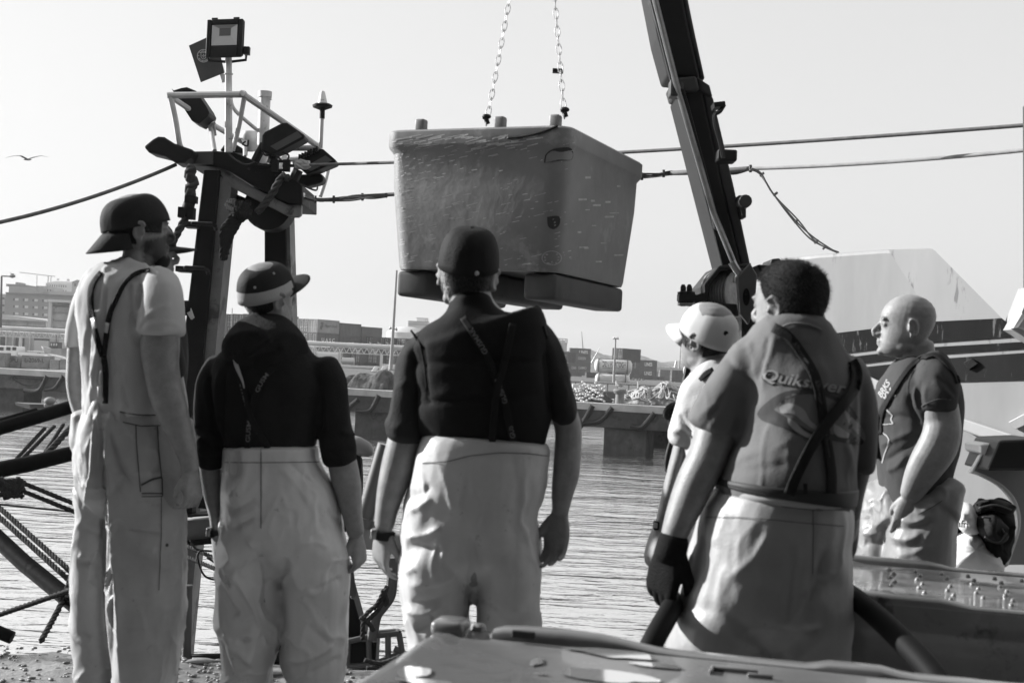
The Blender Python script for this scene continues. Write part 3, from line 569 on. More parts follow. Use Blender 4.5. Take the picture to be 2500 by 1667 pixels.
def netheap(x0, x1, top, v, lab, back=2.5, seed=1, rope=True, D=None):
    rnd = random.Random(seed); t0, t1 = pier_t(x0, back), pier_t(x1, back); e = empty('net_heap', Q((t0 + t1) / 2, back), lab, 'fishing net', 'fishing net heaps on the pier'); n, k = 60, 22; V = []
    for j in range(k):
        for i in range(n):
            u, w = i / (n - 1), j / (k - 1); p = Q(t0 + (t1 - t0) * u, back - 1 + 3 * w)
            h = top * (math.sin(math.pi * w) ** .6) * (math.sin(math.pi * u) ** .35) * (1 + .25 * math.sin(7 * u + seed)); V.append(p + (0, 0, h))
    V = np.array(V); V += np.array([0, -1, .4]) * (fbm(V * 1.6, seed, 4) * .16)[:, None] * np.minimum(1, (V[:, 2:3] - FZ) * 4)
    b = MB(); b.add(V, [(j * n + i, j * n + i + 1, (j + 1) * n + i + 1, (j + 1) * n + i) for j in range(k - 1) for i in range(n - 1)]); b.build('net', mat('net_%d' % (v * 100), v, rough=1, var=.6, vs_=2.5, bump=1, bs=9), e, smooth=True)
    if rope:
        b = MB()
        for q in range(26):
            u = rnd.random() * .9 + .05; w = rnd.random() * .5; pts = []
            for s in range(7):
                uu = min(.98, max(.02, u + .05 * s * rnd.uniform(.3, 1.4))); ww = min(.95, max(.05, w + rnd.uniform(-.1, .14))); pts.append(V[int(ww * (k - 1)) * n + int(uu * (n - 1))] + (0, -.05, .05))
            b.tube(spline(pts, 4), .05, 6)
        b.build('rope', mat('rope_pale', .4, rough=.9, var=.3, vs_=8), e, smooth=True)
netheap(1512, 1600, 1.0, .25, 'coiled pale netting and rope heaped right of the bollard', 3, 2); netheap(1580, 1690, 1.15, .16, 'darker netting heap at the shoulder of the man in white', 3.2, 5)
netheap(842, 905, .85, .07, 'net mound under a dark cover left of the peaked one', 3, 7, False); netheap(868, 958, 1.25, .09, 'peaked net mound under a sheet with a pale cord', 2.6, 8, False); netheap(925, 1010, 1.15, .08, 'net mound with a white tarpaulin top beside the dark vest', 3.4, 9, False)
e = empty('bollard', Q(pier_t(1519, .8), .8), 'mushroom-headed mooring bollard on the pier edge with a gull on it', 'bollard'); b = MB(); b.lathe(Q(pier_t(1519, .7), .7, FZ), [(.02, 0), (.27, 0), (.25, .55), (.38, .66), (.42, .78), (.36, .88), (.02, .9)], 20); b.build('post', mat('iron_grey', .2, rough=.8, var=.3, vs_=3), e, smooth='auto')
def gull(p, s, lab, fl=1, a=.4):
    e = empty('gull', p, lab, 'gull', 'gulls around the harbour'); u = np.array([fl, 0, 0.0]); w = np.array([0, 1.0, 0]); z = np.array([0, 0, 1.0])
    b = MB(); b.rings([np.array([p + u * x * s + z * (zz * s) + r * s * (math.cos(q) * w + math.sin(q) * z) for q in np.linspace(0, 6.283, 10, endpoint=False)]) for x, zz, r in ((-.3, .16, .01), (-.2, .19, .055), (-.02, .25, .095), (.1, .31, .08), (.16, .39, .05), (.2, .44, .05), (.25, .44, .035), (.28, .43, .006))]); 
    for y in (-.03, .03): b.tube([p + w * y * s, p + w * y * s + z * .18 * s], .012 * s, 5)
    b.build('body', mat('gull_white', .75, rough=.7), e, smooth=True)
    b = MB(); b.tube([p + u * .27 * s + z * .43 * s, p + u * .34 * s + z * .415 * s], [.016 * s, .003], 6); b.build('beak', mat('beak_grey', .3), e)
    for y in (-1, 1): b = MB(); b.ell(p + u * (-.12) * s + z * .25 * s + w * y * .075 * s, (.24 * s, .03 * s, .075 * s), None, 10); b.build('wing', mat('gull_grey', .3, rough=.8), e, smooth=True)
    return e
gull(Q(pier_t(1516, .7), .7, FZ + .9), .75, 'gull standing on the bollard', -1); gull(Q(pier_t(1597, .4), .4), .75, 'gull standing on the bare pier edge', -1)
gull(P(28, 674, 119.5), .72, 'gull perched on the lamp arm at the left edge', -1)
for x in (925, 945, 966): gull(P(x - 20, 842.5, 199.6), .95, {925: 'leftmost of the three gulls on the pipe bridge', 945: 'middle one of the three gulls on the pipe bridge', 966: 'gull on the pipe bridge nearest the lamp posts'}[x], -1)
def flying(px, py, D, s, tilt, lab, v=.3):
    c = P(px, py, D); e = empty('gull', c, lab, 'gull', 'gulls around the harbour'); b = MB(); b.rings([np.array([c + np.array([x * s, 0, -.02 * s]) + r * s * np.array([0, math.cos(q), math.sin(q)]) for q in np.linspace(0, 6.283, 8, endpoint=False)]) for x, r in ((-.25, .01), (-.1, .05), (.1, .06), (.22, .03), (.28, .005))]); b.build('body', mat('gull_shade', v), e, smooth=True)
    for sg in (-1, 1):
        b = MB(); pts = [(0, 0, .12, .02), (.35, .16, .11, .02), (.75, .2 + tilt * sg, .07, .012), (1.15, .1 + 1.6 * tilt * sg, .015, .006)]
        b.rings([np.array([c + s * np.array([sg * x * .9 + ch * dx, x * .5 * sg, z + th * dz]) for dx, dz in ((-1, 0), (0, 1), (1, 0), (0, -1))]) for x, z, ch, th in pts]); b.build('wing', mat('gull_shade', v), e, smooth=True)
flying(66, 389, 40, .52, .1, 'gull gliding low against the bright sky at the left'); flying(1219, 742, 110, .5, 0, 'tiny dark gull flying behind the collar of the man in the black vest', .05)
# guard rail along the back of the pier, box frames
e = empty('guard_rail', Q(5, 8), 'dark pipe guard rail along the back of the pier', 'railing'); b = MB()
for z in (.55, 1.1): b.tube([Q(pier_t(1380, 9), 9, FZ + z), Q(pier_t(1720, 9), 9, FZ + z)], .05, 6)
for x in range(1384, 1720, 26): b.tube([Q(pier_t(x, 9), 9, FZ), Q(pier_t(x, 9), 9, FZ + 1.1)], .045, 6)
b.build('rails', mat('rail_dark', .08), e)
e = empty('cable_drum', Q(pier_t(1405, 5), 5), 'pale box unit beside the float heap', 'box'); b = MB(); fbox(b, 1398, 1416, 938, 949, 86, 1.2, bev=.05); b.build('case', mat('boat_pale', .5), e)
for x, y0, y1, lab in ((1558, 932, 950, 'thin pale marker post standing in the nets'), (1505, 930, 942, 'short white marker post beside the lamp post')): post(x, y0, x, y1, 88, .06, .06, 'marker_post', lab, 'post', v=.5)
e = empty('silver_tank', P(785, 870, 150), 'large shiny cylindrical tank lying right of the hooded man', 'tank'); c, s = front(770, 829, 860, 893, 150, 2); b = MB(); b.lathe(c - (s[0] / 2, 0, 0), [(.02, 0), (s[2] / 2, 0), (s[2] / 2, s[0]), (.02, s[0])], 28, (1, 0, 0)); b.build('vessel', mat('steel_bright', .5, rough=.35, metal=.8), e, smooth='auto'); b = MB(); [fbox(b, x, x + 3, 861, 900, 149, .3) for x in (771, 826)]; b.build('stand', mat('boat_pale', .5), e)
e = empty('silver_tank', P(850, 880, 148), 'smaller shiny drum beside the large silver tank', 'tank'); c, s = front(834, 864, 873, 890, 148, 1); b = MB(); b.lathe(c - (s[0] / 2, 0, 0), [(.02, 0), (s[2] / 2, 0), (s[2] / 2, s[0]), (.02, s[0])], 24, (1, 0, 0)); b.build('vessel', mat('steel_bright', .5), e, smooth='auto')
for x, lab in ((908, 'slatted pallet rack behind the nets, left one'), (928, 'slatted pallet rack behind the nets, middle one'), (968, 'slatted pallet rack behind the nets, beside the lamp posts')):
    e = empty('pallet_rack', P(x, 907, 110), lab, 'rack', 'slatted racks behind the nets'); b = MB(); [b.tube([P(x + 2 * k, 907, 110), P(x + 2 * k + 8, 895, 110.4)], .05, 5) for k in range(5)]; b.tube([P(x, 907, 110), P(x + 16, 907.7, 110)], .06, 5); b.build('slats', mat('frame_pale', .55), e)
# small moored boat seen under the pier at the left
e = empty('moored_boat', P(120, 985, 70), 'small pale boat moored beneath the pier at the left', 'boat'); hullpts(40, 190, 70, ((0, 982, 990, .2), (.3, 985, 1002, .8), (.7, 986, 1003, .9), (1, 984, 1000, .5))).build('hull', mat('boat_dark', .1), e); b = MB(); fbox(b, 106, 126, 984, 996, 69, 1, bev=.1); b.ell(P(122, 978, 69), (.3, .3, .2)); b.build('deck_gear', mat('boat_grey', .28), e, smooth='auto')
# ------------------------------------------------------------------ mast gantry of the left-hand boat, 12 m away
GD = 12.0
mk = mat('mast_black', .012, spec=.15, rough=.6, var=.5, vs_=1.5, v2=.07, thr=.62, ts=3, bump=.3, bs=20)
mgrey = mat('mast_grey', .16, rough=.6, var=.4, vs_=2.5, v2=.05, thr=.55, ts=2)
mwh = mat('rail_white', .55, rough=.5, var=.2, vs_=6, v2=.22, thr=.64, ts=14)
mlamp = mat('lamp_housing', .012, spec=.2, rough=.55, var=.3, vs_=10)
gan = empty('mast_gantry', P(500, 1000, GD), 'black steel mast gantry with a railed platform and floodlights, left of the hanging tub', 'mast')
def gp(x, y, dy=0.0): return P(x, y, GD + dy)
def quadleg(b, tl, tr, bl, br, t, D):
    b.hexa([P(*tl, D), P(*tr, D), P(*br, D), P(*bl, D), P(*tl, D) + (0, t, 0), P(*tr, D) + (0, t, 0), P(*br, D) + (0, t, 0), P(*bl, D) + (0, t, 0)])
b = MB(); quadleg(b, (497, 415), (537, 415), (290, 2150), (384, 2150), .32, GD); b.build('leg', mk, gan, bevel=.012)
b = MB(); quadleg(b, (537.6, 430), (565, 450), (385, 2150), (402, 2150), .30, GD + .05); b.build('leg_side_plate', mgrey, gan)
b = MB(); quadleg(b, (645, 500), (696, 505), (650, 2150), (740, 2150), .34, GD + .5); b.build('leg', mk, gan, bevel=.012)
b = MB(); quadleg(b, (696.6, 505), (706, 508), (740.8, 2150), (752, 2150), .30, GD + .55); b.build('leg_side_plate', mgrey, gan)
# platform beam: dark top plate, lighter lower web, end plate
b = MB(); top = [(454, 370), (530, 369), (572, 372), (690, 420), (738, 452), (738, 498), (700, 496), (615, 452), (560, 418), (530, 408), (456, 402)]
b.prism([gp(*p) for p in top], (0, .9, 0)); b.build('platform_beam', mk, gan, bevel=.01)
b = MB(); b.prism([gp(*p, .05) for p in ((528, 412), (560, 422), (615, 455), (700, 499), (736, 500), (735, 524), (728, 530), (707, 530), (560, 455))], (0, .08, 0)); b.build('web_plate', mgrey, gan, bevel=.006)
b = MB(); b.prism([gp(*p, -.04) for p in ((455.5, 371), (519, 371), (519, 401), (456.5, 401))], (0, .036, 0)); b.build('face_plate', mat('plate_dark', .05, rough=.5, var=.3, vs_=2), gan)
b = MB(); b.prism([gp(*p, .3) for p in ((566, 470), (640, 500), (625, 515), (602, 515), (568, 485))], (0, .25, 0)); b.build('bracket', mk, gan)
b = MB(); b.lathe(gp(660, 508, .3), [(.02, -.15), (.22, -.15), (.22, .15), (.02, .15)], 24, (0, 1, 0)); b.build('sheave', mk, gan, smooth='auto')
# rungs on the leg
for (x0, x1, y) in ((463, 527, 548), (445, 508, 656)):
    b = MB(); b.tube([gp(x0, y, -.05), gp(x0 + 8, y - 3, -.2), gp(x1 - 10, y - 1, -.22), gp(x1 - 2, y + 3, -.18), gp(x1, y + 12, -.02)], .018, 8); b.box(gp(x0 + 6, y + 2, -.08), (.12, .2, .05)); b.build('rung', mk, gan, smooth='auto')
b = MB(); b.tube([gp(448, 752, -.12), gp(462, 752, -.1)], .07, 14); b.build('pipe_stub', mk, gan, smooth='auto'); b = MB(); b.prism([gp(455, 762, -.16), gp(464, 752, -.16), gp(472, 775, -.16), gp(466, 780, -.16)], (0, .05, 0)); b.build('label_plate', mat('plate_pale', .45), gan)
# railing: front hoop, rear rail, stanchions
def rail(pts, r=.024, name='rail', m=None):
    b = MB(); b.tube(spline([gp(*p) for p in pts], 6), r, 9); b.build(name, m or mwh, gan, smooth='auto')
rail([(415, 234, -.15), (417, 233, -.15), (500, 232, -.15), (590, 231, -.15), (598, 234, -.12), (690, 297, .5), (780, 360, 1.15)], .03)
rail([(416, 236, -.1), (440, 252, .1), (520, 305, .5), (620, 362, 1.0), (668, 388, 1.2), (740, 388, 1.2)], .026)
rail([(416, 236, -.15), (428, 290, -.12), (437, 345, -.1), (443, 362, -.06), (455, 374, 0)], .026, 'stanchion')
rail([(597, 236, -.12), (583, 310, 0), (568, 368, .05)], .022, 'stanchion'); rail([(520, 288, .5), (517, 320, .4), (524, 368, .3)], .022, 'stanchion')
rail([(803, 405, 1.1), (795, 440, 1.05), (782, 480, 1.0)], .02, 'stanchion'); rail([(700, 365, .9), (688, 400, .7), (672, 428, .5)], .024, 'stanchion')
rail([(710, 362, 1.15), (780, 362, 1.15)], .03, 'rail', mgrey); rail([(598, 345, .6), (598, 382, .5)], .018, 'stanchion')
rail([(563, 236, .4), (574, 270, .4), (633, 322, .6)], .018, 'brace'); b = MB(); b.tube([gp(526, 300, .4), gp(510, 308, .4), gp(515, 335, .4), gp(526, 330, .4), gp(522, 300, .4)], .012, 6); b.build('rope_lashing', mat('rope_pale', .4, rough=.9), gan)
# lamp pole with the big square floodlight, flag plate behind it
b = MB(); b.tube([gp(558, 372, -.05), gp(558, 140, -.05)], [.036, .03], 10); b.tube([gp(558, 182, -.05), gp(558, 180, -.05)], .042, 10); b.build('lamp_pole', mwh, gan, smooth='auto')
b = MB(); b.tube([gp(548, 200, .25), gp(531, 140, .25)], .028, 8); b.build('flag_pole', mwh, gan, smooth='auto')
flag = MB(); flag.prism([gp(*p, .22) for p in ((461, 112), (527, 82), (547, 178), (490, 201))], (0, .012, 0)); flag = flag.build('flag_plate', mat('flag_grey', .075, rough=.55, var=.2, vs_=6), gan)
b = MB(); c = gp(497, 137, .2)
def ring(b, c, r, w, n=30, a0=0, a1=6.2832):
    t = np.linspace(a0, a1, n); V = [c + (r + s) * (math.cos(q) * RT + math.sin(q) * UP) for s in (-w, w) for q in t]; b.add(V, [(i, i + 1, n + i + 1, n + i) for i in range(n - 1)])
ring(b, c, .058, .004); ring(b, c, .042, .003, 20, .4, 2.4); ring(b, c, .046, .003, 20, 3.6, 5.6)
for k in range(9): q = .3 + k * .7; b.prism([c + s * (math.cos(q + d) * RT + math.sin(q + d) * UP) for s, d in ((.04, -.06), (.055, -.06), (.055, .06), (.04, .06))], (0, -.001, 0))
sh = [(-.024, .03), (.024, .03), (.024, -.008), (.012, -.026), (0, -.03), (-.012, -.026), (-.024, -.008)]
for i in range(7): a, d = sh[i], sh[(i + 1) % 7]; b.tube([c + a[0] * RT + a[1] * UP, c + d[0] * RT + d[1] * UP], .003, 4)
for x, z in ((0, 0), (-.011, 0), (.011, 0), (0, .012), (0, -.012)): b.prism([c + (x + s) * RT + (z + t) * UP for s, t in ((-.004, -.005), (.004, -.005), (.004, .005), (-.004, .005))], (0, -.001, 0))
b.build('flag_emblem', mat('emblem_pale', .5), flag)
def floodlight(cx, cy, w, h, dy, rotm, nm='floodlight', open_=True, parent=None):
    """housing with recessed reflector; rotm columns: right, out of the glass, up"""
    c = gp(cx, cy, dy); X, N, Z = rotm; Rm = np.stack([X, N, Z], 1)
    b = MB(); b.box(c - N * .045, (w, .08, h), Rm, .03)
    for k in np.linspace(-.4, .4, 9): b.box(c - N * .11 + X * w * k, (.008, .06, h * .7), Rm)
    for s in (-1, 1): b.box(c + X * s * (w * .5 - .021) + N * .012, (.04, .035, h * .99), Rm, .01)
    for s, hh in ((1, .05), (-1, h * .3)): b.box(c + Z * s * (h * .5 - hh / 2) + N * .0125, (w - .09, .034, hh), Rm, .008)
    for k in (-.3, .3): b.box(c + X * w * k + Z * (h * .5 + .006), (.05, .03, .02), Rm)
    fl = b.build(nm, mlamp, parent or gan, smooth='auto')
    zt, zb, xw = h * .5 - .055, -h * .5 + h * .3 + .005, w * .5 - .05; zc = (zt + zb) / 2; iw, ih = xw * .45, (zt - zb) * .18
    O = [(-xw, zb), (xw, zb), (xw, zt), (-xw, zt)]; I = [(-iw, zc - ih + .03), (iw, zc - ih + .03), (iw, zc + ih + .03), (-iw, zc + ih + .03)]
    f = lambda p, n: c + X * p[0] + Z * p[1] + N * n
    for k, v in ((0, .40), (1, .12), (2, .045), (3, .22)):
        q = MB(); j = (k + 1) % 4; q.add([f(O[k], .024), f(O[j], .024), f(I[j], .004), f(I[k], .004)], [(0, 1, 2, 3)]); q.build('reflector', mat('reflector_metal', .35, rough=.35, metal=.6), fl)
    q = MB(); q.add([f(p, .0045) for p in I], [(0, 1, 2, 3)]); 
    for k in range(9): x = -iw + (k + .5) * 2 * iw / 9; q.add([f((x - .003, I[0][1]), .007), f((x + .003, I[0][1]), .007), f((x + .003, I[2][1]), .007), f((x - .003, I[2][1]), .007)], [(0, 1, 2, 3)])
    q.build('led_panel', mat('led_grey', .10, rough=.3), fl)
    return fl
def fr(right, out):
    N = nrm(out); X = nrm(np.asarray(right) - N * (np.asarray(right) @ N)); return X, N, np.cross(X, N) * (1 if np.cross(X, N)[2] > 0 else -1)
floodlight(549, 94, .33, .37, -.1, (nrm(RT + .03 * UP), nrm((0.0, -1, -.18)), nrm(np.cross(RT, (0, 1, -.18)))))
b = MB(); b.box(gp(603, 125, -.08), (.05, .06, .07)); b.tube([gp(505, 122, -.02), gp(510, 148, .05), gp(558, 152, .02), gp(600, 147, .05), gp(602, 122, -.02)], .014, 6); b.build('lamp_bracket', mlamp, gan)
def darklamp(pts, t, dy, nm='floodlight'):
    """floodlight seen from the back or side: its outline in the photograph, real depth"""
    b = MB(); b.prism([gp(*p, dy) for p in pts], (0, t, 0)); return b.build(nm, mlamp, gan, bevel=.02)
fl = darklamp(((418, 216), (424, 221), (443, 215), (456, 213), (478, 222), (505, 262), (511, 275), (508, 283), (485, 303), (468, 295), (455, 275), (437, 246)), .3, .2)
fl = darklamp(((350, 358), (372, 340), (385, 333), (400, 334), (425, 350), (472, 366), (464, 385), (448, 398), (428, 398), (402, 382), (362, 372)), .3, -.25)
fl = darklamp(((640, 330), (646, 322), (688, 300), (700, 299), (744, 330), (742, 338), (690, 366), (662, 377), (637, 368)), .25, -.2)
b = MB(); b.prism([gp(*p, -.215) for p in ((660, 358), (726, 321), (738, 334), (676, 368))], (0, -.01, 0)); b.build('lens', mat('lens_grey', .10, rough=.15), fl)
b = MB(); b.tube([gp(645, 352, -.1), gp(632, 375, -.1), (gp(622, 395, -.1))], .04, 8); b.tube([gp(672, 372, 0), gp(660, 400, 0)], .045, 8); b.build('lamp_bracket', mlamp, gan)
fl = darklamp(((726, 390), (742, 386), (782, 363), (788, 363), (821, 392), (818, 398), (770, 418), (748, 425), (733, 412)), .25, .55)
b = MB(); b.prism([gp(*p, .535) for p in ((738, 412), (795, 380), (812, 392), (760, 418))], (0, -.01, 0)); b.build('lens', mat('lens_grey', .10), fl)
b = MB(); [b.box(gp(735 + 7 * k, 387 - 3.2 * k, .6), (.02, .2, .05)) for k in range(7)]; b.build('cooling_fin', mlamp, fl)
b = MB(); b.tube([gp(728, 415, .6), gp(718, 438, .6), gp(706, 452, .6)], .05, 8); b.build('lamp_bracket', mlamp, gan)
darklamp(((724, 426), (755, 425), (786, 424), (791, 437), (785, 446), (750, 455), (728, 450)), .2, .75, 'search_lamp')
darklamp(((535, 368), (556, 340), (592, 362), (594, 374), (566, 372)), .2, .9)
# mast pipe, GPS dome, small dome
b = MB(); b.tube([gp(640, 400, .6), gp(647, 228, .6)], .055, 14); b.tube([gp(647, 238, .6), gp(647.3, 224, .6)], .066, 14); b.tube([gp(657, 240, .55), gp(661, 236, .55), gp(661, 244, .55), gp(657, 243, .55)], .01, 6); b.build('mast_pipe', mwh, gan, smooth='auto')
b = MB(); b.tube([gp(783, 362, 1.0), gp(786, 285, 1.0)], .02, 10); b.build('antenna_pole', mwh, gan, smooth='auto'); b = MB(); b.tube([gp(786.5, 290, 1.0), gp(787, 266, 1.0)], .026, 12); b.lathe(gp(787.3, 270, 1), [(.02, 0), (.05, .012), (.095, .03), (.10, .05), (.075, .065), (.02, .068)], 24, UP); b.build('antenna_base', mlamp, gan, smooth='auto')
b = MB(); b.lathe(gp(787.6, 254, 1), [(.052, 0), (.045, .02), (.024, .115), (.017, .126), (.004, .13)], 24, UP); b.build('antenna_dome', mat('dome_white', .7, rough=.4), gan, smooth='auto')
lettering('SIMR', gp(783.5, 246, .94), RT, UP, .012, mat('letter_8', .08), gan, .035)
b = MB(); b.lathe(gp(612, 345, .8), [(.03, -.1), (.07, -.04), (.09, .0), (.1, .05), (.085, .09), (.02, .1)], 20, UP); b.tube([gp(599, 380, .8), gp(600, 345, .8)], .022, 8); b.build('small_dome', mwh, gan, smooth='auto')
for pts in (((558, 374), (575, 390), (600, 402), (622, 396)), ((600, 345), (592, 352), (604, 356), (606, 342)), ((690, 372), (705, 380), (700, 395)), ((640, 372), (650, 380), (672, 378), (690, 396)), ((733, 450), (770, 465), (775, 452))): b = MB(); b.tube(spline([gp(*p, -.15) for p in pts], 6), .009, 5); b.build('cable', mat('cable_black', .02), gan)
# twisted rope: three strands wound round a path
mrope = mat('rope_dark', .05, rough=.9, var=.4, vs_=20)
def strand(b, path, r, pitch, n=3, k=6):
    path = np.asarray(path); d = np.concatenate([[0], np.cumsum(np.linalg.norm(np.diff(path, axis=0), axis=1))]); m = max(8, int(d[-1] / pitch * 7)); m = min(m, 700)
    s = np.linspace(0, d[-1], m); q = np.stack([np.interp(s, d, path[:, i]) for i in range(3)], 1); T = np.gradient(q, axis=0); T /= np.linalg.norm(T, axis=1)[:, None]
    U = np.cross(T, (.3, .9, .1)); U /= np.linalg.norm(U, axis=1)[:, None]; Wv = np.cross(T, U)
    for j in range(n):
        a = s / pitch * 2 * math.pi + j * 2 * math.pi / n; b.tube(q + (U * np.cos(a)[:, None] + Wv * np.sin(a)[:, None]) * r * .52, r * .56, k)
def rope(name, pts, r, label, m=None, twist=True, cat='rope', pitch=None, n=8, group=None):
    r *= .52; pitch = r * 6; b = MB(); path = spline(pts, n) if len(pts) > 2 else np.array(pts)
    if twist: strand(b, path, r, pitch or r * 7)
    else: b.tube(path, r, 8)
    return tag(b.build(name, m or mrope, None, smooth=True), label, cat, group)
mstay = mat('stay_grey', .16, rough=.7, var=.4, vs_=12)
def sag(a, c, s, n=16): return [a + (c - a) * t - np.array([0, 0, s * 4 * t * (1 - t)]) for t in np.linspace(0, 1, n)]
rope('stay_cable', sag(P(-30, 549, 11.0), P(430, 402, 12), .05), .033, 'thick stay cable slanting down to the left edge from the mast gantry', mstay, False, 'cable')
rope('stay_cable', sag(P(735, 403, 11.9), P(2540, 303, 8.2), .04), .026, 'upper taut stay cable running right from the gantry behind the tub and boom', mstay, False, 'cable')
rope('stay_cable', sag(P(1830, 412, 9.8), P(2540, 363, 8.2), .02) , .026, 'lower stay cable to the right of the boom', mat('stay_pale', .3, rough=.7, var=.3, vs_=12), False, 'cable')
rope('stay_cable', [P(740, 480, 12.2), P(775, 488, 12.2), P(850, 485, 12.1), P(940, 476, 12), P(1250, 455, 11.4), P(1560, 432, 10.8), P(1640, 423, 10.3), P(1740, 418, 10), P(1830, 412, 9.8)], .036, 'lower stay cable wrapped with wires, from the gantry to the boom', mstay, False, 'cable')
b = MB(); rr = random.Random(5)
for k in range(3):
    b.tube(spline([P(x, y + rr.uniform(-6, 6), 11.7 - (x - 740) * .002) for x, y in ((742, 478), (780, 487), (820, 487), (860, 484), (905, 479), (945, 476))], 5), .008, 6)
    b.tube(spline([P(x, y + rr.uniform(-5, 5), 10.3) for x, y in ((1560, 429), (1600, 425), (1640, 422), (1690, 424), (1740, 421), (1790, 421), (1832, 412))], 5), .007, 6)
for x, y, D in ((770, 487, 11.7), (815, 487, 11.6), (885, 481, 11.5), (1567, 431, 10.3), (1620, 424, 10.3), (1690, 421, 10.3), (1832, 412, 9.7)): b.tube([P(x, y - 9, D), P(x, y + 9, D)], .012, 5)
tag(b.build('wire_bundle', mat('cable_black', .02), None, True), 'black wires lashed along the lower stay cable', 'wires')
b = MB()
for k in range(3): b.tube(spline([P(x + rr.uniform(-4, 4), y + rr.uniform(-4, 4), 9.6 - k * .02) for x, y in ((1832, 412), (1858, 428), (1890, 475), (1945, 540), (1990, 587), (2045, 620))], 6), .006, 6)
for x, y in ((1860, 426), (1893, 474), (1944, 540), (1993, 590), (2013, 604)): b.tube([P(x - 5, y + 4, 9.6), P(x + 5, y - 4, 9.6)], .01, 5)
tag(b.build('wire_bundle', mat('wire_grey', .14), None, True), 'loop of pale wires hanging from the stay down to the white wheelhouse', 'wires')
# rigging screws, shackles and hanging tackle
def turn(b, p, q, w):
    for s in (-1, 1): b.tube([p + s * w * UP, q + s * w * UP], .014, 6)
    b.box(p, (.06, .06, w * 2.6)); b.box(q, (.06, .06, w * 2.6))
b = MB(); turn(b, P(672, 405, 11.85), P(700, 405, 11.85), .04); b.tube([P(630, 405, 11.85), P(675, 405, 11.85)], .02, 6); b.tube([P(690, 405, 11.85), P(718, 405, 11.85)], .015, 6)
b.build('rigging_screw', mk, gan, smooth='auto')
b = MB(); strand(b, spline([P(718, 402, 11.85), P(735, 396, 11.85), (P(756, 402, 11.85)), P(740, 408, 11.85), P(720, 403, 11.85)], 6), .03, .2); b.build('rope_eye', mat('rope_pale', .4), gan, smooth=True)
e = empty('rigging_tackle', P(460, 560, 11.5), 'dark tackle block with shackle and rope hanging beside the mast leg', 'tackle')
b = MB(); strand(b, spline([P(470, 408, 11.4), P(462, 430, 11.4), P(474, 445, 11.4), P(463, 462, 11.4), P(468, 480, 11.4)], 6), .05, .16); b.build('rope', mrope, e, smooth=True)
b = MB(); b.tube([P(453, 540, 11.4), P(459, 492, 11.4), P(465, 482, 11.4), P(471, 483, 11.4), P(474, 492, 11.4), P(466, 530, 11.4)], .014, 6); b.box(P(467, 488, 11.4), (.1, .08, .06)); b.box(P(445, 519, 11.4), (.06, .08, .09)); b.box(P(468, 522, 11.4), (.05, .1, .1)); b.ell(P(459, 510, 11.4), (.055, .05, .09)); b.build('shackle', mk, e, smooth='auto')
b = MB(); strand(b, [P(459, 508, 11.4), P(452, 535, 11.4), P(425, 585, 11.4), P(400, 640, 11.4)], .035, .2); b.build('fall_rope', mrope, e, smooth=True)
e = empty('net_bundle', P(590, 520, 11.9), 'bundle of dark netting tied under the platform of the gantry', 'net bundle'); rr = random.Random(9); b = MB()
for k in range(22):
    a = rr.uniform(0, 6.28); pts = [P(568 + 14 * math.cos(a) , 500 + 10 * math.sin(a), 11.9), P(590 + rr.uniform(-22, 22), 512 + rr.uniform(-16, 16), 11.8 + rr.uniform(-.1, .1)), P(580 + rr.uniform(-10, 14), 530 + rr.uniform(-8, 8), 11.8), P(562 + rr.uniform(-18, 14), 560 + rr.uniform(-10, 20), 11.8), P(548 + rr.uniform(-8, 8), 615 + rr.uniform(-10, 20), 11.8)]
    strand(b, spline(pts, 4), .025, .14)
b.build('net', mat('net_black', .025, rough=1), e, smooth=True)
b = MB(); strand(b, spline([P(628, 520, 11.7), P(660, 480, 11.7), P(690, 430, 11.7), P(705, 440, 11.7)], 6), .035, .2); b.build('lashing', mrope, e, smooth=True)
# lower-left: outrigger poles, mooring ropes, side rail
mpole = mat('pole_black', .009, spec=.06, rough=.65, var=.4, vs_=4, bump=.3, bs=30)
def pole(pts, r, lab, m=None, name='outrigger_pole', cat='pole'): b = MB(); b.tube(pts, r, 14); return tag(b.build(name, m or mpole, None, smooth='auto'), lab, cat)
pole([P(-30, 1053, 8.4), P(90, 1018, 8.6), P(200, 985, 8.8)], [.046, .046, .044], 'thick black boom crossing behind the man in overalls, upper one'); pole([P(-30, 1040, 8.42), P(90, 1005, 8.62)], .03, 'thin black tube lying along the upper black boom')
pole([P(-30, 1152, 8.0), P(70, 1132, 8.1), P(210, 1098, 8.3)], [.052, .05, .046], 'thick black boom crossing behind the man in overalls, lower one')
pole([P(-40, 1282, 7.2), P(60, 1375, 7.0), P(215, 1500, 6.7)], .045, 'heavy black pole slanting down towards the quay at the left edge')
pole([P(-20, 1535, 6.1), P(30, 1556, 6.1)], .03, 'end of a dark pipe poking over the quay at the left edge')
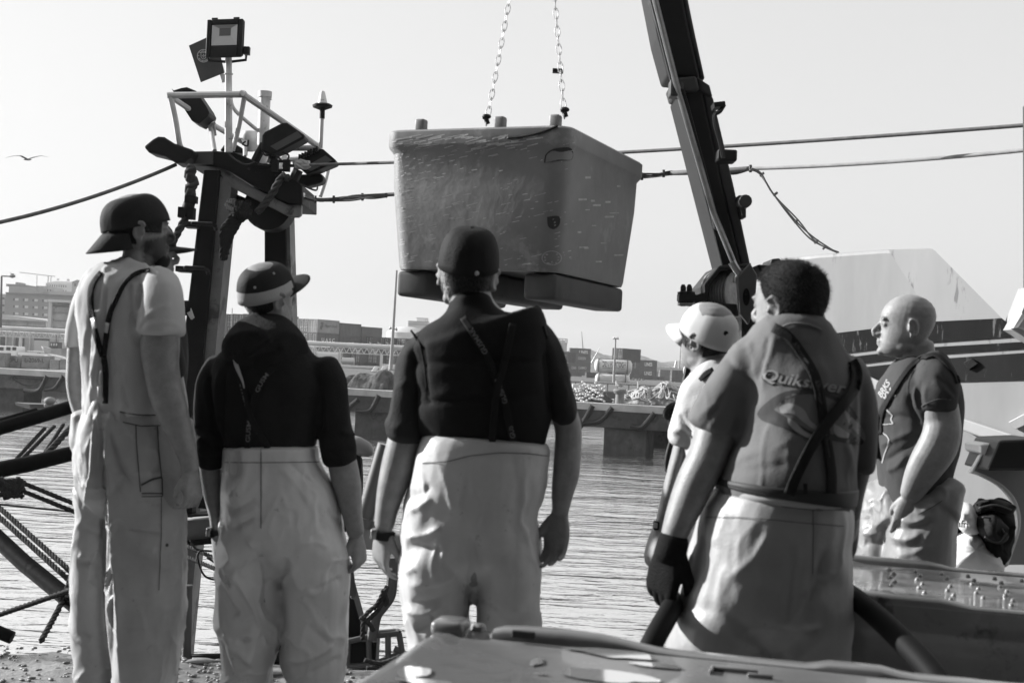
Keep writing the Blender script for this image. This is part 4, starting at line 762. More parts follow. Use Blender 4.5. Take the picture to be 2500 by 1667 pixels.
for pts, r, lab in (((P(-20, 1222, 7.6), P(185, 1405, 7.0)), .030, 'thick dark mooring rope slanting from the left edge, upper one of the pair'), ((P(-20, 1245, 7.6), P(185, 1430, 7.0)), .030, 'thick dark mooring rope slanting from the left edge, lower one of the pair'),
                    ((P(40, 1172, 8), P(215, 1243, 8)), .028, 'dark rope dropping right from the lower boom, upper one'), ((P(40, 1192, 8), P(215, 1262, 8)), .028, 'dark rope dropping right from the lower boom, lower one'), ((P(-20, 1229, 8), P(190, 1250, 8)), .012, 'thin dark line just below the lower boom'),
                    ((P(205, 1260, 6.9), P(165, 1435, 6.8), P(100, 1565, 6.5)), .03, 'dark rope crossing in front of the heavy slanting pole'), ((P(-20, 1506, 6.9), P(190, 1434, 6.7)), .028, 'dark rope rising right across the heavy slanting pole'),
                    ((P(110, 1045, 8.5), P(40, 1120, 8.2)), .025, 'first of the ropes hanging between the two booms'), ((P(133, 1040, 8.5), P(50, 1125, 8.2)), .025, 'second of the ropes hanging between the two booms'), ((P(155, 1036, 8.5), P(100, 1120, 8.2)), .025, 'third of the ropes hanging between the two booms'), ((P(190, 1025, 8.5), P(110, 1112, 8.2)), .04, 'thickest of the ropes hanging between the two booms')):
    rope('mooring_rope', pts, r, lab, pitch=r * 6, group='ropes of the left-hand boat')
b = MB(); rr = random.Random(2)
for k in range(14): strand(b, spline([P(rr.uniform(-20, 60), rr.uniform(1165, 1215), 7.9) for _ in range(4)], 4), .016, .1)
tag(b.build('rope_tangle', mrope, None, True), 'tangle of dark rope under the lower black boom', 'rope')
# stern rail and gear of the left boat seen between the men
e = empty('boat_stern', P(480, 1290, 8.2), 'grey steel stern rail of the low boat between the first two men', 'boat')
b = MB(); b.prism([P(400, 1272, 8.2), P(900, 1236, 8.2), P(905, 1283, 8.2), P(400, 1330, 8.2)], (0, .35, 0)); b.build('gunwale', mat('gunwale_grey', .3, rough=.6, var=.3, vs_=2), e, bevel=.02)
b = MB(); b.prism([P(400, 1262, 8.0), P(560, 1250, 8.0), P(560, 1255, 8.0), P(400, 1267, 8.0)], (0, .2, 0)); b.prism([P(400, 1326, 8.15), P(905, 1280, 8.15), P(905, 1292, 8.15), P(400, 1338, 8.15)], (0, .1, 0)); b.build('rubbing_strake', mk, e)
b = MB(); b.prism([P(483, 1240, 8.3), P(502, 1195, 8.3), P(530, 1245, 8.3)], (0, .1, 0)); b.build('fairlead', mk, e); b = MB(); b.box(P(458, 1248, 8.1), (.08, .1, .06)); b.build('cleat', mk, e)
for z, lab in ((0, 'upper of the two dark lines dropping from the stern rail between the first two men'), (26, 'lower of the two dark lines dropping from the stern rail between the first two men')): rope('mooring_rope', [P(430, 1322 + z, 7.6), P(540, 1368 + z, 7.3)], .024, lab)
rope('rope_loop', [P(465, 1318, 7.4), P(480, 1340, 7.4), P(520, 1345, 7.4), P(488, 1345, 7.35), P(484, 1370, 7.35), P(500, 1405, 7.35), P(530, 1413, 7.35), P(545, 1390, 7.35), P(505, 1360, 7.3)], .011, 'thin black rope loop knotted below the stern rail', mk, False)
e = empty('mooring_post', P(456, 1606, 6.0), 'round steel mooring post on the quay edge beside the man in overalls', 'post'); b = MB(); b.tube([P(455, 1618, 5.95), P(459, 1434, 5.95)], .022, 18); b.lathe(P(459, 1434, 5.95), [(.022, -.005), (.024, .0), (.022, .012), (.005, .013)], 18, UP); b.build('tube', mat('post_steel', .10, rough=.3, metal=.5), e, smooth='auto')
b = MB(); b.tube([P(443, 1618, 6.02), P(446, 1450, 6.02)], .014, 10); b.box(P(440, 1590, 6.02), (.05, .06, .05)); b.build('clamp_rod', mk, e)
b = MB(); b.tube([P(440, 1607, 5.98), P(560, 1605, 5.98)], .022, 8); b.tube([P(640, 1612, 5.98), P(700, 1600, 5.98)], .03, 8); tag(b.build('edge_pipe', mk, None, True), 'dark pipe lying along the quay edge behind the hooded man', 'pipe')
e = empty('deck_gear', P(880, 1560, 6.9), 'steel deck cage with rope-wound hook post below the watch of the black-vested man', 'deck gear')
b = MB(); [b.tube([P(*p, 6.9) for p in q], .016, 8) for q in (((846, 1566), (900, 1553), (974, 1545)), ((846, 1626), (910, 1622), (982, 1592)), ((900, 1553), (902, 1622)), ((947, 1548), (948, 1607)), ((974, 1545), (982, 1592)), ((850, 1566), (848, 1626)), ((962, 1582), (1000, 1600)))]; b.tube([P(846, 1562, 7.3), P(905, 1545, 7.3), P(972, 1540, 7.3)], .016, 8); b.tube([P(974, 1545, 6.9), P(972, 1540, 7.3)], .016, 8); b.build('cage_frame', mat('frame_steel', .12, rough=.4, metal=.4), e, smooth='auto')
b = MB(); b.box(P(872, 1592, 7.0), (.22, .2, .16)); b.prism([P(846, 1380, 7.0), P(852, 1420, 7.0), P(880, 1520, 7.0), P(905, 1560, 7.0), P(905, 1600, 7.0), P(846, 1600, 7.0)], (0, .2, 0)); b.build('gear_body', mk, e, bevel=.01)
b = MB(); b.tube(spline([P(*p, 6.9) for p in ((958, 1360), (957, 1420), (952, 1455), (935, 1480), (918, 1505), (908, 1560))], 6), .03, 10); b.build('hook_post', mat('frame_steel', .12), e, smooth='auto')
b = MB(); [strand(b, spline([P(*p, 6.8) for p in q], 5), .013, .08) for q in (((938, 1440), (920, 1475), (890, 1505), (885, 1560)), ((945, 1430), (928, 1480), (912, 1500), (892, 1520)), ((930, 1462), (945, 1476), (940, 1450), (932, 1440)), ((880, 1505), (900, 1520), (912, 1540)), ((890, 1610), (930, 1618), (980, 1600)), ((895, 1630), (925, 1628), (985, 1612)))]; b.build('rope', mrope, e, smooth=True)
b = MB(); rr = random.Random(1); [b.tube(spline([P(852 + rr.uniform(-8, 10), 1395, 6.9), P(855 + rr.uniform(-8, 12), 1425, 6.9), P(860 + rr.uniform(-10, 12), 1455 + rr.uniform(-10, 12), 6.9)], 4), .004, 4) for _ in range(16)]; b.build('frayed_rope', mat('rope_mid', .12), e)
e = empty('deck_lamp', P(890, 1090, 8.6), 'rounded grey deck lamp head beside the elbow of the hooded man', 'lamp'); b = MB(); b.rings([P(x, y, 8.6) + r * np.array([(0 * math.cos(q), math.cos(q), math.sin(q)) for q in np.linspace(0, 6.283, 16, endpoint=False)]) for x, y, r in ((850, 1080, .03), (858, 1083, .06), (880, 1090, .062), (900, 1097, .05), (910, 1101, .028), (912, 1102, .004))]); b.build('head', mat('lamp_grey', .2, rough=.5), e, smooth=True); b = MB(); b.tube([P(862, 1090, 8.6), P(874, 1125, 8.6), P(876, 1180, 8.6), P(870, 1270, 8.3)], .03, 8); b.build('stem', mk, e, smooth='auto')
e = empty('hydraulic_ram', P(915, 1200, 7.8), 'leaning shiny ram with a clamp beside the wrist of the man in the black vest', 'ram'); b = MB(); b.tube([P(942, 1085, 7.8), P(888, 1275, 7.8)], [.05, .055], 14); b.tube([P(892, 1262, 7.8), P(885, 1282, 7.8)], .075, 14); b.build('tube', mat('ram_steel', .2, rough=.3, metal=.6), e, smooth='auto'); b = MB(); b.prism([P(*p, 7.75) for p in ((870, 1280), (985, 1310), (985, 1350), (880, 1340))], (0, .2, 0)); b.box(P(970, 1365, 7.7), (.12, .1, .06)); b.box(P(972, 1380, 7.7), (.1, .1, .05)); b.build('mount', mat('gunwale_grey', .3), e, bevel=.01)
# ------------------------------------------------------------------ crane boom, white wheelhouse, hanging tub, fish tubs
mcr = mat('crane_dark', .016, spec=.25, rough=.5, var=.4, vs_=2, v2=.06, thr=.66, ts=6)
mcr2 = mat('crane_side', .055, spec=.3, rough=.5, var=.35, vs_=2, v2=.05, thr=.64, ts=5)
mrod = mat('crane_rod', .34, rough=.3, metal=.6, var=.3, vs_=12)
cr = empty('deck_crane', P(1800, 900, 7.4), 'dark telescopic crane boom with a rope winch rising out of the picture', 'crane')
def dcr(y): return 7.25 - .6 * (760 - y) / 760      # the boom leans a little towards us
def beam(b, xs, t0, nm, m, parent=cr, y=(0, 1)):
    pass
def strip(pts, t, off, nm, m, bev=.012, parent=cr):
    """face of the boom: left edge/right edge pixel pairs down its length, real depth t"""
    b = MB(); rr = []
    for (xa, xb, y, dy) in pts:
        D = dcr(y) + off; a, c = P(xa, y, D), P(xb, y + dy, D); rr.append(np.array([a, c, c + (0, t, 0), a + (0, t, 0)]))
    b.rings(rr); return b.build(nm, m, parent, bevel=bev)
strip(((1575, 1655, -60, 0), (1604, 1686, 90, 2), (1630, 1709, 185, 6)), .30, 0, 'inner_boom', mcr)
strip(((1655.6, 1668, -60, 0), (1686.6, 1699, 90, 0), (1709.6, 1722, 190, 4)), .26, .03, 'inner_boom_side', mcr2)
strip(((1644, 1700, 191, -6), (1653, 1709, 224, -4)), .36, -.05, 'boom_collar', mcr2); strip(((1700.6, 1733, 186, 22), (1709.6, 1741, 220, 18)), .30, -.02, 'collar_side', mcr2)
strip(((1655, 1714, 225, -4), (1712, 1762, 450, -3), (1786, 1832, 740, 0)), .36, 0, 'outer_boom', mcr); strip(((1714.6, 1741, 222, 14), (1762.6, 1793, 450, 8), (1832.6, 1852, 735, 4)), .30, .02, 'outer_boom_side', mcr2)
strip(((1658, 1672, 215, 0), (1716, 1730, 430, 0), (1745, 1762, 560, 0)), .05, -.075, 'boom_flange', mcr)
b = MB(); b.tube([P(1584, -60, dcr(-60) - .06), P(1650, 200, dcr(200) - .06), P(1742, 520, dcr(520) - .08), P(1802, 668, dcr(668) - .1)], .016, 10); b.build('ram_rod', mrod, cr, smooth='auto')
b = MB(); b.tube([P(1576, -60, dcr(-60) - .02), P(1644, 210, dcr(200) - .02)], .012, 8); b.build('hose', mat('cable_black', .02), cr)
b = MB(); b.box(P(1650, 218, dcr(200)), (.07, .1, .09)); b.build('cable_guide', mcr2, cr, bevel=.01)
b = MB(); b.prism([P(*p, 6.5) for p in ((1743, 250), (1770, 247), (1772, 258), (1757, 260), (1745, 262))], (0, .1, 0)); b.tube(spline([P(*p, 6.52) for p in ((1768, 256), (1758, 272), (1745, 282), (1748, 310), (1758, 345), (1764, 375), (1766, 386))], 5), .012, 6); b.build('hose_bracket', mcr, cr)
b = MB(); b.box(P(1772, 383, 6.8), (.1, .12, .06)); b.build('hose_clip', mcr, cr, bevel=.01)
b = MB(); b.prism([P(*p, 7.) for p in ((1803, 476), (1822, 478), (1822, 532), (1812, 532))], (0, .1, 0)); b.lathe(P(1816, 494, 6.98), [(.01, -.06), (.035, -.06), (.035, .06), (.01, .06)], 12, (0, 1, 0)); b.build('pin_lug', mcr2, cr, bevel=.006)
# winch housing: hexagonal side plates, drum with rope
def plate(pts, D, t, nm, m, hole=None):
    b = MB(); b.prism([P(*p, D) for p in pts], (0, t, 0)); return b.build(nm, m, cr, bevel=.008)
plate(((1757, 648), (1836, 642), (1778, 712), (1800, 716), (1725, 742), (1720, 730), (1722, 694)), 7.45, .06, 'winch_back', mcr)
plate(((1720, 694), (1757, 648), (1835, 643), (1834, 652), (1762, 659), (1728, 700), (1730, 745), (1722, 746)), 6.9, .5, 'winch_hood', mcr)
plate(((1722, 738), (1800, 742), (1805, 772), (1770, 770), (1724, 752)), 6.88, .55, 'winch_base', mcr)
sp = plate(((1800, 676), (1832, 642), (1849, 672), (1844, 745), (1828, 793), (1806, 764)), 6.8, .05, 'winch_side_plate', mcr2)
b = MB(); t = np.linspace(0, 6.283, 24, endpoint=False); o = P(1822, 725, 6.797); b.prism([o + .018 * math.cos(q) * RT + .045 * math.sin(q) * UP for q in t], (0, -.002, 0)); b.build('axle_hole', mat('hole_black', .004, rough=1), cr)
b = MB(); a, c = P(1737, 722, 7.1), P(1800, 718, 7.); ax = nrm(c - a); L = np.linalg.norm(c - a); prof = []
for k in range(9): h0 = L * k / 9; prof += [(.108, h0), (.125, h0 + L / 36), (.125, h0 + L / 12), (.108, h0 + L / 9.2)]
b.lathe(a, [(.01, 0)] + prof + [(.01, L)], 28, ax); b.build('rope_drum', mat('winch_rope', .3, rough=.6, metal=.3, var=.3, vs_=18, bump=.6, bs=60), cr, smooth='auto')
b = MB(); b.tube([P(1798, 690, 6.87), P(1804, 668, 6.85), P(1786, 640, 6.85)], .022, 10); b.build('wire_lead', mrod, cr, smooth='auto')
b = MB(); b.prism([P(*p, 6.9) for p in ((1692, 722), (1722, 714), (1722, 734), (1696, 740))], (0, .12, 0))
for x in (1668, 1683):
    b.lathe(P(x, 748, 6.85), [(.008, 0), (.028, .005), (.028, .03), (.022, .035), (.022, .05), (.03, .055), (.03, .075), (.015, .08), (.015, .1), (.008, .115)], 14, UP); b.box(P(x, 727, 6.85), (.055, .09, .035))
b.build('hydraulic_valve', mcr, cr, smooth='auto'); b = MB(); [b.lathe(P(x, 745, 6.85), [(.01, 0), (.0295, 0), (.0295, .012), (.01, .012)], 14, UP) for x in (1668, 1683)]; b.build('brass_ring', mat('fitting_pale', .4, rough=.3, metal=.5), cr, smooth='auto')
b = MB(); b.prism([P(*p, 7.1) for p in ((1808, 760), (1852, 735), (1868, 2900), (1815, 2900))], (0, .4, 0)); b.build('crane_column', mcr, cr, bevel=.02)
b = MB(); b.prism([P(*p, 7.2) for p in ((1850, 645), (1900, 650), (1905, 660), (1870, 668), (1860, 680))], (0, .2, 0)); b.build('crane_arm', mcr, cr, bevel=.01)
b = MB(); b.tube([P(1686, 865, 7.2), P(1668, 960, 7.2), P(1652, 1060, 7.2)], .02, 10); b.build('stanchion', mcr, None); tag(bpy.data.objects[-1] if False else [o for o in COL.objects if o.name.startswith('stanchion') and o.parent is None][-1], 'dark upright rod standing behind the man in the white cap', 'rod')
e = empty('cable_hook', P(1642, 1008, 7.0), 'black coiled hook hanging on the rod behind the man in the white cap', 'hook'); b = MB(); b.tube(spline([P(*p, 6.) for p in ((1660, 998), (1646, 990), (1632, 998), (1626, 1012), (1634, 1018), (1648, 1008))], 6), .016, 8); b.tube(spline([P(*p, 6.) for p in ((1662, 1002), (1648, 1004), (1640, 1020), (1640, 1038))], 6), .018, 8); b.build('hook', mcr, e, smooth=True); b = MB(); b.tube(spline([P(*p, 5.5) for p in ((1640, 1075), (1631, 1110), (1628, 1135), (1634, 1150), (1652, 1115), (1655, 1075))], 5), .012, 8); b.build('bag_strap', mcr, e, smooth=True)

# white wheelhouse side: one steel shell with painted stripes and a crease, seen at a slant
mhull = mat('hull_white', .33, rough=.45, var=.12, vs_=1.2, v2=.17, thr=.635, ts=4, bump=.25, bs=3, stretch=(2.2, 2.2, .55))
mstr = mat('hull_stripe', .010, spec=.12, rough=.65, var=.3, vs_=2, v2=.14, thr=.62, ts=7, stretch=(3, 3, .5)); mstr2 = mat('hull_stripe_grey', .016, spec=.12, rough=.65, var=.3, vs_=2, v2=.14, thr=.62, ts=7, stretch=(3, 3, .5))
def hd(x): return 1 / (1 / 8.6 + (1 / 7.4 - 1 / 8.6) * (x - 1880) / 620)
boat = empty('trawler_wheelhouse', P(2200, 1300, 7.8), 'white steel side of a fishing boat with dark stripes, behind the two right-hand men', 'boat')
def hpoly(pts, off, t, nm, m, bev=0): b = MB(); b.prism([P(x, y, hd(x) + off) for x, y in pts], (0.35 * t, t, 0)); return b.build(nm, m, boat, bevel=bev)
hpoly(((1893, 633), (2000, 620), (2150, 609), (2262, 605), (2276, 607), (2282, 611), (2445, 775), (2520, 838), (2520, 1420), (1880, 1420), (1870, 1000), (1886, 700)), 0, 1.6, 'side_shell', mhull, .025)
hpoly(((2520.6, 838), (2900, 960), (2900, 1420), (2520.6, 1420)), 0, 1.6, 'side_shell', mhull, .01)
hpoly(((1860, 1421), (2900, 1421), (2900, 3000), (1860, 3000)), .05, 1.7, 'hull', mstr, .02)
hpoly(((2168, 609), (2276, 608), (2282, 612), (2445, 776), (2238, 800), (2236, 715)), -.006, .004, 'crease_panel', mat('hull_white_b', .36, rough=.45, var=.12, vs_=1.2, v2=.2, thr=.63, ts=5, stretch=(2.2, 2.2, .6)))
hpoly(((1880, 834), (2025, 815), (2275, 785), (2446, 777), (2497, 820), (2270, 836), (2062, 862), (1880, 884)), -.009, .006, 'wide_stripe', mstr)
hpoly(((1880, 893), (2070, 872), (2280, 847), (2503, 834), (2506, 842), (2500, 850), (2280, 865), (2080, 890), (1880, 912)), -.009, .006, 'thin_stripe', mstr)
hpoly(((1880, 920), (2085, 899), (2290, 876), (2520, 860), (2520, 926), (2340, 931), (2200, 935), (1880, 955)), -.009, .006, 'lower_stripe', mstr2)
hpoly(((2352, 885), (2372, 874), (2388, 888), (2366, 903)), -.03, .025, 'patch_plate', mstr2, .004)
hpoly(((2462, 1030), (2500, 1010), (2520, 1015), (2520, 1030), (2480, 1048)), -.03, .025, 'patch_plate', mhull, .004)
for a, c, w in (((2344, 1018), (2520, 1076), .07), ((2100, 906), (2180, 946), .06), ((2100, 938), (2200, 985), .05)):
    b = MB(); b.prism([P(a[0], a[1], hd(a[0]) - .02), P(c[0], c[1], hd(c[0]) - .02), P(c[0], c[1], hd(c[0]) - .02) - w * 1.2 * UP, P(a[0], a[1], hd(a[0]) - .02) - w * UP], (-.03, -.09, 0)); b.build('rubbing_rail', mat('rail_paint', .5, rough=.5, var=.1, vs_=3), boat, bevel=.01)
b = MB(); b.prism([P(*p, 8.5) for p in ((1881, 640), (1884, 632), (1905, 630), (1908, 640), (1900, 670), (1880, 672))], (0, .3, 0)); b.build('vent_hole', mcr, boat, bevel=.01)
b = MB(); b.tube([P(2505, 810, 7.2), P(2480, 800, 7.2), P(2500, 770, 7.2)], .03, 8); b.prism([P(*p, 7.3) for p in ((2478, 804), (2520, 700), (2530, 850))], (0, .2, 0)); b.build('bow_fitting', mhull, boat)
b = MB(); b.prism([P(*p, 7.6) for p in ((2497, 262), (2530, 230), (2540, 900), (2499, 860))], (.02, .03, 0)); b.build('corner_post', mat('post_white', .8, rough=.5), boat)
# curved white bulwark bracket with its black cap
bk = empty('bulwark_bracket', P(2450, 1380, 5.7), 'white curved bulwark bracket with a black cap at the right edge', 'bracket')
cv = spline([(2372, 1148), (2400, 1158), (2440, 1180), (2470, 1212), (2484, 1250), (2484, 1290), (2472, 1330), (2455, 1378)], 6); xs = [P(x, y, 5.7) for x, y in cv]
b = MB(); b.prism([P(2396, 1106, 5.7)] + [P(2372, 1148, 5.7)] + xs[1:] + [P(2540, 1378, 5.7), P(2540, 1090, 5.7)], (.05, .12, 0)); b.build('web', mat('bracket_grey', .28, rough=.5, var=.15, vs_=3), bk)
b = MB(); r_ = [np.array([p - .012 * RT * 0 + UP * .0, p + (.0, -.035, 0), p + (.0, -.035, 0) - RT * .016 - UP * .008, p - RT * .016 - UP * .008]) for p in [P(2396, 1106, 5.66)] + [P(x, y, 5.66) for x, y in cv]]; b.rings(r_); b.build('edge_flange', mat('bracket_white', .8, rough=.4), bk, bevel=.004)
b = MB(); b.prism([P(*p, 5.6) for p in ((2393, 1085), (2440, 1078), (2432, 1122), (2420, 1118), (2394, 1105))], (0, .2, 0)); b.build('lug', mat('bracket_white', .8), bk, bevel=.008)
b = MB(); b.prism([P(*p, 5.5) for p in ((2442, 1074), (2540, 1070), (2540, 1149), (2411, 1149))], (0, .3, 0)); b.build('cap', mat('bracket_black', .015, rough=.35, v2=.3, thr=.74, ts=24), bk, bevel=.012)

# the hanging insulated tub
mtub = mat('tub_plastic', .20, rough=.5, var=.25, vs_=2.5, v2=.27, thr=.59, ts=3.5, bump=.3, bs=12)
def tub(c, ax, ay, size, label, taper=.07, feet=True, hang=False, m=mtub, lid=None, lz=0):
    """insulated fish tub: c = centre of the base, ax/ay horizontal axes, size (x, y, z)"""
    X, Y, Z = np.asarray(ax, float), np.asarray(ay, float), np.array([0, 0, 1.0]); c = np.asarray(c, float); sx, sy, sz = size
    e = empty('fish_tub', c, label, 'fish tub', 'insulated fish tubs')
    def loop(hx, hy, z, r, n=8):
        p = []
        for qx, qy, a0 in ((1, 1, 0), (-1, 1, 90), (-1, -1, 180), (1, -1, 270)):
            for k in range(n): a = R(a0 + 90 * k / (n - 1)); p.append(c + X * (qx * (hx - r) + r * math.cos(a)) + Y * (qy * (hy - r) + r * math.sin(a)) + Z * z)
        return np.array(p)
    f = .13 if feet else 0; b = MB(); hx, hy = sx / 2, sy / 2; t = taper
    prof = [(hx - t, hy - t, f, .1), (hx - t * .9, hy - t * .9, f + .02, .1), (hx - t * .35, hy - t * .35, sz * .66, .1), (hx - t * .3, hy - t * .3, sz - .11, .09), (hx - .004, hy - .004, sz - .085, .08), (hx, hy, sz - .07, .08), (hx, hy, sz - .01, .08), (hx - .01, hy - .01, sz, .08), (hx - .075, hy - .075, sz, .07), (hx - .085, hy - .085, sz - .02, .07)]
    if lid: prof = prof[:-2] + [(hx - .03, hy - .03, sz, .08), (hx - .05, hy - .05, sz - .007, .07), (.05, .05, sz - .006, .03)]
    else: prof += [(hx - .13, hy - .13, sz - .2, .06), (.05, .05, sz - .2, .03)]
    b.rings([loop(*q) for q in prof]); b.build('shell', m, e, smooth='auto')
    if feet:
        for k in (-1, 0, 1):
            b = MB(); w = sx * .17; x0 = k * (hx - t - w / 2 - .005); b.box(c + X * x0 + Z * .062, (w, sy - 2 * t - .06, .124), np.stack([X, Y, Z], 1), .02); b.build('skid', mat('skid_shade', .09, rough=.7, var=.3, vs_=4), e, smooth='auto')  # underside shade is put into the darker skid colour
    return e, c, X, Y, Z, hx, hy
Zr = 2.49; n1 = P(1390, 305, 6.0); nl = P(945, 316, 6.38); nr_ = P(1562, 415, 7.25)
AX = nrm((n1 - nl) * (1, 1, 0)); AY = np.array([-AX[1], AX[0], 0]); AY = AY * np.sign(AY[1]); sxh, syh, TH = .97, 1.16, .80
ct = n1 - AX * sxh / 2 + AY * syh / 2; ct[2] = Zr - TH
e, c, X, Y, Z, hx, hy = tub(ct, AX, AY, (sxh, syh, TH), 'grey fish tub hanging in mid-air from two chains', taper=.06)
PRt = np.stack([X, Y, Z], 1); fr_ = c - Y * (hy - .035)
for k, v in ((-.3, .1), (.12, .1), (.4, .1)): b = MB(); b.box(c + X * k - Y * (hy - .04) + Z * (TH + .02), (.05, .05, .07), PRt, .01); b.build('rim_lug', mtub, e, smooth='auto')
tsh = [o for o in e.children if o.name.startswith('shell')][0]; tV = np.array([v.co[:] for v in tsh.data.vertices]); tbv = BVHTree.FromPolygons([tuple(v) for v in tV], [tuple(p.vertices) for p in tsh.data.polygons])
def patch(poly, m, nm, off=.003):
    """flat shape laid on the tub wall where it shows in the photograph"""
    V = [];
    for x, y in poly:
        d = nrm(P(x, y, 1) - CAM); h = tbv.ray_cast(tuple(CAM), tuple(d))
        if h[0] is None: return
        V.append(np.array(h[0]) - d * off)
    q = np.mean(V, 0); n = len(V); return link(nm, [q] + V, [(0, 1 + k, 1 + (k + 1) % n) for k in range(n)], m, e, False)
rd = mat('recess_shade_and_plug', .025); 
patch(spline([(1328, 398), (1332, 378), (1350, 365), (1385, 360), (1398, 368), (1396, 390), (1370, 392), (1345, 396), (1328, 398)], 4)[:-1], rd, 'handle_recess_shade'); patch(spline([(1336, 530), (1364, 528), (1366, 548), (1352, 560), (1338, 552), (1336, 530)], 4)[:-1], rd, 'drain_plug')  # shade inside the handle recess painted as a flat dark patch; plug is dark
patch(spline([(1000, 690), (1000, 672), (1060, 668), (1080, 676), (1078, 690), (1000, 690)], 3)[:-1], rd, 'fork_pocket_shade'); patch([(1215, 688), (1215, 664), (1300, 664), (1304, 690)], mat('recess_shade_mid', .08), 'fork_pocket_shade'); patch([(1440, 720), (1440, 682), (1478, 686), (1474, 726)], rd, 'fork_pocket_shade')  # fork pockets: their inner shade is painted flat, no openings cut
for k in range(24): pass
mb_ = mat('badge_grey', .34); tt_ = np.linspace(0, 6.283, 25)
for k in range(24): a, d = tt_[k], tt_[k + 1]; patch([(1347 + 25 * math.cos(a), 630 + 18 * math.sin(a)), (1347 + 25 * math.cos(d), 630 + 18 * math.sin(d)), (1347 + 23 * math.cos(d), 630 + 16 * math.sin(d)), (1347 + 23 * math.cos(a), 630 + 16 * math.sin(a))], mb_, 'moulded_badge') if False else None
bV, bF = [], []
def streak(b, x, y, l, w, sl):
    q = []
    for xx, yy in ((x, y), (x + l, y - l * sl), (x + l, y - l * sl + w), (x, y + w)):
        d = nrm(P(xx, yy, 1) - CAM); h = tbv.ray_cast(tuple(CAM), tuple(d))
        if h[0] is None: return
        q.append(np.array(h[0]) - d * .003)
    b.add(q, [(0, 1, 2, 3)])
b = MB()
for k in range(24):
    a, d = tt_[k], tt_[k + 1]; q = []
    for r, t in ((1, a), (1, d), (.9, d), (.9, a)):
        dd = nrm(P(1347 + 25 * r * math.cos(t), 630 + 18 * r * math.sin(t), 1) - CAM); q.append(np.array(tbv.ray_cast(tuple(CAM), tuple(dd))[0]) - dd * .003)
    b.add(q, [(0, 1, 2, 3)])
for y, l in ((620, 30), (627, 38), (634, 36), (641, 26)): streak(b, 1347 - l / 2, y, l, 3, .02)
b.build('moulded_badge', mb_, e)
b = MB(); rr = random.Random(8)
for k in range(330):
    u = rr.random() ** 2.4; y = rr.uniform(345, 650); x = 958 + u * 440; streak(b, x, y, rr.choice((4, 7, 12, 20)) * rr.uniform(.6, 1.4), rr.uniform(.8, 1.8), .18 + .1 * rr.random())
for k in range(60): streak(b, rr.uniform(960, 1300), 335 + rr.random() ** 2 * 30, rr.uniform(12, 46), rr.uniform(1.5, 4), .1 + .2 * rr.random())
for k in range(16): x = rr.uniform(1410, 1510); streak(b, x, rr.uniform(430, 640), rr.uniform(8, 26), rr.uniform(1.5, 5), .02)
b.build('scrape_marks', mat('scrape_pale', .42, rough=.5, var=.4, vs_=30), e)
b = MB(); b.tube(spline([c + X * (.18 + .05 * k) - Y * (hy + .006) + Z * (TH - .055 + .002 * k * k) for k in range(6)], 4), .006, 6); b.build('rim_rope', mcr, e, smooth=True)
# chains of real links up to the ring above the picture
def chain(a, bb, lab, w=.011):
    L = np.linalg.norm(bb - a); d = (bb - a) / L; u = nrm(np.cross(d, (.2, 1, .1))); v = np.cross(d, u); pit = .046; n = int(L / pit); b = MB(); n_ = MB()
    for i in range(n):
        s, q = (u, v) if i % 2 else (v, u); o = a + d * (i + .5) * pit; rr_ = [o + s * (.0125 * math.cos(t)) + d * (.031 * math.sin(t)) for t in np.linspace(0, 6.283, 10)]; b.tube(rr_[:-1] + [rr_[0]], .0024, 5, False)
    return tag(b.build('lifting_chain', mat('chain_zinc', .6, rough=.4, metal=.5, var=.3, vs_=20), None, True), lab, 'chain', 'chains holding the hanging tub')
topc = P(1305, -330, 6.6)
for k, (x, y, D, lab) in enumerate(((1187, 305, 6.2, 'lifting chain running up from the middle of the tub rim'), (1378, 288, 6.05, 'lifting chain running up from the near corner of the tub rim'))):
    q = chain(P(x, y, D), topc if k == 0 else P(1338, -200, 6.3), lab); e2_ = MB(); e2_.tube([P(x - 6, y - 20, D), P(x, y - 15, D), P(x + 4, y - 2, D)], .012, 7); e2_.ell(P(x + 1, y - 20, D), (.022, .016, .013)); e2_.build('hook', mcr, q, smooth='auto')
    if k: e2_ = MB(); e2_.box(P(1362, 174, 6.15), (.05, .03, .018)); e2_.tube([P(1350, 174, 6.15), P(1372, 172, 6.15)], .006, 6); e2_.build('shortening_hook', mcr, q)

# tub with a wet lid at the very bottom, turned a little
mlid = mat('lid_wet', .19, rough=.26, var=.25, vs_=2.2, rvar=.16, v2=.14, thr=.64, ts=2.4, bump=.12, bs=10, coat=.6)
zt = .80
pA, pB, pC = G(1078, 1526, zt), G(2330, 1648, zt), G(840, 1680, zt)
fx = nrm((pB - pA) * (1, 1, 0)); fy = np.array([-fx[1], fx[0], 0]); fy *= np.sign(fy[1])
wx = np.linalg.norm(pB - pA) + .12; wy = 1.15; cc = (pA + fx * wx / 2 - fy * wy / 2); cc[2] = 0
e, c, X, Y, Z, hx, hy = tub(cc, fx, fy, (wx, wy, zt), 'grey fish tub with a wet glossy lid, closest to the viewer', lid=True, m=mlid)
PRt = np.stack([X, Y, Z], 1)
def ridge(rows, fn, m, e):
    b = MB(); b.rings([np.array([fn(u, v + w * (.5 - .5 * math.cos(t)), -.012 + (h + .012) * math.sin(t) ** .5 if 0 < t < 3.14 else -.02) for t in np.linspace(0, math.pi, 11)]) for u, v, h, w in rows]); b.build('lid_ridge', m, e, smooth='auto')
def at(u, v, z=0): return c + X * (-hx + u) + Y * (hy - v) + Z * (zt + z)
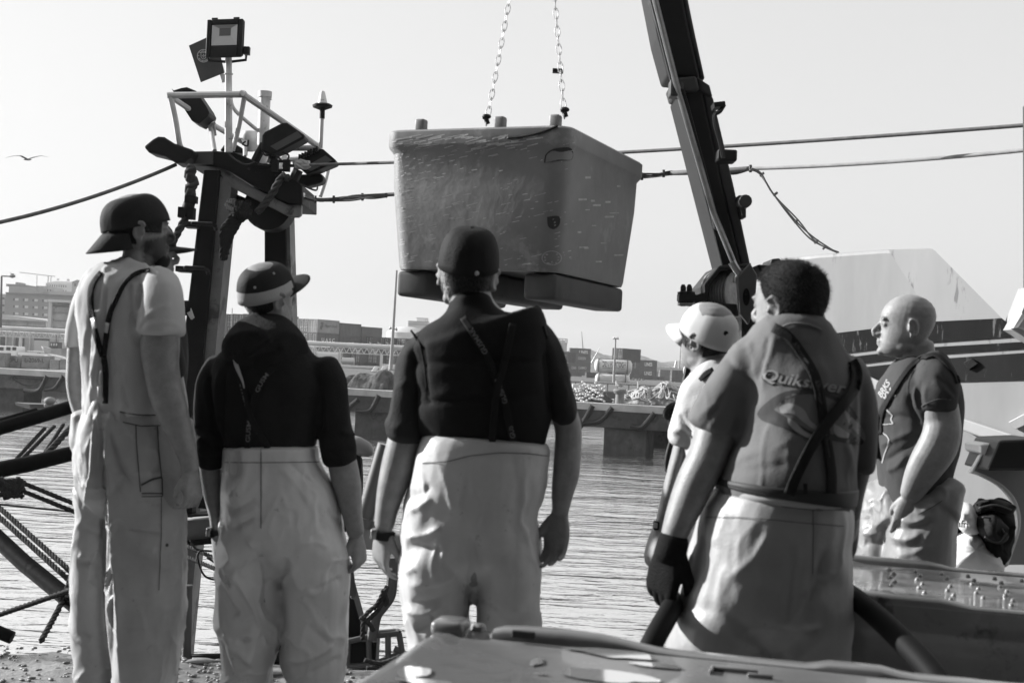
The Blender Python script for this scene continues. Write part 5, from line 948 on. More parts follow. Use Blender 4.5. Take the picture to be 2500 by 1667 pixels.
ridge(((.122, .0, .0, .05), (.128, .0, .012, .055), (.15, .0, .019, .055), (.2, 0, .023, .055), (.28, 0, .024, .055), (.36, 0, .021, .055), (.42, 0, .012, .05), (.48, 0, .004, .05), (.54, 0, .001, .05), (.78, 0, .001, .05), (.80, 0, .005, .055), (.83, 0, .012, .055), (.93, 0, .012, .055), (.97, 0, .004, .055), (1.0, 0, .001, .055), (1.2, 0, .001, .05), (1.23, 0, .010, .05), (1.3, 0, .012, .05)), at, mlid, e)
b = MB(); b.box(at(.03, .03, .006), (.075, .085, .036), PRt, .015); b.build('corner_block', mlid, e, smooth='auto'); b = MB(); b.lathe(at(.09, .015, -.01), [(.005, 0), (.018, 0), (.015, .02), (.010, .025), (.003, .026)], 14); b.build('corner_stud', mlid, e, smooth='auto')
b = MB(); b.box(at(.2, .068, .012), (.05, .012, .016), PRt, .003); b.build('latch_slot', mat('recess_shade_and_plug', .03), e)
def puddle(cx, cy, rx, ry, seed, lab, holes=()):
    """thin film of standing water on the lid"""
    o = G(cx, cy, zt - .003); V = [o]; n = 120
    for k in range(n):
        a = 2 * math.pi * k / n; r = 1 + .38 * vnoise([(1.6 * math.cos(a) + seed, 1.6 * math.sin(a), .5)], 3)[0] + .05 * vnoise([(4 * math.cos(a), 4 * math.sin(a) + seed, 0)], 8)[0]; V.append(o + X * rx * r * math.cos(a) + Y * ry * r * math.sin(a))
    V = np.array(V); V[:, 2] = zt - .003
    return link('water_film', V, [(0, 1 + k, 1 + (k + 1) % n) for k in range(n)], mat('lid_water', .9, rough=.06, metal=.8), e, False)
for k, q in enumerate(((1500, 1592, .085, .038), (1490, 1648, .10, .05), (1312, 1614, .014, .03), (1320, 1643, .014, .008), (1010, 1640, .03, .05), (1600, 1622, .05, .02), (1030, 1662, .05, .02))): puddle(*q, k * 3.3, '')
b = MB(); o = G(1795, 1635, zt - .002); [b.box(o + X * dx + Y * dy, s, PRt, .003) for dx, dy, s in ((0, 0, (.09, .008, .01)), (-.045, -.02, (.008, .045, .01)), (.05, -.03, (.05, .008, .01)))]; b.build('moulded_mark', mlid, e, smooth='auto')
# dimpled tub on the right
zt2 = .80
pA, pB, pC = G(2070, 1362, zt2), G(2500, 1398, zt2), G(2108, 1460, zt2)
fx = nrm((pB - pA) * (1, 1, 0)); fy = np.array([-fx[1], fx[0], 0]); fy *= np.sign(fy[1]); dy_ = abs((pC - pA) @ fy); wx = 1.25
cc = pA - fx * .03 + fx * wx / 2 - fy * dy_ / 2; cc[2] = 0
mt2 = mat('tub_wet', .26, rough=.25, var=.35, vs_=2.4, rvar=.15, bump=.12, bs=10, coat=.5, v2=.09, thr=.63, ts=3)
e, c, X, Y, Z, hx, hy = tub(cc, fx, fy, (wx, dy_, zt2), 'grey fish tub with a studded wet lid at the right', lid=True, m=mt2, taper=.05)
b = MB()
for i in range(13):
    for j in range(7):
        if (i * 7 + j) % 11 != 5: b.ell(c + X * (-hx + .16 + i * .078 + (j % 2) * .012) + Y * (hy - .16 - j * (dy_ - .3) / 6) + Z * (zt2 - .007), (.0085, .0085, .011), None, 8)
sh_ = [o for o in e.children if o.name.startswith('shell')][0]; V, F = b.data(); bm = bmesh.new(); bm.from_mesh(sh_.data); vs_b = [bm.verts.new(v) for v in V]
for q in F: bm.faces.new([vs_b[i] for i in q]).smooth = True
bm.to_mesh(sh_.data); bm.free()
PRt = np.stack([X, Y, Z], 1)
for v in (.0, dy_ - .055):
    ridge([(u, v, h, .055) for u, h in ((.02, .002), (.05, .016), (.28, .016), (.32, .010), (.36, .002), (.9, .002), (.94, .010), (.98, .016), (1.2, .016))], lambda u, v_, z: c + X * (-hx + u) + Y * (hy - v_) + Z * (zt2 + z), mt2, e)
lettering('Ondas', c - Y * (hy - .03) + X * (.06) + Z * .42, X, Z, .07, mat('mould_letter', .2), e, .3, .004)
# black hose held by the big man, running round to the right edge
def hose(pts, lab): b = MB(); b.tube(spline(pts, 8), .028, 14); return tag(b.build('hose', mat('hose_black', .007, rough=.68, var=.3, vs_=9), None, True), lab, 'hose')
hose([P(1545, 1690, 3.1), P(1585, 1585, 3.15), P(1622, 1515, 3.25), P(1652, 1468, 3.4), P(1700, 1440, 3.66), P(1770, 1425, 3.74), P(1900, 1415, 3.76), P(2030, 1430, 3.66), P(2100, 1470, 3.36), P(2200, 1560, 3.1), P(2290, 1660, 2.95), P(2350, 1760, 2.85)], 'thick black hose gripped in the black glove and trailing to the bottom right')
# jackets heaped on the boat deck
def cloth(nm, outline, D, t, m, lab, cat, seed, parent=None):
    pts = np.array(outline, float); cx = pts.mean(0); n = len(pts) * 6; sp = spline(np.vstack([pts, pts[:1]]), 6)[:-1]; b = MB(); rr = []
    for k, f in enumerate((.02, .35, .62, .82, .95, 1.0, .9)):
        dep = (-1, -.95, -.8, -.5, -.1, .3, .8)[k] * t; q = cx + (sp - cx) * f; W_ = np.array([P(x, y, D + dep) for x, y in q]); W_ = W_ + np.array([0, -1, 0]) * (fbm(W_ * 11, seed, 4) * .045)[:, None]; rr.append(W_)
    b.rings(rr); o = b.build(nm, m, parent, smooth=True); return tag(o, lab, cat) if lab else o
cloth('white_coat', ((2330, 1310), (2370, 1290), (2420, 1300), (2440, 1340), (2450, 1400), (2340, 1400), (2325, 1350)), 5.55, .16, mat('coat_white', .72, rough=.8, var=.15, vs_=4), 'white garment lying under the dark jacket', 'garment', 3)
mat('jacket_navy', .008, rough=.8, spec=.3, var=.3, vs_=6, bump=.5, bs=30)
bag = cloth('white_bag', ((2345, 1225), (2378, 1235), (2385, 1290), (2360, 1305), (2336, 1285), (2333, 1255)), 5.45, .08, mat('bag_white', .7, rough=.6), 'white bag with dark lettering afri beside the dark jacket', 'bag', 5)
V, F = text_mesh('afri', .02); V = V / V[:, 1].max(); V = np.array([P(2337 + v[0] * 16, 1286 - v[1] * 18 + v[0] * 1.5, 5.30) for v in V]); link('lettering', V, F, mat('letter_3', .03), bag, False)
jk = cloth('dark_jacket', ((2374, 1232), (2392, 1216), (2420, 1222), (2440, 1214), (2468, 1226), (2480, 1262), (2478, 1312), (2458, 1368), (2432, 1378), (2400, 1342), (2384, 1318), (2378, 1290), (2388, 1268), (2372, 1250)), 5.5, .12, mat('jacket_navy', .008), 'dark quilted jacket heaped inside the curve of the white bracket', 'jacket', 7)
for q, sd in ((((2388, 1262), (2420, 1250), (2456, 1276), (2464, 1310), (2440, 1330), (2404, 1316), (2388, 1290)), 11), (((2380, 1228), (2420, 1216), (2474, 1232), (2470, 1256), (2420, 1246), (2386, 1252)), 13)): cloth('sleeve', q, 5.38, .06, mat('jacket_fold', .016, rough=.75, var=.4, vs_=8, bump=.6, bs=26), None, None, sd, jk)
b = MB(); [b.tube(spline([P(*p, 5.315) for p in q], 5), .004, 6) for q in (((2398, 1262), (2430, 1268), (2452, 1300)), ((2404, 1310), (2436, 1322), (2458, 1300)), ((2390, 1240), (2430, 1232), (2470, 1244)))]; b.build('piping', mat('jacket_piping', .06), jk, smooth=True)
cloth('dark_bag', ((2322, 1262), (2336, 1258), (2345, 1290), (2330, 1315), (2316, 1310)), 5.6, .08, mat('jacket_navy', .022), 'small dark bundle between the bald man and the white bag', 'bag', 9)
# ------------------------------------------------------------------ people: tools
def pm(name, v, **k):
    if k.get('v2') is not None: k['v2'] *= .76
    return mat(name, v * .76, **k)
def fuse(parts, vox, it=6, fac=.5):
    """one continuous surface out of overlapping closed forms"""
    b = MB()
    for V, F in parts: b.add(V, F)
    V, F = b.data(); o = link('tmp', V, F, None); 
    bm = bmesh.new(); bm.from_mesh(o.data); bmesh.ops.recalc_face_normals(bm, faces=bm.faces); bm.to_mesh(o.data); bm.free()
    q = o.modifiers.new('r', 'REMESH'); q.mode = 'VOXEL'; q.voxel_size = vox
    if it: q = o.modifiers.new('s', 'SMOOTH'); q.factor = fac; q.iterations = it
    dg = bpy.context.evaluated_depsgraph_get(); me = bpy.data.meshes.new_from_object(o.evaluated_get(dg))
    n = len(me.vertices); A = np.zeros(n * 3); me.vertices.foreach_get('co', A); A = A.reshape(-1, 3); L = np.zeros(len(me.loops), int); me.loops.foreach_get('vertex_index', L)
    st = np.zeros(len(me.polygons), int); tt = np.zeros(len(me.polygons), int); me.polygons.foreach_get('loop_start', st); me.polygons.foreach_get('loop_total', tt)
    F = [tuple(L[a:a + c]) for a, c in zip(st, tt)]
    od = o.data; bpy.data.objects.remove(o); bpy.data.meshes.remove(od); bpy.data.meshes.remove(me); return A, F
def vnorm(V, F):
    T = np.array([f[:3] for f in F]); c = np.cross(V[T[:, 1]] - V[T[:, 0]], V[T[:, 2]] - V[T[:, 0]]); N = np.zeros_like(V)
    for k in range(3): np.add.at(N, T[:, k], c)
    return N / (np.linalg.norm(N, axis=1)[:, None] + 1e-12)
def sculpt(V, F, strokes=(), folds=(), fade=None, gain=1.0):
    """push cloth out (+) or in (-) along drawn fold lines and drifting noise folds"""
    fm = 1.0
    if fade: fm = np.clip((PV(V)[:, 1] - fade[0]) / (fade[1] - fade[0]), .08, 1)
    for amp, sc, seed, ridged in folds:
        N = vnorm(V, F); q = V * np.asarray(sc); q = q + .35 * np.stack([vnoise(V * 5, seed + 7), vnoise(V * 5, seed + 8), vnoise(V * 5, seed + 9)], 1); n = fbm(q, seed, 3)
        if ridged: n = np.maximum(1 - np.abs(n) * 2.2, 0) ** 2.2
        V = V + N * (amp * n * fm)[:, None]
    if strokes:
        N = vnorm(V, F); q = PV(V); view = V - CAM; view /= np.linalg.norm(view, axis=1)[:, None]; face = np.clip(-(N * view).sum(1) * 2.5, 0, 1); D = np.zeros(len(V))
        for pts, w, amp in strokes:
            p = spline(pts, 5) if len(pts) > 2 else np.array(pts, float); best = np.full(len(V), 1e9); tt = np.zeros(len(V)); sg = np.zeros(len(V)); n = len(p) - 1
            for i in range(n):
                a, d = p[i], p[i + 1] - p[i]; t = np.clip(((q - a) @ d) / (d @ d + 1e-9), 0, 1); e = np.hypot(*(q - a - t[:, None] * d).T); m = e < best; best[m] = e[m]; tt[m] = (i + t[m]) / n; sg[m] = np.sign((q[:, 0] - a[0]) * d[1] - (q[:, 1] - a[1]) * d[0])[m]
            we = w * np.where(sg * np.sign(amp) > 0, 1.5, .75); D += gain * amp * np.exp(-(best / we) ** 1.35) * np.minimum(1, np.minimum(tt + .02, 1.02 - tt) * 5)
        V = V + N * (D * face)[:, None]
    return V
def bvh(V, F): return BVHTree.FromPolygons([tuple(v) for v in V], F)
def cast(bv, px, py, off=0.0):
    d = nrm(P(px, py, 1.0) - CAM); h = bv.ray_cast(tuple(CAM), tuple(d))
    if h[0] is None: return None
    return np.array(h[0]) - d * off
class Fig:
    def __init__(s, D): s.D = D; s.k = FPX / D
    def w(s, px, py, dy=0.0): return P(px, py, s.D + dy)
    def loft(s, rings, n=28, ex=2.3, shrink=0.0):
        """tube through (px, py, half width px, half depth m, depth offset m) measured across its own axis"""
        R_ = []; last = [0, 0, 0, .1, 0]
        for r in rings:
            r = list(r)
            while len(r) < 5: r.append(last[len(r)])
            last = r; R_.append(r)
        R_ = np.array(R_, float)
        if len(R_) > 2: R_ = spline(R_, 4)
        C = [s.w(r[0], r[1], r[4]) for r in R_]; out = []; k = len(C)
        for i in range(k):
            T = nrm(C[min(i + 1, k - 1)] - C[max(i - 1, 0)]); X = nrm(np.cross(T, FW)); Y = np.cross(X, T); hw, hd = R_[i, 2] / s.k - shrink, R_[i, 3] - shrink; a = np.linspace(0, 2 * math.pi, n, endpoint=False)
            cs, sn = np.cos(a), np.sin(a); out.append(C[i] + np.outer(np.sign(cs) * np.abs(cs) ** (2 / ex) * max(hw, .004), X) + np.outer(np.sign(sn) * np.abs(sn) ** (2 / ex) * max(hd, .004), Y))
        # round the ends off
        def cap(r0, r1): c = r0.mean(0); d = c - r1.mean(0); d = nrm(d) * min(.02, np.linalg.norm(r0[0] - c) * .4); return [c + (r0 - c) * .8 + d * .6, c + (r0 - c) * .35 + d]
        out = cap(out[0], out[1])[::-1] + out + cap(out[-1], out[-2])
        m = MB(); m.rings(out); return m.data()
def headM(fig, px, py, dy, yaw, pitch=0., roll=0., sc=1.0):
    Rz = Matrix.Rotation(yaw, 3, 'Z'); Rx = Matrix.Rotation(pitch, 3, 'X'); Ry = Matrix.Rotation(roll, 3, 'Y'); return np.array(Rz @ Ry @ Rx) * sc, fig.w(px, py, dy)
HS = ((-.113, .030, .062, .0), (-.104, .043, .082, -.012), (-.09, .053, .090, -.032), (-.07, .061, .091, -.052), (-.05, .066, .089, -.068), (-.025, .070, .088, -.084), (0, .0735, .088, -.095), (.02, .0755, .0925, -.101), (.045, .076, .090, -.103), (.07, .071, .079, -.096), (.09, .061, .062, -.082), (.104, .046, .042, -.062), (.113, .027, .020, -.036), (.1165, .008, .0, -.014))
def head_parts(M, o, nose=1.0, full=1.0):
    parts = []; rr = []
    for z, hw, yf, yb in HS:
        a = np.linspace(0, 2 * math.pi, 32, endpoint=False); c, s_ = np.cos(a), np.sin(a); cy, hy = (yf + yb) / 2, (yf - yb) / 2; ex = 2 / 2.25; wide = 1 - .16 * np.clip(s_, 0, 1)
        rr.append(np.stack([hw * full * np.sign(c) * np.abs(c) ** ex * wide, cy + hy * np.sign(s_) * np.abs(s_) ** ex, np.full(32, z)], 1))
    m = MB(); m.rings(rr); parts.append(m.data())
    def e(c, r, rot=None): m = MB(); m.ell(c, r, rot, 14); parts.append(m.data())
    m = MB(); m.tube([(0, .078, .022), (0, .098, -.004), (0, .112 * 1, -.024), (0, .108, -.036), (0, .09, -.044)], [.007, .0085 * nose, .0118 * nose, .011 * nose, .007], 12); parts.append(m.data())
    for s_ in (-1, 1):
        e((s_ * .011, .094, -.034), (.0075, .010, .0075)); e((s_ * .028, .083, .020), (.022, .0105, .0065)); e((s_ * .052, .005, -.075), (.014, .032, .02))
        e((s_ * .031, .0765, .0), (.0135, .011, .0105))
        # ear: dish, rim, lobe
        Er = np.array(Matrix.Rotation(s_ * R(-24), 3, 'Z') @ Matrix.Rotation(R(-10), 3, 'X')); ec = np.array([s_ * .078, -.012, -.008])
        m = MB(); m.ell((0, 0, 0), (.0055, .016, .027), None, 14); V, F = m.data(); parts.append((V @ Er.T + ec, F))
        m = MB(); m.tube([np.array([s_ * .007, .0185 * math.cos(t), .031 * math.sin(t)]) for t in np.linspace(-1.9 + math.pi * 0, 2.6, 16)] if False else [np.array([s_ * .006, -.0175 * math.cos(t), .030 * math.sin(t)]) for t in np.linspace(-1.3, 2.5, 16)], .0052, 8); V, F = m.data(); parts.append((V @ Er.T + ec, F))
        m = MB(); m.ell((s_ * .003, .006, -.026), (.006, .008, .010), None, 10); m.ell((s_ * .004, .014, -.004), (.006, .005, .008), None, 10); V, F = m.data(); parts.append((V @ Er.T + ec, F))
    e((0, .0915, -.0595), (.021, .0085, .0058)); e((0, .0895, -.0705), (.018, .009, .006)); e((0, .083, -.097), (.021, .014, .015))
    return [(V @ M.T + o, F) for V, F in parts]
def face_mask(V, M, o, beard=0., brows=1., stubble=0., eyes=1.):
    """where hair is dark on the skin: eyebrows, lashes, beard (local head coordinates)"""
    L = (V - o) @ np.linalg.inv(M).T; x, y, z = np.abs(L[:, 0]), L[:, 1], L[:, 2]; g = lambda c, r: np.exp(-(((x - c[0]) / r[0]) ** 2 + ((z - c[1]) / r[1]) ** 2) * 1.0) * (y > .045)
    m = brows * .8 * g((.031, .025), (.02, .0055)) + eyes * .9 * g((.031, .001), (.014, .0048)) + .35 * g((0, -.0645), (.02, .003))
    jaw = np.clip((-.028 - z + .25 * (y - .02)) / .022, 0, 1) * np.clip((y + .012) / .03, 0, 1) * (z > -.15) * (x < .085); jaw *= 1 - np.exp(-((x / .022) ** 2 + ((z + .065) / .009) ** 2)) * .8
    n = .75 + .4 * vnoise(L * 160, 3); return np.clip(m + max(beard, stubble) * jaw * n, 0, 1)
def hand_parts(o, along, back, size=1.0, side=1, curl=(.5, .7, .5), thumb=.5, spread=.12):
    """palm, four jointed fingers and a thumb: along = wrist to knuckles, back = out of the back of the hand, side = +1 thumb at along x back"""
    Y = nrm(along); Z = nrm(np.asarray(back) - Y * (np.asarray(back) @ Y)); X = np.cross(Y, Z) * side; parts = []; f = lambda x, y, z: o + size * (X * x + Y * y + Z * z)
    m = MB(); a = np.linspace(0, 2 * math.pi, 18, endpoint=False); rr = []
    for y, hw, th in ((-.015, .026, .019), (.005, .029, .018), (.03, .038, .017), (.06, .043, .016), (.085, .042, .014), (.097, .038, .011)): rr.append(np.array([f(hw * math.copysign(abs(math.cos(t)) ** .8, math.cos(t)), y, th * math.copysign(abs(math.sin(t)) ** .8, math.sin(t))) for t in a]))
    m.rings(rr); parts.append(m.data())
    for i, (x, L) in enumerate(((.031, .074), (.0105, .083), (-.0105, .077), (-.031, .061))):
        p = np.array([x, .092 - .004 * (i == 3), .001]); ang = 0; yaw = spread * (1.5 - i) / 1.5 * .8; pts = [f(*(p - (0, .02, 0)))]; pts.append(f(*p)); 
        for s_, c_ in zip((.44, .31, .25), curl): ang += c_ * (1 + .10 * (i - 1)); p = p + L * s_ * np.array([math.sin(yaw), math.cos(ang) * math.cos(yaw), -math.sin(ang)]); pts.append(f(*p))
        m = MB(); m.tube(spline(pts, 3), np.interp(np.linspace(0, 4, len(spline(pts, 3))), [0, 1, 2, 3, 4], np.array([.0095, .0098, .0088, .0078, .0058]) * size), 10); parts.append(m.data())
    p0 = np.array([.022, .012, -.004]); pts = [f(*p0), f(.040, .040, -.012), f(.050, .064, -.018 - .012 * thumb), f(.050 - .010 * thumb, .088, -.024 - .022 * thumb)]
    m = MB(); m.tube(spline(pts, 4), np.interp(np.linspace(0, 3, len(spline(pts, 4))), [0, 1, 2, 3], np.array([.016, .0135, .0108, .0075]) * size), 10); parts.append(m.data()); return parts
def shade_attr(o, vals, name='dark'):
    a = o.data.attributes.new(name, 'FLOAT', 'POINT'); a.data.foreach_set('value', np.asarray(vals, float))
def ribbon(bv, pts, wpx, m, name, parent, off=.006, thick=.003, step=7, curve=True):
    """band laid on a garment along a drawn line"""
    p = spline(pts, 8) if curve and len(pts) > 2 else np.array(pts, float); d = np.concatenate([[0], np.cumsum(np.hypot(*np.diff(p, axis=0).T))]); n = max(3, int(d[-1] / step)); s_ = np.linspace(0, d[-1], n); q = np.stack([np.interp(s_, d, p[:, 0]), np.interp(s_, d, p[:, 1])], 1)
    T = np.gradient(q, axis=0); T /= np.hypot(*T.T)[:, None]; Nn = np.stack([-T[:, 1], T[:, 0]], 1); k = 5 if np.max(wpx) > 5 else 3; W_ = np.broadcast_to(np.asarray(wpx, float), (n,)) if np.isscalar(wpx) else np.interp(np.linspace(0, 1, n), np.linspace(0, 1, len(wpx)), wpx); Z = np.full((n, k), np.nan); PX = np.zeros((n, k, 2))
    for i in range(n):
        for j in range(k):
            a = q[i] + Nn[i] * W_[i] * (j / (k - 1) - .5); PX[i, j] = a; h = cast(bv, *a)
            if h is not None: Z[i, j] = (h - CAM) @ FW
    ok = ~np.isnan(Z)
    if not ok.any(): return None
    med = np.array([np.nanmedian(r) if (~np.isnan(r)).any() else np.nan for r in Z]); g = ~np.isnan(med); med = np.interp(np.arange(n), np.arange(n)[g], med[g]); ker = np.ones(5) / 5; md = np.convolve(np.pad(med, 2, 'edge'), ker, 'valid')
    Z = np.where(np.isnan(Z) | (np.abs(Z - md[:, None]) > .03), md[:, None], Z); V = np.array([P(*PX[i, j], Z[i, j] - off) for i in range(n) for j in range(k)])
    o = link(name, V, [(i * k + j, i * k + j + 1, (i + 1) * k + j + 1, (i + 1) * k + j) for i in range(n - 1) for j in range(k - 1)], m, parent)
    if thick: sm = o.modifiers.new('t', 'SOLIDIFY'); sm.thickness = thick; sm.offset = 0
    return o, (q, T, Nn, d[-1] if False else s_[-1], Z)
def ribbon_text(rb, s, start, length, h, m, off=.0045, flip=1, name='lettering', bold=.02, side=0.):
    o, (q, T, Nn, L, Z) = rb; V, F = text_mesh(s, bold); V = V / V[:, 1].max(); u = start + flip * V[:, 0] / V[:, 0].max() * length; v = -(V[:, 1] - .5) * h * flip * (1 if length > 0 else -1) + side; t = np.linspace(0, L, len(q)); out = []
    for a, c in zip(u, v):
        pt = np.array([np.interp(a, t, q[:, 0]), np.interp(a, t, q[:, 1])]); nn = np.array([np.interp(a, t, Nn[:, 0]), np.interp(a, t, Nn[:, 1])]); z = np.interp(a, t, Z.mean(1)); out.append(P(*(pt + nn * c), z - .006 - off))
    return link(name, out, F, m, o, False)
def decal(bv, poly, m, name, parent, off=.004):
    """flat printed shape laid on the cloth"""
    p = np.array(poly, float); c = p.mean(0); bm = bmesh.new(); vs = [bm.verts.new((x, y, 0)) for x, y in p]; bm.faces.new(vs); bmesh.ops.triangulate(bm, faces=bm.faces[:])
    bmesh.ops.subdivide_edges(bm, edges=bm.edges[:], cuts=3, use_grid_fill=True); bm.verts.index_update(); V = []; lastz = None; keep = []
    for v in bm.verts:
        h = cast(bv, v.co.x, v.co.y, off); keep.append(h is not None); V.append(h if h is not None else np.zeros(3))
    F = [tuple(v.index for v in f.verts) for f in bm.faces if all(keep[v.index] for v in f.verts)]; bm.free()
    return link(name, V, F, m, parent) if F else None
def textdecal(bv, s, pos, right, up, h, w, m, name, parent, off=.004, bold=.02, shear=0.):
    V, F = text_mesh(s, bold, shear); V = V / V[:, 1].max(); sx = w / V[:, 0].max(); right, up = np.array(right, float), np.array(up, float); out = []; keep = []
    for v in V: p = np.array(pos) + right * v[0] * sx + up * v[1] * h; c = cast(bv, p[0], p[1], off); keep.append(c is not None); out.append(c if c is not None else np.zeros(3))
    return link(name, out, [f for f in F if all(keep[i] for i in f)], m, parent, False)
def cap_on(M, o, parent, m, mb=None, flip=False, tilt=0., z0=.035, brim=.075, crown=.108, wide=1.0, nm='cap', mbrim=None, tall=1.0, droop=.012, lift=0., turn=0., two=None, crease=.018):
    """baseball cap in head coordinates: six-panel crown, curved brim, button"""
    Rt = np.array(Matrix.Rotation((math.pi if flip else 0) + turn, 3, 'Z') @ Matrix.Rotation(tilt, 3, 'X')); f = lambda p: (np.asarray(p, float) @ Rt.T) @ M.T + o; n = 48; rr = []
    hw, hy, cy = .0825 * wide, crown, -.006
    if flip: cy = .006
    for t in np.linspace(0, 1, 13):
        a = np.linspace(0, 2 * math.pi, n, endpoint=False); r = math.cos(t * math.pi / 2 * .97) ** .54; z = z0 - .012 + (.1 * tall + .0) * math.sin(t * math.pi / 2); seam = 1 - (.012 + crease * .5) * np.abs(np.cos(3 * a)) ** 30 * (1 if t > .05 else 0); wob = 1 + crease * vnoise(np.stack([2.2 * np.cos(a) + 5, 2.2 * np.sin(a), np.full(n, 3 * t)], 1) * (1 + 12 * crease), 4) * (1 - .5 * t)
        rr.append(f(np.stack([hw * r * np.cos(a) * seam * wob, cy + hy * r * np.sin(a) * seam * wob, np.full(n, z) + (.006 * np.sin(a) if t == 0 else 0)], 1)))
    b = MB(); b.rings(rr, cap=False); F2 = b.F; b.F = F2 + [tuple(range(12 * n, 13 * n))]; cp = b.build(nm, m, parent, smooth=True); sm = cp.modifiers.new('t', 'SOLIDIFY'); sm.thickness = .003; sm.offset = 1
    if two is not None: cp.data.materials.append(two)
    if brim:
        g = []; nu, nv = 21, 7
        for v in np.linspace(0, 1, nv):
            for u in np.linspace(-1, 1, nu):
                ang = u * 1.12; x = hw * math.sin(ang) * (1.0 + .02 * v); y0 = cy + hy * math.cos(ang); y = y0 - .004 + brim * v * (max(0, 1 - (abs(u) ** 2.6))) ** .55; g.append(f((x, y, z0 - .006 - .020 * u * u - droop * v + lift * v)))
        b = MB(); b.add(g, [(j * nu + i, j * nu + i + 1, (j + 1) * nu + i + 1, (j + 1) * nu + i) for j in range(nv - 1) for i in range(nu - 1)]); br = b.build('brim', mbrim or m, cp, smooth=True); sm = br.modifiers.new('t', 'SOLIDIFY'); sm.thickness = .0035; sm.offset = 0
    b = MB(); b.ell(f((0, cy, z0 - .012 + .1 * tall + .002)), np.array((.008, .008, .004)), None, 10); b.build('button', m, cp, smooth=True); return cp
mskin = lambda v: pm('skin_%d' % (v * 100), v, rough=.5, var=.22, vs_=28, bump=.12, bs=190, attr='dark', va=.02, spec=.4)
def boots(fig, legs, parent, m):
    for (px, py, dy) in legs:
        c = fig.w(px, py, dy); c = np.array([c[0], c[1], 0.]); b = MB(); b.rings([np.array([c + np.array([hw * math.cos(t), y + hd * math.sin(t), z]) for t in np.linspace(0, 6.283, 16, endpoint=False)]) for z, hw, hd, y in ((.0, .05, .15, .06), (.03, .055, .155, .06), (.07, .05, .13, .04), (.11, .052, .075, 0), (.3, .058, .06, 0), (.34, .056, .058, 0))]); b.build('boot', m, parent, smooth='auto')
def person(label, group='dock workers watching the lift'): return dict(label=label, group=group)
def make_person(fig, label, body_parts, skin, M, o, vox=.0048, **fm):
    V, F = fuse(body_parts, vox, 4, .5); ob = link('person', V, F, mskin(skin)); tag(ob, label, 'person', 'dock workers watching the lift'); shade_attr(ob, face_mask(V, M, o, **fm)); return ob, V, F
def garment(parts, nm, m, parent, vox=.009, it=8, strokes=(), folds=(), fade=None, gain=1.0):
    V, F = fuse(parts, vox, it); V = sculpt(V, F, strokes, folds, fade, gain); ob = link(nm, V, F, m, parent); return ob, bvh(V, F)
def grow(rings, d): return [tuple([r[0], r[1], r[2] + d] + list(r[3:])) for r in rings]

def headsurf(a, z, g=1.0):
    H = list(zip(*HS)); hw = np.interp(z, H[0], H[1]) * g; yf = np.interp(z, H[0], H[2]); yb = np.interp(z, H[0], H[3]); c_, s_ = math.cos(a), math.sin(a); ex = 2 / 2.25
    return np.array([hw * math.copysign(abs(c_) ** ex, c_) * (1 - .16 * max(0, s_)), (yf + yb) / 2 + (yf - yb) / 2 * math.copysign(abs(s_) ** ex, s_), z])
def hair_on(M, o, parent, m, ms, low, top, n_str, length=.009, g=1.03, seed=6, arc=None):
    """hair that follows the skull: a thin shell between two lines and short strands standing on it"""
    rr = random.Random(seed); n = 56; A = np.linspace(0, 2 * math.pi, n, endpoint=False) if arc is None else np.linspace(arc[0], arc[1], n); rings = []
    for k in range(10): rings.append(np.array([headsurf(a, low(a) + (top - low(a)) * k / 9, g) for a in A]) * (1.02, 1.02, 1.0) + (0, -.0015, 0))
    V = np.concatenate(rings); w = n if arc is None else n - 1; F = [(k * n + i, k * n + (i + 1) % n, (k + 1) * n + (i + 1) % n, (k + 1) * n + i) for k in range(9) for i in range(w)]
    h = link('hair', V @ M.T + o, F, m, parent); sm = h.modifiers.new('t', 'SOLIDIFY'); sm.thickness = .004; sm.offset = 0
    HV, HF = [], []
    for k in range(n_str):
        a = rr.uniform(A[0], A[-1]); z = low(a) - .004 + (top - low(a)) * rr.random(); p = headsurf(a, z, g) * (1.03, 1.03, 1.0) + (0, -.0015, 0); nn = nrm(p - np.array([0, -.01, -.02])); d = nrm(nn * .35 + np.array([rr.uniform(-.25, .25), rr.uniform(-.2, .2), -1])); L = length * rr.uniform(.5, 1.3); s_ = nrm(np.cross(d, nn)) * .0007; i = len(HV); HV += [p - s_, p + s_, p + d * L]; HF.append((i, i + 1, i + 2))
    if HV: link('hair_strands', np.array(HV) @ M.T + o, HF, ms, h)
    return h
# ------------------------------------------------------------------ people
moil1 = pm('oilskin_tan', .46, rough=.5, var=.16, vs_=5, bump=.12, bs=55, v2=.28, thr=.65, ts=22)
moil2 = pm('oilskin_pale', .68, rough=.36, var=.10, vs_=5, bump=.10, bs=50, v2=.46, thr=.64, ts=16)
moil3 = pm('oilskin_grey', .64, rough=.5, var=.16, vs_=4, bump=.10, bs=50, v2=.42, thr=.645, ts=18)
moil5 = pm('oilskin_worn', .46, rough=.45, var=.16, vs_=4, bump=.12, bs=60, v2=.34, thr=.64, ts=11)
mseam1 = pm('seam_dark', .09, rough=.8); mboot = pm('boot_rubber', .05, rough=.4, var=.2, vs_=8); mstrap = pm('strap_black', .018, rough=.7, bump=.3, bs=250)
mclip = pm('clip_pale', .6, rough=.35); mlet = pm('strap_letter', .2, rough=.7); mhair = pm('hair_dark', .02, rough=.7, var=.3, vs_=60); mhs = pm('hair_strand', .05, rough=.45, var=.5, vs_=120)
def legs_body(fig, rings_l, rings_r, sh=.02): return [fig.loft(rings_l, shrink=sh), fig.loft(rings_r, shrink=sh)]

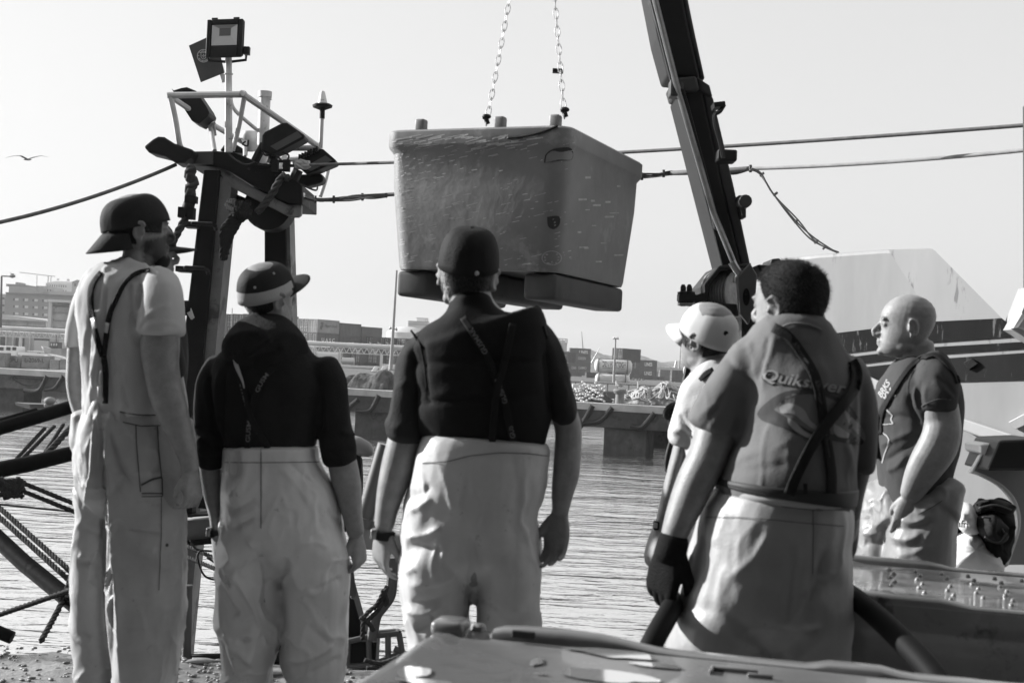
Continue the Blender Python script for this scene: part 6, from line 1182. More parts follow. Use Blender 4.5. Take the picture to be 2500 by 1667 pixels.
# ---- first man: tall, backwards cap, pale T-shirt and bib overalls
def man1():
    f = Fig(4.4); M, o = headM(f, 339, 560, .02, R(-62), R(4), R(2), 1.02)
    torso = [(322, 652, 50, .085, .0), (318, 668, 88, .11), (316, 690, 106, .135), (312, 730, 117, .15), (306, 790, 112, .15), (304, 860, 101, .14), (304, 930, 96, .135), (306, 1000, 96, .14), (306, 1040, 100, .14)]
    sl_r = [(392, 690, 40, .075, -.07), (398, 722, 47, .075, -.12), (397, 760, 52, .075, -.13), (395, 795, 55, .075), (394, 810, 57, .078)]
    sl_l = [(222, 702, 30, .06, .07), (205, 750, 30, .065, .10), (190, 800, 25, .06, .11), (183, 846, 22, .055)]
    arm_r = [(385, 715, 30, .05, -.1), (392, 780, 42, .055, -.13), (391, 850, 46, .058), (393, 890, 42, .055), (400, 935, 41, .052), (408, 965, 40, .05, -.14), (420, 1005, 38, .048, -.15), (440, 1060, 30, .04, -.15), (456, 1105, 24, .033, -.15), (466, 1148, 20, .026)]
    arm_l = [(210, 730, 22, .045, .09), (192, 790, 20, .045, .11), (186, 850, 20, .045), (184, 900, 21, .043), (183, 940, 20, .043), (191, 985, 19, .04), (206, 1030, 18, .036, .09), (222, 1075, 15, .03, .07), (232, 1105, 12, .024, .06)]
    pel = [(302, 1006, 94, .14, 0), (305, 1040, 112, .15), (312, 1090, 127, .16), (318, 1150, 128, .16), (321, 1205, 122, .145), (321, 1240, 104, .11), (321, 1265, 76, .07)]
    ll = [(246, 1190, 56, .13, .07), (243, 1260, 51, .115, .08), (236, 1330, 52, .11), (233, 1400, 52), (231, 1500, 53), (235, 1600, 56), (240, 1700, 54), (242, 1800, 48)]
    rl = [(354, 1190, 92, .14, -.03), (357, 1260, 91, .125, -.06), (357, 1370, 91, .12), (356, 1450, 90), (355, 1500, 88), (353, 1600, 77), (350, 1667, 70), (346, 1790, 60)]
    neck = [(340, 585, 37, .058, .03), (340, 620, 37, .058, .02), (334, 655, 42, .065, .0), (325, 690, 60, .07, 0)]
    parts = head_parts(M, o) + [f.loft(neck), f.loft(torso, shrink=.02), f.loft(arm_r, 20, 2.1), f.loft(arm_l, 20, 2.1), f.loft(pel, shrink=.02)] + legs_body(f, ll, rl)
    parts += hand_parts(f.w(467, 1152, -.15), nrm(f.w(468, 1200, -.16) - f.w(466, 1150, -.15)), nrm(RT * .9 - FW * .5), .92, 1, (.7, .9, .6), .6) + hand_parts(f.w(233, 1108, .06), nrm(-UP * .9 + RT * .2 + FW * .3), nrm(-RT), .9, -1, (.6, .7, .5))
    body, _, _ = make_person(f, 'tall man in a backwards dark cap and pale bib overalls, hands at his sides', parts, .32, M, o, beard=2.4)
    st = [(((235, 760), (237, 860), (228, 940)), 5, .012), (((222, 760), (216, 860), (213, 960)), 4, -.010), (((262, 700), (255, 780), (250, 850)), 6, -.012), (((275, 800), (285, 880), (296, 970), (310, 1000)), 5, .013), (((263, 830), (268, 930), (280, 1000)), 6, -.010), (((285, 860), (300, 940), (315, 1000)), 7, -.008), (((250, 660), (240, 720), (236, 760)), 6, -.01), (((228, 860), (226, 900), (230, 950)), 5, .012),
          (((318, 690), (320, 740), (330, 800)), 6, -.012), (((328, 690), (332, 740), (335, 770)), 4, .010), (((340, 690), (345, 720), (337, 760)), 5, -.010), (((350, 800), (400, 790), (440, 795)), 4, .006), (((345, 790), (380, 760), (420, 745)), 5, .006), (((340, 806), (355, 780), (375, 770)), 4, -.006)]
    shirt, bv = garment([f.loft(torso), f.loft(sl_r, ex=2.1), f.loft(sl_l, ex=2.1), f.loft([(330, 640, 44, .075, .0), (326, 665, 60, .09)])], 't_shirt', pm('shirt_pale', .64, rough=.8, var=.06, vs_=6, bump=.15, bs=200), body, .008, 12, st, ((.005, (9, 9, 3), 11, False), (.005, (10, 10, 4), 12, True)))
    st = [(((262, 1010), (262, 1100), (272, 1180), (276, 1267), (284, 1400), (290, 1500), (292, 1660)), 7, .026), (((246, 1030), (247, 1120), (254, 1200), (262, 1300), (266, 1450), (272, 1650)), 8, -.028), (((236, 1000), (228, 1060), (222, 1150), (204, 1250)), 5, .016), (((226, 1010), (214, 1100), (212, 1180)), 5, -.012), (((240, 990), (242, 1060), (238, 1140)), 4, .014), (((252, 1000), (256, 1080), (262, 1140)), 4, .010), (((272, 1020), (292, 1090), (318, 1150), (342, 1180)), 8, .010), (((262, 1040), (285, 1120), (320, 1180)), 9, -.014), (((288, 1000), (305, 1040), (330, 1070)), 7, .010), (((270, 1000), (268, 1030)), 5, .014), (((282, 995), (284, 1030)), 4, -.012), (((296, 1002), (294, 1030)), 4, .01),
          (((188, 1372), (225, 1376), (258, 1386)), 7, -.014), (((192, 1358), (215, 1362)), 6, .012), (((215, 1420), (245, 1402), (262, 1394)), 7, -.010), (((310, 1292), (350, 1297), (398, 1302)), 5, -.009), (((330, 1225), (370, 1222), (390, 1235)), 7, -.008), (((205, 1285), (235, 1300), (255, 1310)), 6, -.008), (((335, 1330), (380, 1350)), 9, .008), (((290, 1440), (350, 1460), (400, 1440)), 10, .006), (((290, 1533), (350, 1533), (430, 1528)), 3, -.004), (((195, 1540), (220, 1556)), 5, -.007)]
    tr, bt = garment([f.loft(pel), f.loft(ll), f.loft(rl), f.loft([(243, 968, 16, .05, -.1), (250, 990, 38, .08, -.07), (262, 1015, 66, .1, -.03)]), f.loft([(212, 1010, 30, .1, .04), (214, 1060, 34, .1, .04), (208, 1120, 22, .07, .06), (212, 1190, 18, .06, .06)])], 'bib_overalls', moil1, body, .0062, 7, st, ((.007, (7, 7, 3.5), 21, False), (.006, (9, 9, 6), 31, True)), (1010, 1090), .85)
    for pts, w in ((((332, 1037), (333, 1080), (343, 1200)), 2.5), (((384, 1037), (388, 1100), (395, 1170)), 2.5), (((345, 1184), (370, 1170), (396, 1164)), 5), (((346, 1204), (370, 1204), (396, 1204)), 3), (((346, 1212), (370, 1212), (397, 1211)), 2), (((396, 1166), (397, 1210)), 3), (((394, 1212), (394, 1300), (388, 1440)), 1.8), (((292, 1005), (340, 1013), (400, 1013)), 2.5), (((300, 1030), (345, 1040), (400, 1038)), 2.5)): ribbon(bt, pts, w, mseam1, 'seam', tr, .004, 0, 8, False)
    decal(bt, [(408 + 4 * math.cos(t), 1330 + 4.5 * math.sin(t)) for t in np.linspace(0, 5.8, 9)], mseam1, 'press_stud', tr)
    br = ribbon(bv, ((247, 664), (232, 683), (222, 706), (221, 742), (225, 778), (232, 808), (242, 844), (250, 870)), (10, 15, 15, 15, 15, 14), mstrap, 'brace', body, .007, .003)
    br2 = ribbon(bv, ((366, 658), (337, 665), (314, 681), (299, 701), (283, 732), (270, 762), (263, 793), (259, 824), (255, 860), (253, 885)), (8, 10, 13, 13, 13, 12), mstrap, 'brace', body, .010, .003)
    ribbon(bv, ((253, 868), (258, 910), (258, 945), (257, 985)), 14, mstrap, 'brace', body, .012, .003); ribbon(bv, ((247, 905), (244, 925), (246, 940)), 5, mclip, 'clip', body, .02, .006); ribbon(bv, ((243, 943), (245, 970)), 9, mclip, 'clip', body, .022, .008)
    for rb, s0 in ((br, ((226, 776), (232, 802))), (br2, ((262, 788), (257, 812)))): ribbon(bv, s0, 11, mclip, 'buckle', rb[0], .015, .004)
    cap_on(M, o, body, pm('cap_navy', .035, rough=.75, var=.15, vs_=12, bump=.3, bs=220), flip=True, tilt=R(-15), z0=.022, brim=.072, wide=1.0, crown=.111, droop=.052)
    b = MB(); b.ell((0, .064, -.106), (.040, .036, .030), None, 18); V, F = b.data(); V = V + .004 * vnoise(V * 160, 2)[:, None]; link('beard', V @ M.T + o, F, mhair, body)
    hair_on(M, o, body, mhair, mhs, lambda a: -.05 if math.sin(a) < -.3 else -.012, .035, 1500, .008, arc=(math.pi - .75, 2 * math.pi + .75))
    boots(f, ((234, 1849, .09), (346, 1849, -.06)), body, mboot)
man1()

# ---- second man: dark hoodie, two-tone cap
def man2():
    f = Fig(4.5); M, o = headM(f, 655, 722, .0, R(-40), R(10), R(8), 1.0)
    torso = [(662, 806, 46, .08, .0), (664, 832, 84, .11), (662, 862, 112, .135), (660, 890, 134, .15), (660, 930, 140, .16), (660, 980, 132, .16), (660, 1030, 122, .15), (661, 1070, 112, .138), (661, 1108, 104, .13)]
    sl_l = [(545, 890, 36, .07, .02), (524, 930, 38, .07), (516, 980, 39, .07), (510, 1030, 37, .068), (512, 1080, 35, .064), (514, 1118, 35, .06), (516, 1142, 31, .055)]
    sl_r = [(786, 886, 38, .07, -.02), (803, 930, 43, .07), (811, 980, 43, .07), (817, 1040, 43, .068), (828, 1090, 44, .066), (832, 1126, 39, .06)]
    arm_l = [(530, 920, 26, .042, .02), (512, 1030, 25, .045), (512, 1120, 27, .046), (517, 1178, 25, .044), (521, 1217, 21, .038), (526, 1262, 15, .03), (528, 1306, 13, .024)]
    arm_r = [(800, 920, 28, .045, -.02), (818, 1040, 32, .045), (832, 1110, 35, .05), (842, 1160, 36, .05), (850, 1195, 33, .046), (860, 1255, 25, .038), (869, 1302, 21, .03)]
    pel = [(661, 1090, 114, .155, 0), (662, 1130, 117, .16), (668, 1180, 130, .165), (680, 1230, 143, .17), (688, 1275, 150, .175), (690, 1325, 150, .16), (690, 1370, 128, .12), (690, 1400, 96, .07)]
    ll = [(612, 1290, 70, .15), (610, 1330, 76, .165), (608, 1400, 76, .155), (610, 1450, 78, .135), (611, 1510, 78, .13), (612, 1540, 76), (608, 1590, 64), (603, 1640, 58), (600, 1700, 55), (600, 1790, 50)]
    rl = [(766, 1290, 70, .15), (768, 1330, 78, .165), (770, 1400, 80, .155), (768, 1480, 78, .135), (767, 1540, 76), (766, 1600, 77, .13), (770, 1640, 68), (771, 1690, 62), (770, 1790, 54)]
    neck = [(662, 745, 40, .062, .0), (666, 780, 43, .065), (666, 810, 48, .07), (664, 840, 70, .08)]
    parts = head_parts(M, o) + [f.loft(neck), f.loft(torso, shrink=.02), f.loft(arm_l, 20, 2.1), f.loft(arm_r, 20, 2.1), f.loft(pel, shrink=.02)] + legs_body(f, ll, rl)
    parts += hand_parts(f.w(528, 1310), nrm(f.w(530, 1380, .02) - f.w(528, 1310)), nrm(-RT - FW * .25), .95, -1, (.35, .5, .4), .6, .06) + hand_parts(f.w(870, 1306), nrm(f.w(876, 1360, .0) - f.w(869, 1304)), nrm(RT - FW * .45), 1.0, 1, (.8, 1.0, .7), .7, .08)
    body, _, _ = make_person(f, 'man in a dark hoodie and two-tone cap turned sideways, pale waterproof trousers', parts, .32, M, o, stubble=.25)
    st = [(((505, 920), (500, 960), (510, 1010)), 5, .012), (((515, 910), (512, 960), (525, 1040)), 5, -.012), (((535, 900), (530, 960), (535, 1040), (540, 1100)), 6, .014), (((550, 900), (545, 980), (550, 1080)), 6, -.012), (((475, 1040), (500, 1050), (530, 1075)), 5, .012), (((478, 1060), (500, 1072), (520, 1090)), 5, -.012), (((480, 1100), (510, 1108), (545, 1100)), 6, .010), (((560, 905), (553, 990), (552, 1080)), 4, .010), (((830, 1050), (850, 1062), (868, 1060)), 6, .010), (((800, 1110), (830, 1100), (868, 1095)), 6, -.009), (((775, 900), (785, 980), (780, 1060)), 7, -.012)]
    hood = [(655, 800, 62, .09, .01), (652, 830, 92, .12, -.02), (650, 865, 104, .14, -.05), (650, 895, 84, .12, -.08), (650, 915, 48, .07, -.1)]
    mh = pm('hoodie_black', .022, rough=.9, var=.25, vs_=9, bump=.4, bs=170)
    shirt, bv = garment([f.loft(torso), f.loft(sl_l, ex=2.1), f.loft(sl_r, ex=2.1)], 'hoodie', mh, body, .008, 12, st, ((.007, (8, 8, 4), 41, False),))
    hd, bh = garment([f.loft(hood)], 'hood', mh, shirt, .008, 6, [(((600, 872), (635, 848), (668, 824)), 5, .016), (((610, 880), (650, 862), (690, 850)), 9, -.014), (((575, 850), (580, 880), (600, 900)), 8, .012), (((560, 830), (590, 815), (640, 812)), 7, .010)], ((.006, (9, 9, 9), 51, False),))
    st = [(((590, 1095), (597, 1130), (595, 1165), (575, 1200), (552, 1215)), 12, .020), (((575, 1100), (578, 1140), (572, 1170)), 7, -.014), (((560, 1098), (564, 1130), (560, 1160)), 6, .012), (((560, 1250), (590, 1235), (625, 1215)), 10, -.014), (((565, 1290), (595, 1275), (620, 1262)), 8, -.012), (((560, 1270), (600, 1255), (632, 1240)), 7, .012), (((600, 1310), (620, 1340), (640, 1400), (628, 1470)), 9, .020), (((630, 1330), (648, 1400), (658, 1500)), 14, -.026), (((545, 1390), (585, 1430), (615, 1480), (640, 1540)), 6, .020), (((540, 1430), (560, 1470), (585, 1500)), 8, -.016), (((575, 1500), (600, 1510), (615, 1500)), 7, .010), (((545, 1550), (570, 1580), (590, 1600), (620, 1630)), 7, .020), (((540, 1560), (552, 1610), (575, 1660)), 9, -.014), (((575, 1560), (620, 1560), (660, 1540)), 9, -.014), (((640, 1545), (600, 1570), (570, 1566)), 6, .010),
          (((700, 1350), (730, 1430), (770, 1440), (810, 1400)), 13, .012), (((760, 1440), (800, 1425), (835, 1408)), 7, -.010), (((690, 1610), (740, 1612), (790, 1590), (812, 1568)), 8, .018), (((745, 1520), (775, 1545), (808, 1572)), 8, -.012), (((735, 1580), (745, 1530), (755, 1515)), 8, .010), (((750, 1645), (790, 1625), (835, 1600)), 8, -.010), (((720, 1330), (770, 1325), (800, 1338)), 6, .007), (((680, 1140), (720, 1180), (760, 1240)), 9, .006), (((700, 1120), (740, 1160), (780, 1190)), 8, -.006), (((800, 1240), (820, 1265), (838, 1275)), 6, -.008), (((633, 1095), (634, 1200), (632, 1290)), 2.5, -.004), (((638, 1095), (639, 1200), (637, 1290)), 2.5, .004)]
    tr, bt = garment([f.loft(pel), f.loft(ll), f.loft(rl)], 'waterproof_trousers', moil2, body, .0062, 7, st, ((.008, (6, 6, 4.5), 61, False), (.008, (7, 7, 5.5), 65, True)), (1110, 1230), .75)
    ribbon(bt, ((548, 1128), (600, 1129), (660, 1129), (720, 1128), (780, 1127)), 1.6, mseam1, 'seam', tr, .003, 0, 8, False); ribbon(bt, ((637, 1096), (637, 1290)), 1.6, mseam1, 'seam', tr, .003, 0, 8, False)
    a = ribbon(bv, ((578, 900), (588, 930), (598, 970), (612, 1020), (640, 1070), (655, 1095)), 15, mstrap, 'brace', body, .010, .003); c = ribbon(bv, ((668, 895), (640, 930), (618, 980), (608, 1030), (604, 1095)), 15, mstrap, 'brace', body, .007, .003)
    ribbon_text(a, 'GUSMAR', 105, -70, 11, mlet); ribbon_text(a, 'GUSMAR', 205, -62, 11, mlet); ribbon_text(c, 'GUSM', 75, -52, 11, mlet); ribbon_text(c, 'GUSM', 200, -52, 11, mlet)
    ribbon(bv, ((572, 872), (578, 895), (592, 930), (596, 948)), (9, 10, 6, 2), pm('lining_pale', .55, rough=.8), 'brace_lining', body, .014, .002)
    md_, ml_ = pm('cap_dark', .03, rough=.7, var=.15, vs_=10, bump=.25, bs=200), pm('cap_pale', .52, rough=.75, var=.08, vs_=10, bump=.2, bs=200)
    cp = cap_on(M, o, body, md_, tilt=R(13), z0=.020, brim=.082, crown=.106, droop=-.004, two=ml_)
    L = np.array([v.co[:] for v in cp.data.vertices]); Lz = ((L - o) @ np.linalg.inv(M).T)
    for p in cp.data.polygons:
        q = Lz[list(p.vertices)].mean(0)
        if q[2] < .052 + .22 * q[1] and q[1] < .045: p.material_index = 1
    hair_on(M, o, body, mhair, mhs, lambda a: -.062, .02, 1200, .007, arc=(math.pi + .35, 2 * math.pi - .35))
    b = MB(); rr = [np.array([(.07 * math.sin(a), -.005 - .108 * math.cos(a), z + dz) for a, dz in ((k, 0) for k in np.linspace(-.55, .55, 9))]) for z in (.0, .016)]; b.add(np.concatenate(rr), [(i, i + 1, 10 + i, 9 + i) for i in range(8)]); V, F = b.data(); q = link('adjuster_strap', V @ M.T + o, F, mstrap, cp); q.modifiers.new('t', 'SOLIDIFY').thickness = .003
    for px, py in ((622, 702), (668, 668)): b = MB(); c0 = cast(bvh(np.array([v.co[:] for v in cp.data.vertices]), [tuple(p.vertices) for p in cp.data.polygons]), px, py, .003); b.ell(c0 if c0 is not None else f.w(px, py, -.11), (.005, .004, .005), None, 8); b.build('eyelet', ml_, cp, smooth=True)
    wb = MB(); cw = f.w(527, 1302); wb.lathe(cw - UP * .012, [(.022, 0), (.026, .003), (.026, .022), (.022, .026)], 18, UP); wb.build('watch_strap', mstrap, body, smooth='auto'); wb = MB(); wb.box(f.w(510, 1298, -.01), (.016, .024, .03), None, .004); wb.build('watch', pm('watch_steel', .4, rough=.3, metal=.6), body, smooth='auto')
    boots(f, ((600, 1849, 0), (770, 1849, 0)), body, mboot)
man2()

# ---- third man: dark padded vest, seen square from behind
def man3():
    f = Fig(3.8); M, o = headM(f, 1143, 668, .0, R(-6), R(8), R(4), 1.02)
    torso = [(1156, 742, 54, .085, .0), (1157, 768, 82, .11), (1160, 788, 148, .13), (1166, 808, 170, .15), (1174, 860, 168, .16), (1178, 920, 170, .165), (1182, 980, 170, .165), (1186, 1030, 164, .158), (1189, 1062, 150, .142), (1190, 1090, 138, .13), (1190, 1120, 136, .13)]
    sl_l = [(1048, 834, 34, .065), (1030, 852, 34, .068), (1008, 870, 34, .07), (1003, 930, 36, .07), (1000, 1000, 44, .07), (994, 1046, 50, .072), (990, 1066, 47, .072)]
    sl_r = [(1306, 812, 36, .07), (1326, 832, 34, .07), (1342, 870, 36, .07), (1356, 940, 39, .07), (1374, 995, 37, .07), (1387, 1022, 28, .065)]
    arm_l = [(1015, 850, 28, .045), (1000, 960, 34, .05), (992, 1050, 40, .052), (984, 1090, 42, .054), (972, 1140, 42, .054), (957, 1190, 36, .05), (945, 1240, 29, .042), (938, 1285, 24, .034)]
    arm_r = [(1335, 850, 26, .045), (1360, 960, 32, .048), (1386, 1040, 33, .05), (1386, 1100, 33, .052), (1382, 1155, 33, .05), (1373, 1205, 27, .042), (1368, 1250, 20, .032)]
    pel = [(1193, 1068, 148, .155, 0), (1190, 1088, 156, .16), (1181, 1120, 163, .17), (1172, 1160, 164, .175), (1160, 1210, 162, .18), (1150, 1260, 165, .18), (1148, 1320, 167, .175), (1150, 1360, 166, .165), (1152, 1400, 140, .125), (1152, 1425, 105, .08)]
    ll = [(1072, 1320, 80, .155), (1068, 1365, 88, .17), (1067, 1420, 88, .16), (1066, 1455, 86, .145), (1063, 1500, 80, .14), (1068, 1560, 77), (1070, 1650, 72), (1072, 1800, 64), (1074, 1990, 58)]
    rl = [(1236, 1320, 74, .155), (1240, 1365, 80, .17), (1240, 1450, 80, .16), (1242, 1520, 78, .145), (1242, 1650, 72), (1241, 1800, 64), (1240, 1990, 58)]
    neck = [(1140, 680, 46, .066, .0), (1146, 715, 50, .07), (1152, 745, 56, .075), (1157, 780, 85, .09)]
    parts = head_parts(M, o, full=1.04) + [f.loft(neck), f.loft(torso, shrink=.022), f.loft(arm_l, 20, 2.1), f.loft(arm_r, 20, 2.1), f.loft(pel, shrink=.02)] + legs_body(f, ll, rl)
    parts += hand_parts(f.w(937, 1292), nrm(f.w(930, 1360, .02) - f.w(938, 1288)), nrm(-RT * .8 - FW * .6), 1.0, -1, (.4, .55, .4), .5, .12) + hand_parts(f.w(1366, 1258), nrm(f.w(1358, 1330, -.02) - f.w(1368, 1252)), nrm(RT * .55 + FW * .8), 1.0, -1, (.3, .45, .35), .2, .1)
    body, _, _ = make_person(f, 'man in a black padded vest and pale grey trousers, seen square from behind', parts, .32, M, o)
    mv = pm('vest_black', .014, rough=.85, var=.25, vs_=8, bump=.12, bs=140)
    st = [(((1010, 985), (1100, 976), (1200, 968), (1340, 962)), 5, -.008), (((1010, 885), (1150, 880), (1340, 884)), 5, -.005), (((1030, 830), (1036, 900), (1046, 990)), 6, -.012), (((1330, 850), (1338, 940), (1345, 1010)), 6, -.012)]
    vest, bv = garment([f.loft(torso, ex=2.5), f.loft([(1153, 724, 51, .085, .0), (1152, 750, 60, .09), (1152, 785, 74, .1)])], 'padded_vest', mv, body, .009, 6, st, ((.006, (6, 6, 7), 71, False),))
    for sl in (sl_l, sl_r): garment([f.loft(sl, ex=2.1)], 'shirt_sleeve', pm('sleeve_dark', .03, rough=.8, var=.2, vs_=8, bump=.2, bs=150), body, .008, 6, (), ((.006, (8, 8, 5), 75, False), (.005, (9, 9, 7), 77, True)))
    for pts in (((1003, 806), (1022, 836), (1034, 880), (1042, 950)), ((1328, 795), (1342, 850), (1350, 930))): ribbon(bv, pts, 5, mv, 'armhole_binding', vest, .004, .003)
    a = ribbon(bv, ((1130, 775), (1160, 820), (1190, 870), (1210, 920), (1232, 980), (1245, 1040), (1255, 1075)), 17, pm('strap_vest', .016, rough=.8), 'brace', body, .008, .003); c = ribbon(bv, ((1252, 790), (1242, 840), (1228, 900), (1212, 960), (1204, 1040), (1202, 1080)), 17, pm('strap_vest', .016), 'brace', body, .012, .003)
    ml = pm('brace_letter', .2, rough=.7)
    ribbon_text(a, 'GUSMAR', 105, -72, 13, ml); ribbon_text(a, 'GUSMAR', 235, -66, 13, ml); ribbon_text(a, 'GUS', 322, -30, 13, ml); ribbon_text(c, 'GUSMAR', 100, -80, 13, ml); ribbon_text(c, 'GUSM', 230, -50, 13, ml)
    st = [(((1022, 1110), (1012, 1160), (1004, 1200)), 9, .010), (((1000, 1250), (1030, 1235), (1055, 1218)), 8, .016), (((990, 1215), (1030, 1205), (1050, 1180)), 9, -.012), (((990, 1315), (1040, 1306), (1078, 1290)), 6, .018), (((990, 1330), (1040, 1335), (1080, 1345)), 10, -.016), (((990, 1400), (1015, 1388)), 7, .014), (((1000, 1430), (1060, 1425), (1128, 1405)), 9, .014), (((1000, 1470), (1050, 1465), (1110, 1440)), 9, -.014), (((985, 1490), (1040, 1500), (1080, 1478)), 10, .020), (((1010, 1545), (1050, 1520), (1100, 1480)), 12, -.018), (((1150, 1300), (1165, 1360), (1158, 1430), (1156, 1480)), 14, -.030), (((1235, 1270), (1262, 1310), (1250, 1400), (1235, 1500)), 16, -.010), (((1160, 1100), (1150, 1200), (1110, 1300)), 14, .006), (((1220, 1100), (1215, 1200), (1212, 1300)), 3, -.003), (((1250, 1100), (1262, 1180), (1262, 1240)), 10, -.005), (((1165, 1455), (1190, 1470), (1225, 1490)), 4, -.006)]
    tr, bt = garment([f.loft(pel, ex=2.5), f.loft(ll), f.loft(rl)], 'waterproof_trousers', moil3, body, .0066, 7, st, ((.008, (5, 5, 4), 81, False), (.007, (6.5, 6.5, 5), 85, True)), (1100, 1220), .5)
    ribbon(bt, ((1030, 1130), (1090, 1127), (1150, 1112), (1220, 1105), (1290, 1107), (1340, 1113)), 2, mseam1, 'seam', tr, .003, 0, 8, False)
    cp = cap_on(M, o, body, pm('cap_black', .016, rough=.75, var=.2, vs_=10, bump=.25, bs=200), tilt=R(6), z0=.030, brim=.07, crown=.108, wide=1.02, tall=1.12, crease=.028)
    hair_on(M, o, body, mhair, mhs, lambda a: -.088 if math.sin(a) < -.75 else -.05, .03, 2600, .008, arc=(math.pi + .2, 2 * math.pi - .2))
    b = MB(); n = 13; rr = [np.array([(.083 * math.sin(a), -.004 - .105 * math.cos(a), z) for a in np.linspace(-.62, .62, n)]) for z in (.0, .014)]; b.add(np.concatenate(rr), [(i, i + 1, n + 1 + i, n + i) for i in range(n - 1)]); V, F = b.data(); q = link('adjuster_strap', V @ M.T + o, F, pm('cap_strap', .02, rough=.5), cp); q.modifiers.new('t', 'SOLIDIFY').thickness = .004
    b = MB(); b.ell((0, -.101, .026), (.036, .010, .020), None, 16); V, F = b.data(); link('cap_opening', V @ M.T + o, F, pm('hair_grey', .07, rough=.6, var=.5, vs_=90), cp); b = MB(); b.ell((.034, -.104, .012), (.012, .006, .008), None, 12); V, F = b.data(); link('strap_clasp', V @ M.T + o, F, mclip, cp)
    wb = MB(); cw = f.w(937, 1306); ax = nrm(f.w(930, 1360) - f.w(938, 1285)); wb.lathe(cw - ax * .013, [(.028, 0), (.033, .003), (.033, .023), (.028, .026)], 20, ax); wb.build('watch_strap', mstrap, body, smooth='auto'); wb = MB(); wb.box(f.w(914, 1303, -.01), (.02, .034, .03), None, .005); wb.build('watch', pm('watch_steel', .4, rough=.3, metal=.6), body, smooth='auto')
    boots(f, ((1074, 2040, 0), (1240, 2040, 0)), body, mboot)
man3()

# ---- fourth man: white cap and shirt, half hidden
def man4():
    f = Fig(4.3); M, o = headM(f, 1724, 822, .0, R(44), R(6), R(-10), .98)
    torso = [(1738, 884, 40, .08, 0), (1745, 912, 72, .11), (1752, 950, 88, .13), (1755, 1020, 92, .15), (1760, 1100, 95, .16), (1762, 1200, 95, .16)]
    sl = [(1702, 948, 38, .07, -.02), (1684, 1000, 36, .07), (1668, 1050, 33, .066), (1661, 1076, 29, .06)]
    arm = [(1695, 970, 24, .045, -.02), (1672, 1060, 21, .043), (1657, 1110, 18, .04), (1645, 1150, 16, .036), (1632, 1200, 15, .034), (1618, 1255, 13, .028), (1609, 1290, 11, .022)]
    pel = [(1762, 1180, 96, .16, 0), (1765, 1260, 100, .17), (1768, 1330, 105, .17)]; ll = [(1722, 1320, 52, .13), (1722, 1500, 50, .12), (1722, 1820, 44, .1)]; rl = [(1818, 1320, 52, .13), (1818, 1500, 50, .12), (1818, 1820, 44, .1)]
    neck = [(1728, 840, 38, .058, 0), (1733, 870, 40, .062), (1738, 905, 52, .07)]
    parts = head_parts(M, o) + [f.loft(neck), f.loft(torso, shrink=.02), f.loft(arm, 18, 2.1), f.loft([(1830, 960, 30, .05, .02), (1850, 1100, 28, .045), (1855, 1250, 22, .035)]), f.loft(pel, shrink=.02)] + legs_body(f, ll, rl)
    parts += hand_parts(f.w(1607, 1295, -.02), nrm(f.w(1592, 1350, -.01) - f.w(1608, 1290)), nrm(-RT * .9 - FW * .45), .95, -1, (.4, .5, .4), .5) + hand_parts(f.w(1855, 1258, .02), -UP, RT, .9, 1)
    body, _, _ = make_person(f, 'man in a bright white cap and white shirt, half hidden by the heavy man', parts, .33, M, o, stubble=.2)
    mw_ = pm('shirt_white', .72, rough=.8, var=.06, vs_=8, bump=.2, bs=180, v2=.5, thr=.72, ts=18)
    sh, bv = garment([f.loft(torso), f.loft(sl, ex=2.1), f.loft([(1830, 950, 36, .07, .02), (1845, 1060, 34, .07)])], 'white_shirt', mw_, body, .008, 6, [(((1660, 1010), (1675, 1040), (1690, 1060)), 6, -.01), (((1640, 1060), (1660, 1050), (1690, 1070)), 5, .008)], ((.007, (9, 9, 6), 91, False),))
    ribbon(bv, ((1708, 928), (1722, 914), (1742, 902)), (8, 14, 12), mstrap, 'brace', body, .008, .004)
    tr, _ = garment([f.loft(pel), f.loft(ll), f.loft(rl)], 'waterproof_trousers', moil2, body, .011, 6, (), ((.008, (6, 6, 4), 95, False),))
    mc_ = pm('cap_white', .74, rough=.9, var=.04, vs_=14, bump=.08, bs=220)
    cp = cap_on(M, o, body, mc_, tilt=R(17), z0=.014, brim=.06, crown=.104, tall=1.02, wide=1.01, crease=.03, droop=.03)
    hair_on(M, o, body, mhair, mhs, lambda a: -.075 if math.sin(a) < -.5 else -.03, .03, 2400, .008, arc=(math.pi - .35, 2 * math.pi + .35))
    b = MB(); b.ell((0, -.1, .028), (.042, .013, .020), None, 16); V, F = b.data(); link('cap_opening', V @ M.T + o, F, pm('hair_dark', .022), cp)
    ax = nrm(f.w(1592, 1350) - f.w(1608, 1290)); wb = MB(); wb.lathe(f.w(1611, 1284, -.02) - ax * .009, [(.018, 0), (.022, .002), (.022, .016), (.018, .018)], 16, ax); wb.build('watch_strap', mstrap, body, smooth='auto'); wb = MB(); wb.box(f.w(1602, 1282, -.03), (.018, .03, .028), None, .004); wb.build('watch', mstrap, body, smooth='auto'); wb = MB(); wb.box(f.w(1601, 1282, -.045), (.010, .006, .018), None, .002); wb.build('watch_face', pm('watch_face', .5, rough=.3), body)
    boots(f, ((1722, 1935, 0), (1818, 1935, 0)), body, mboot)
man4()

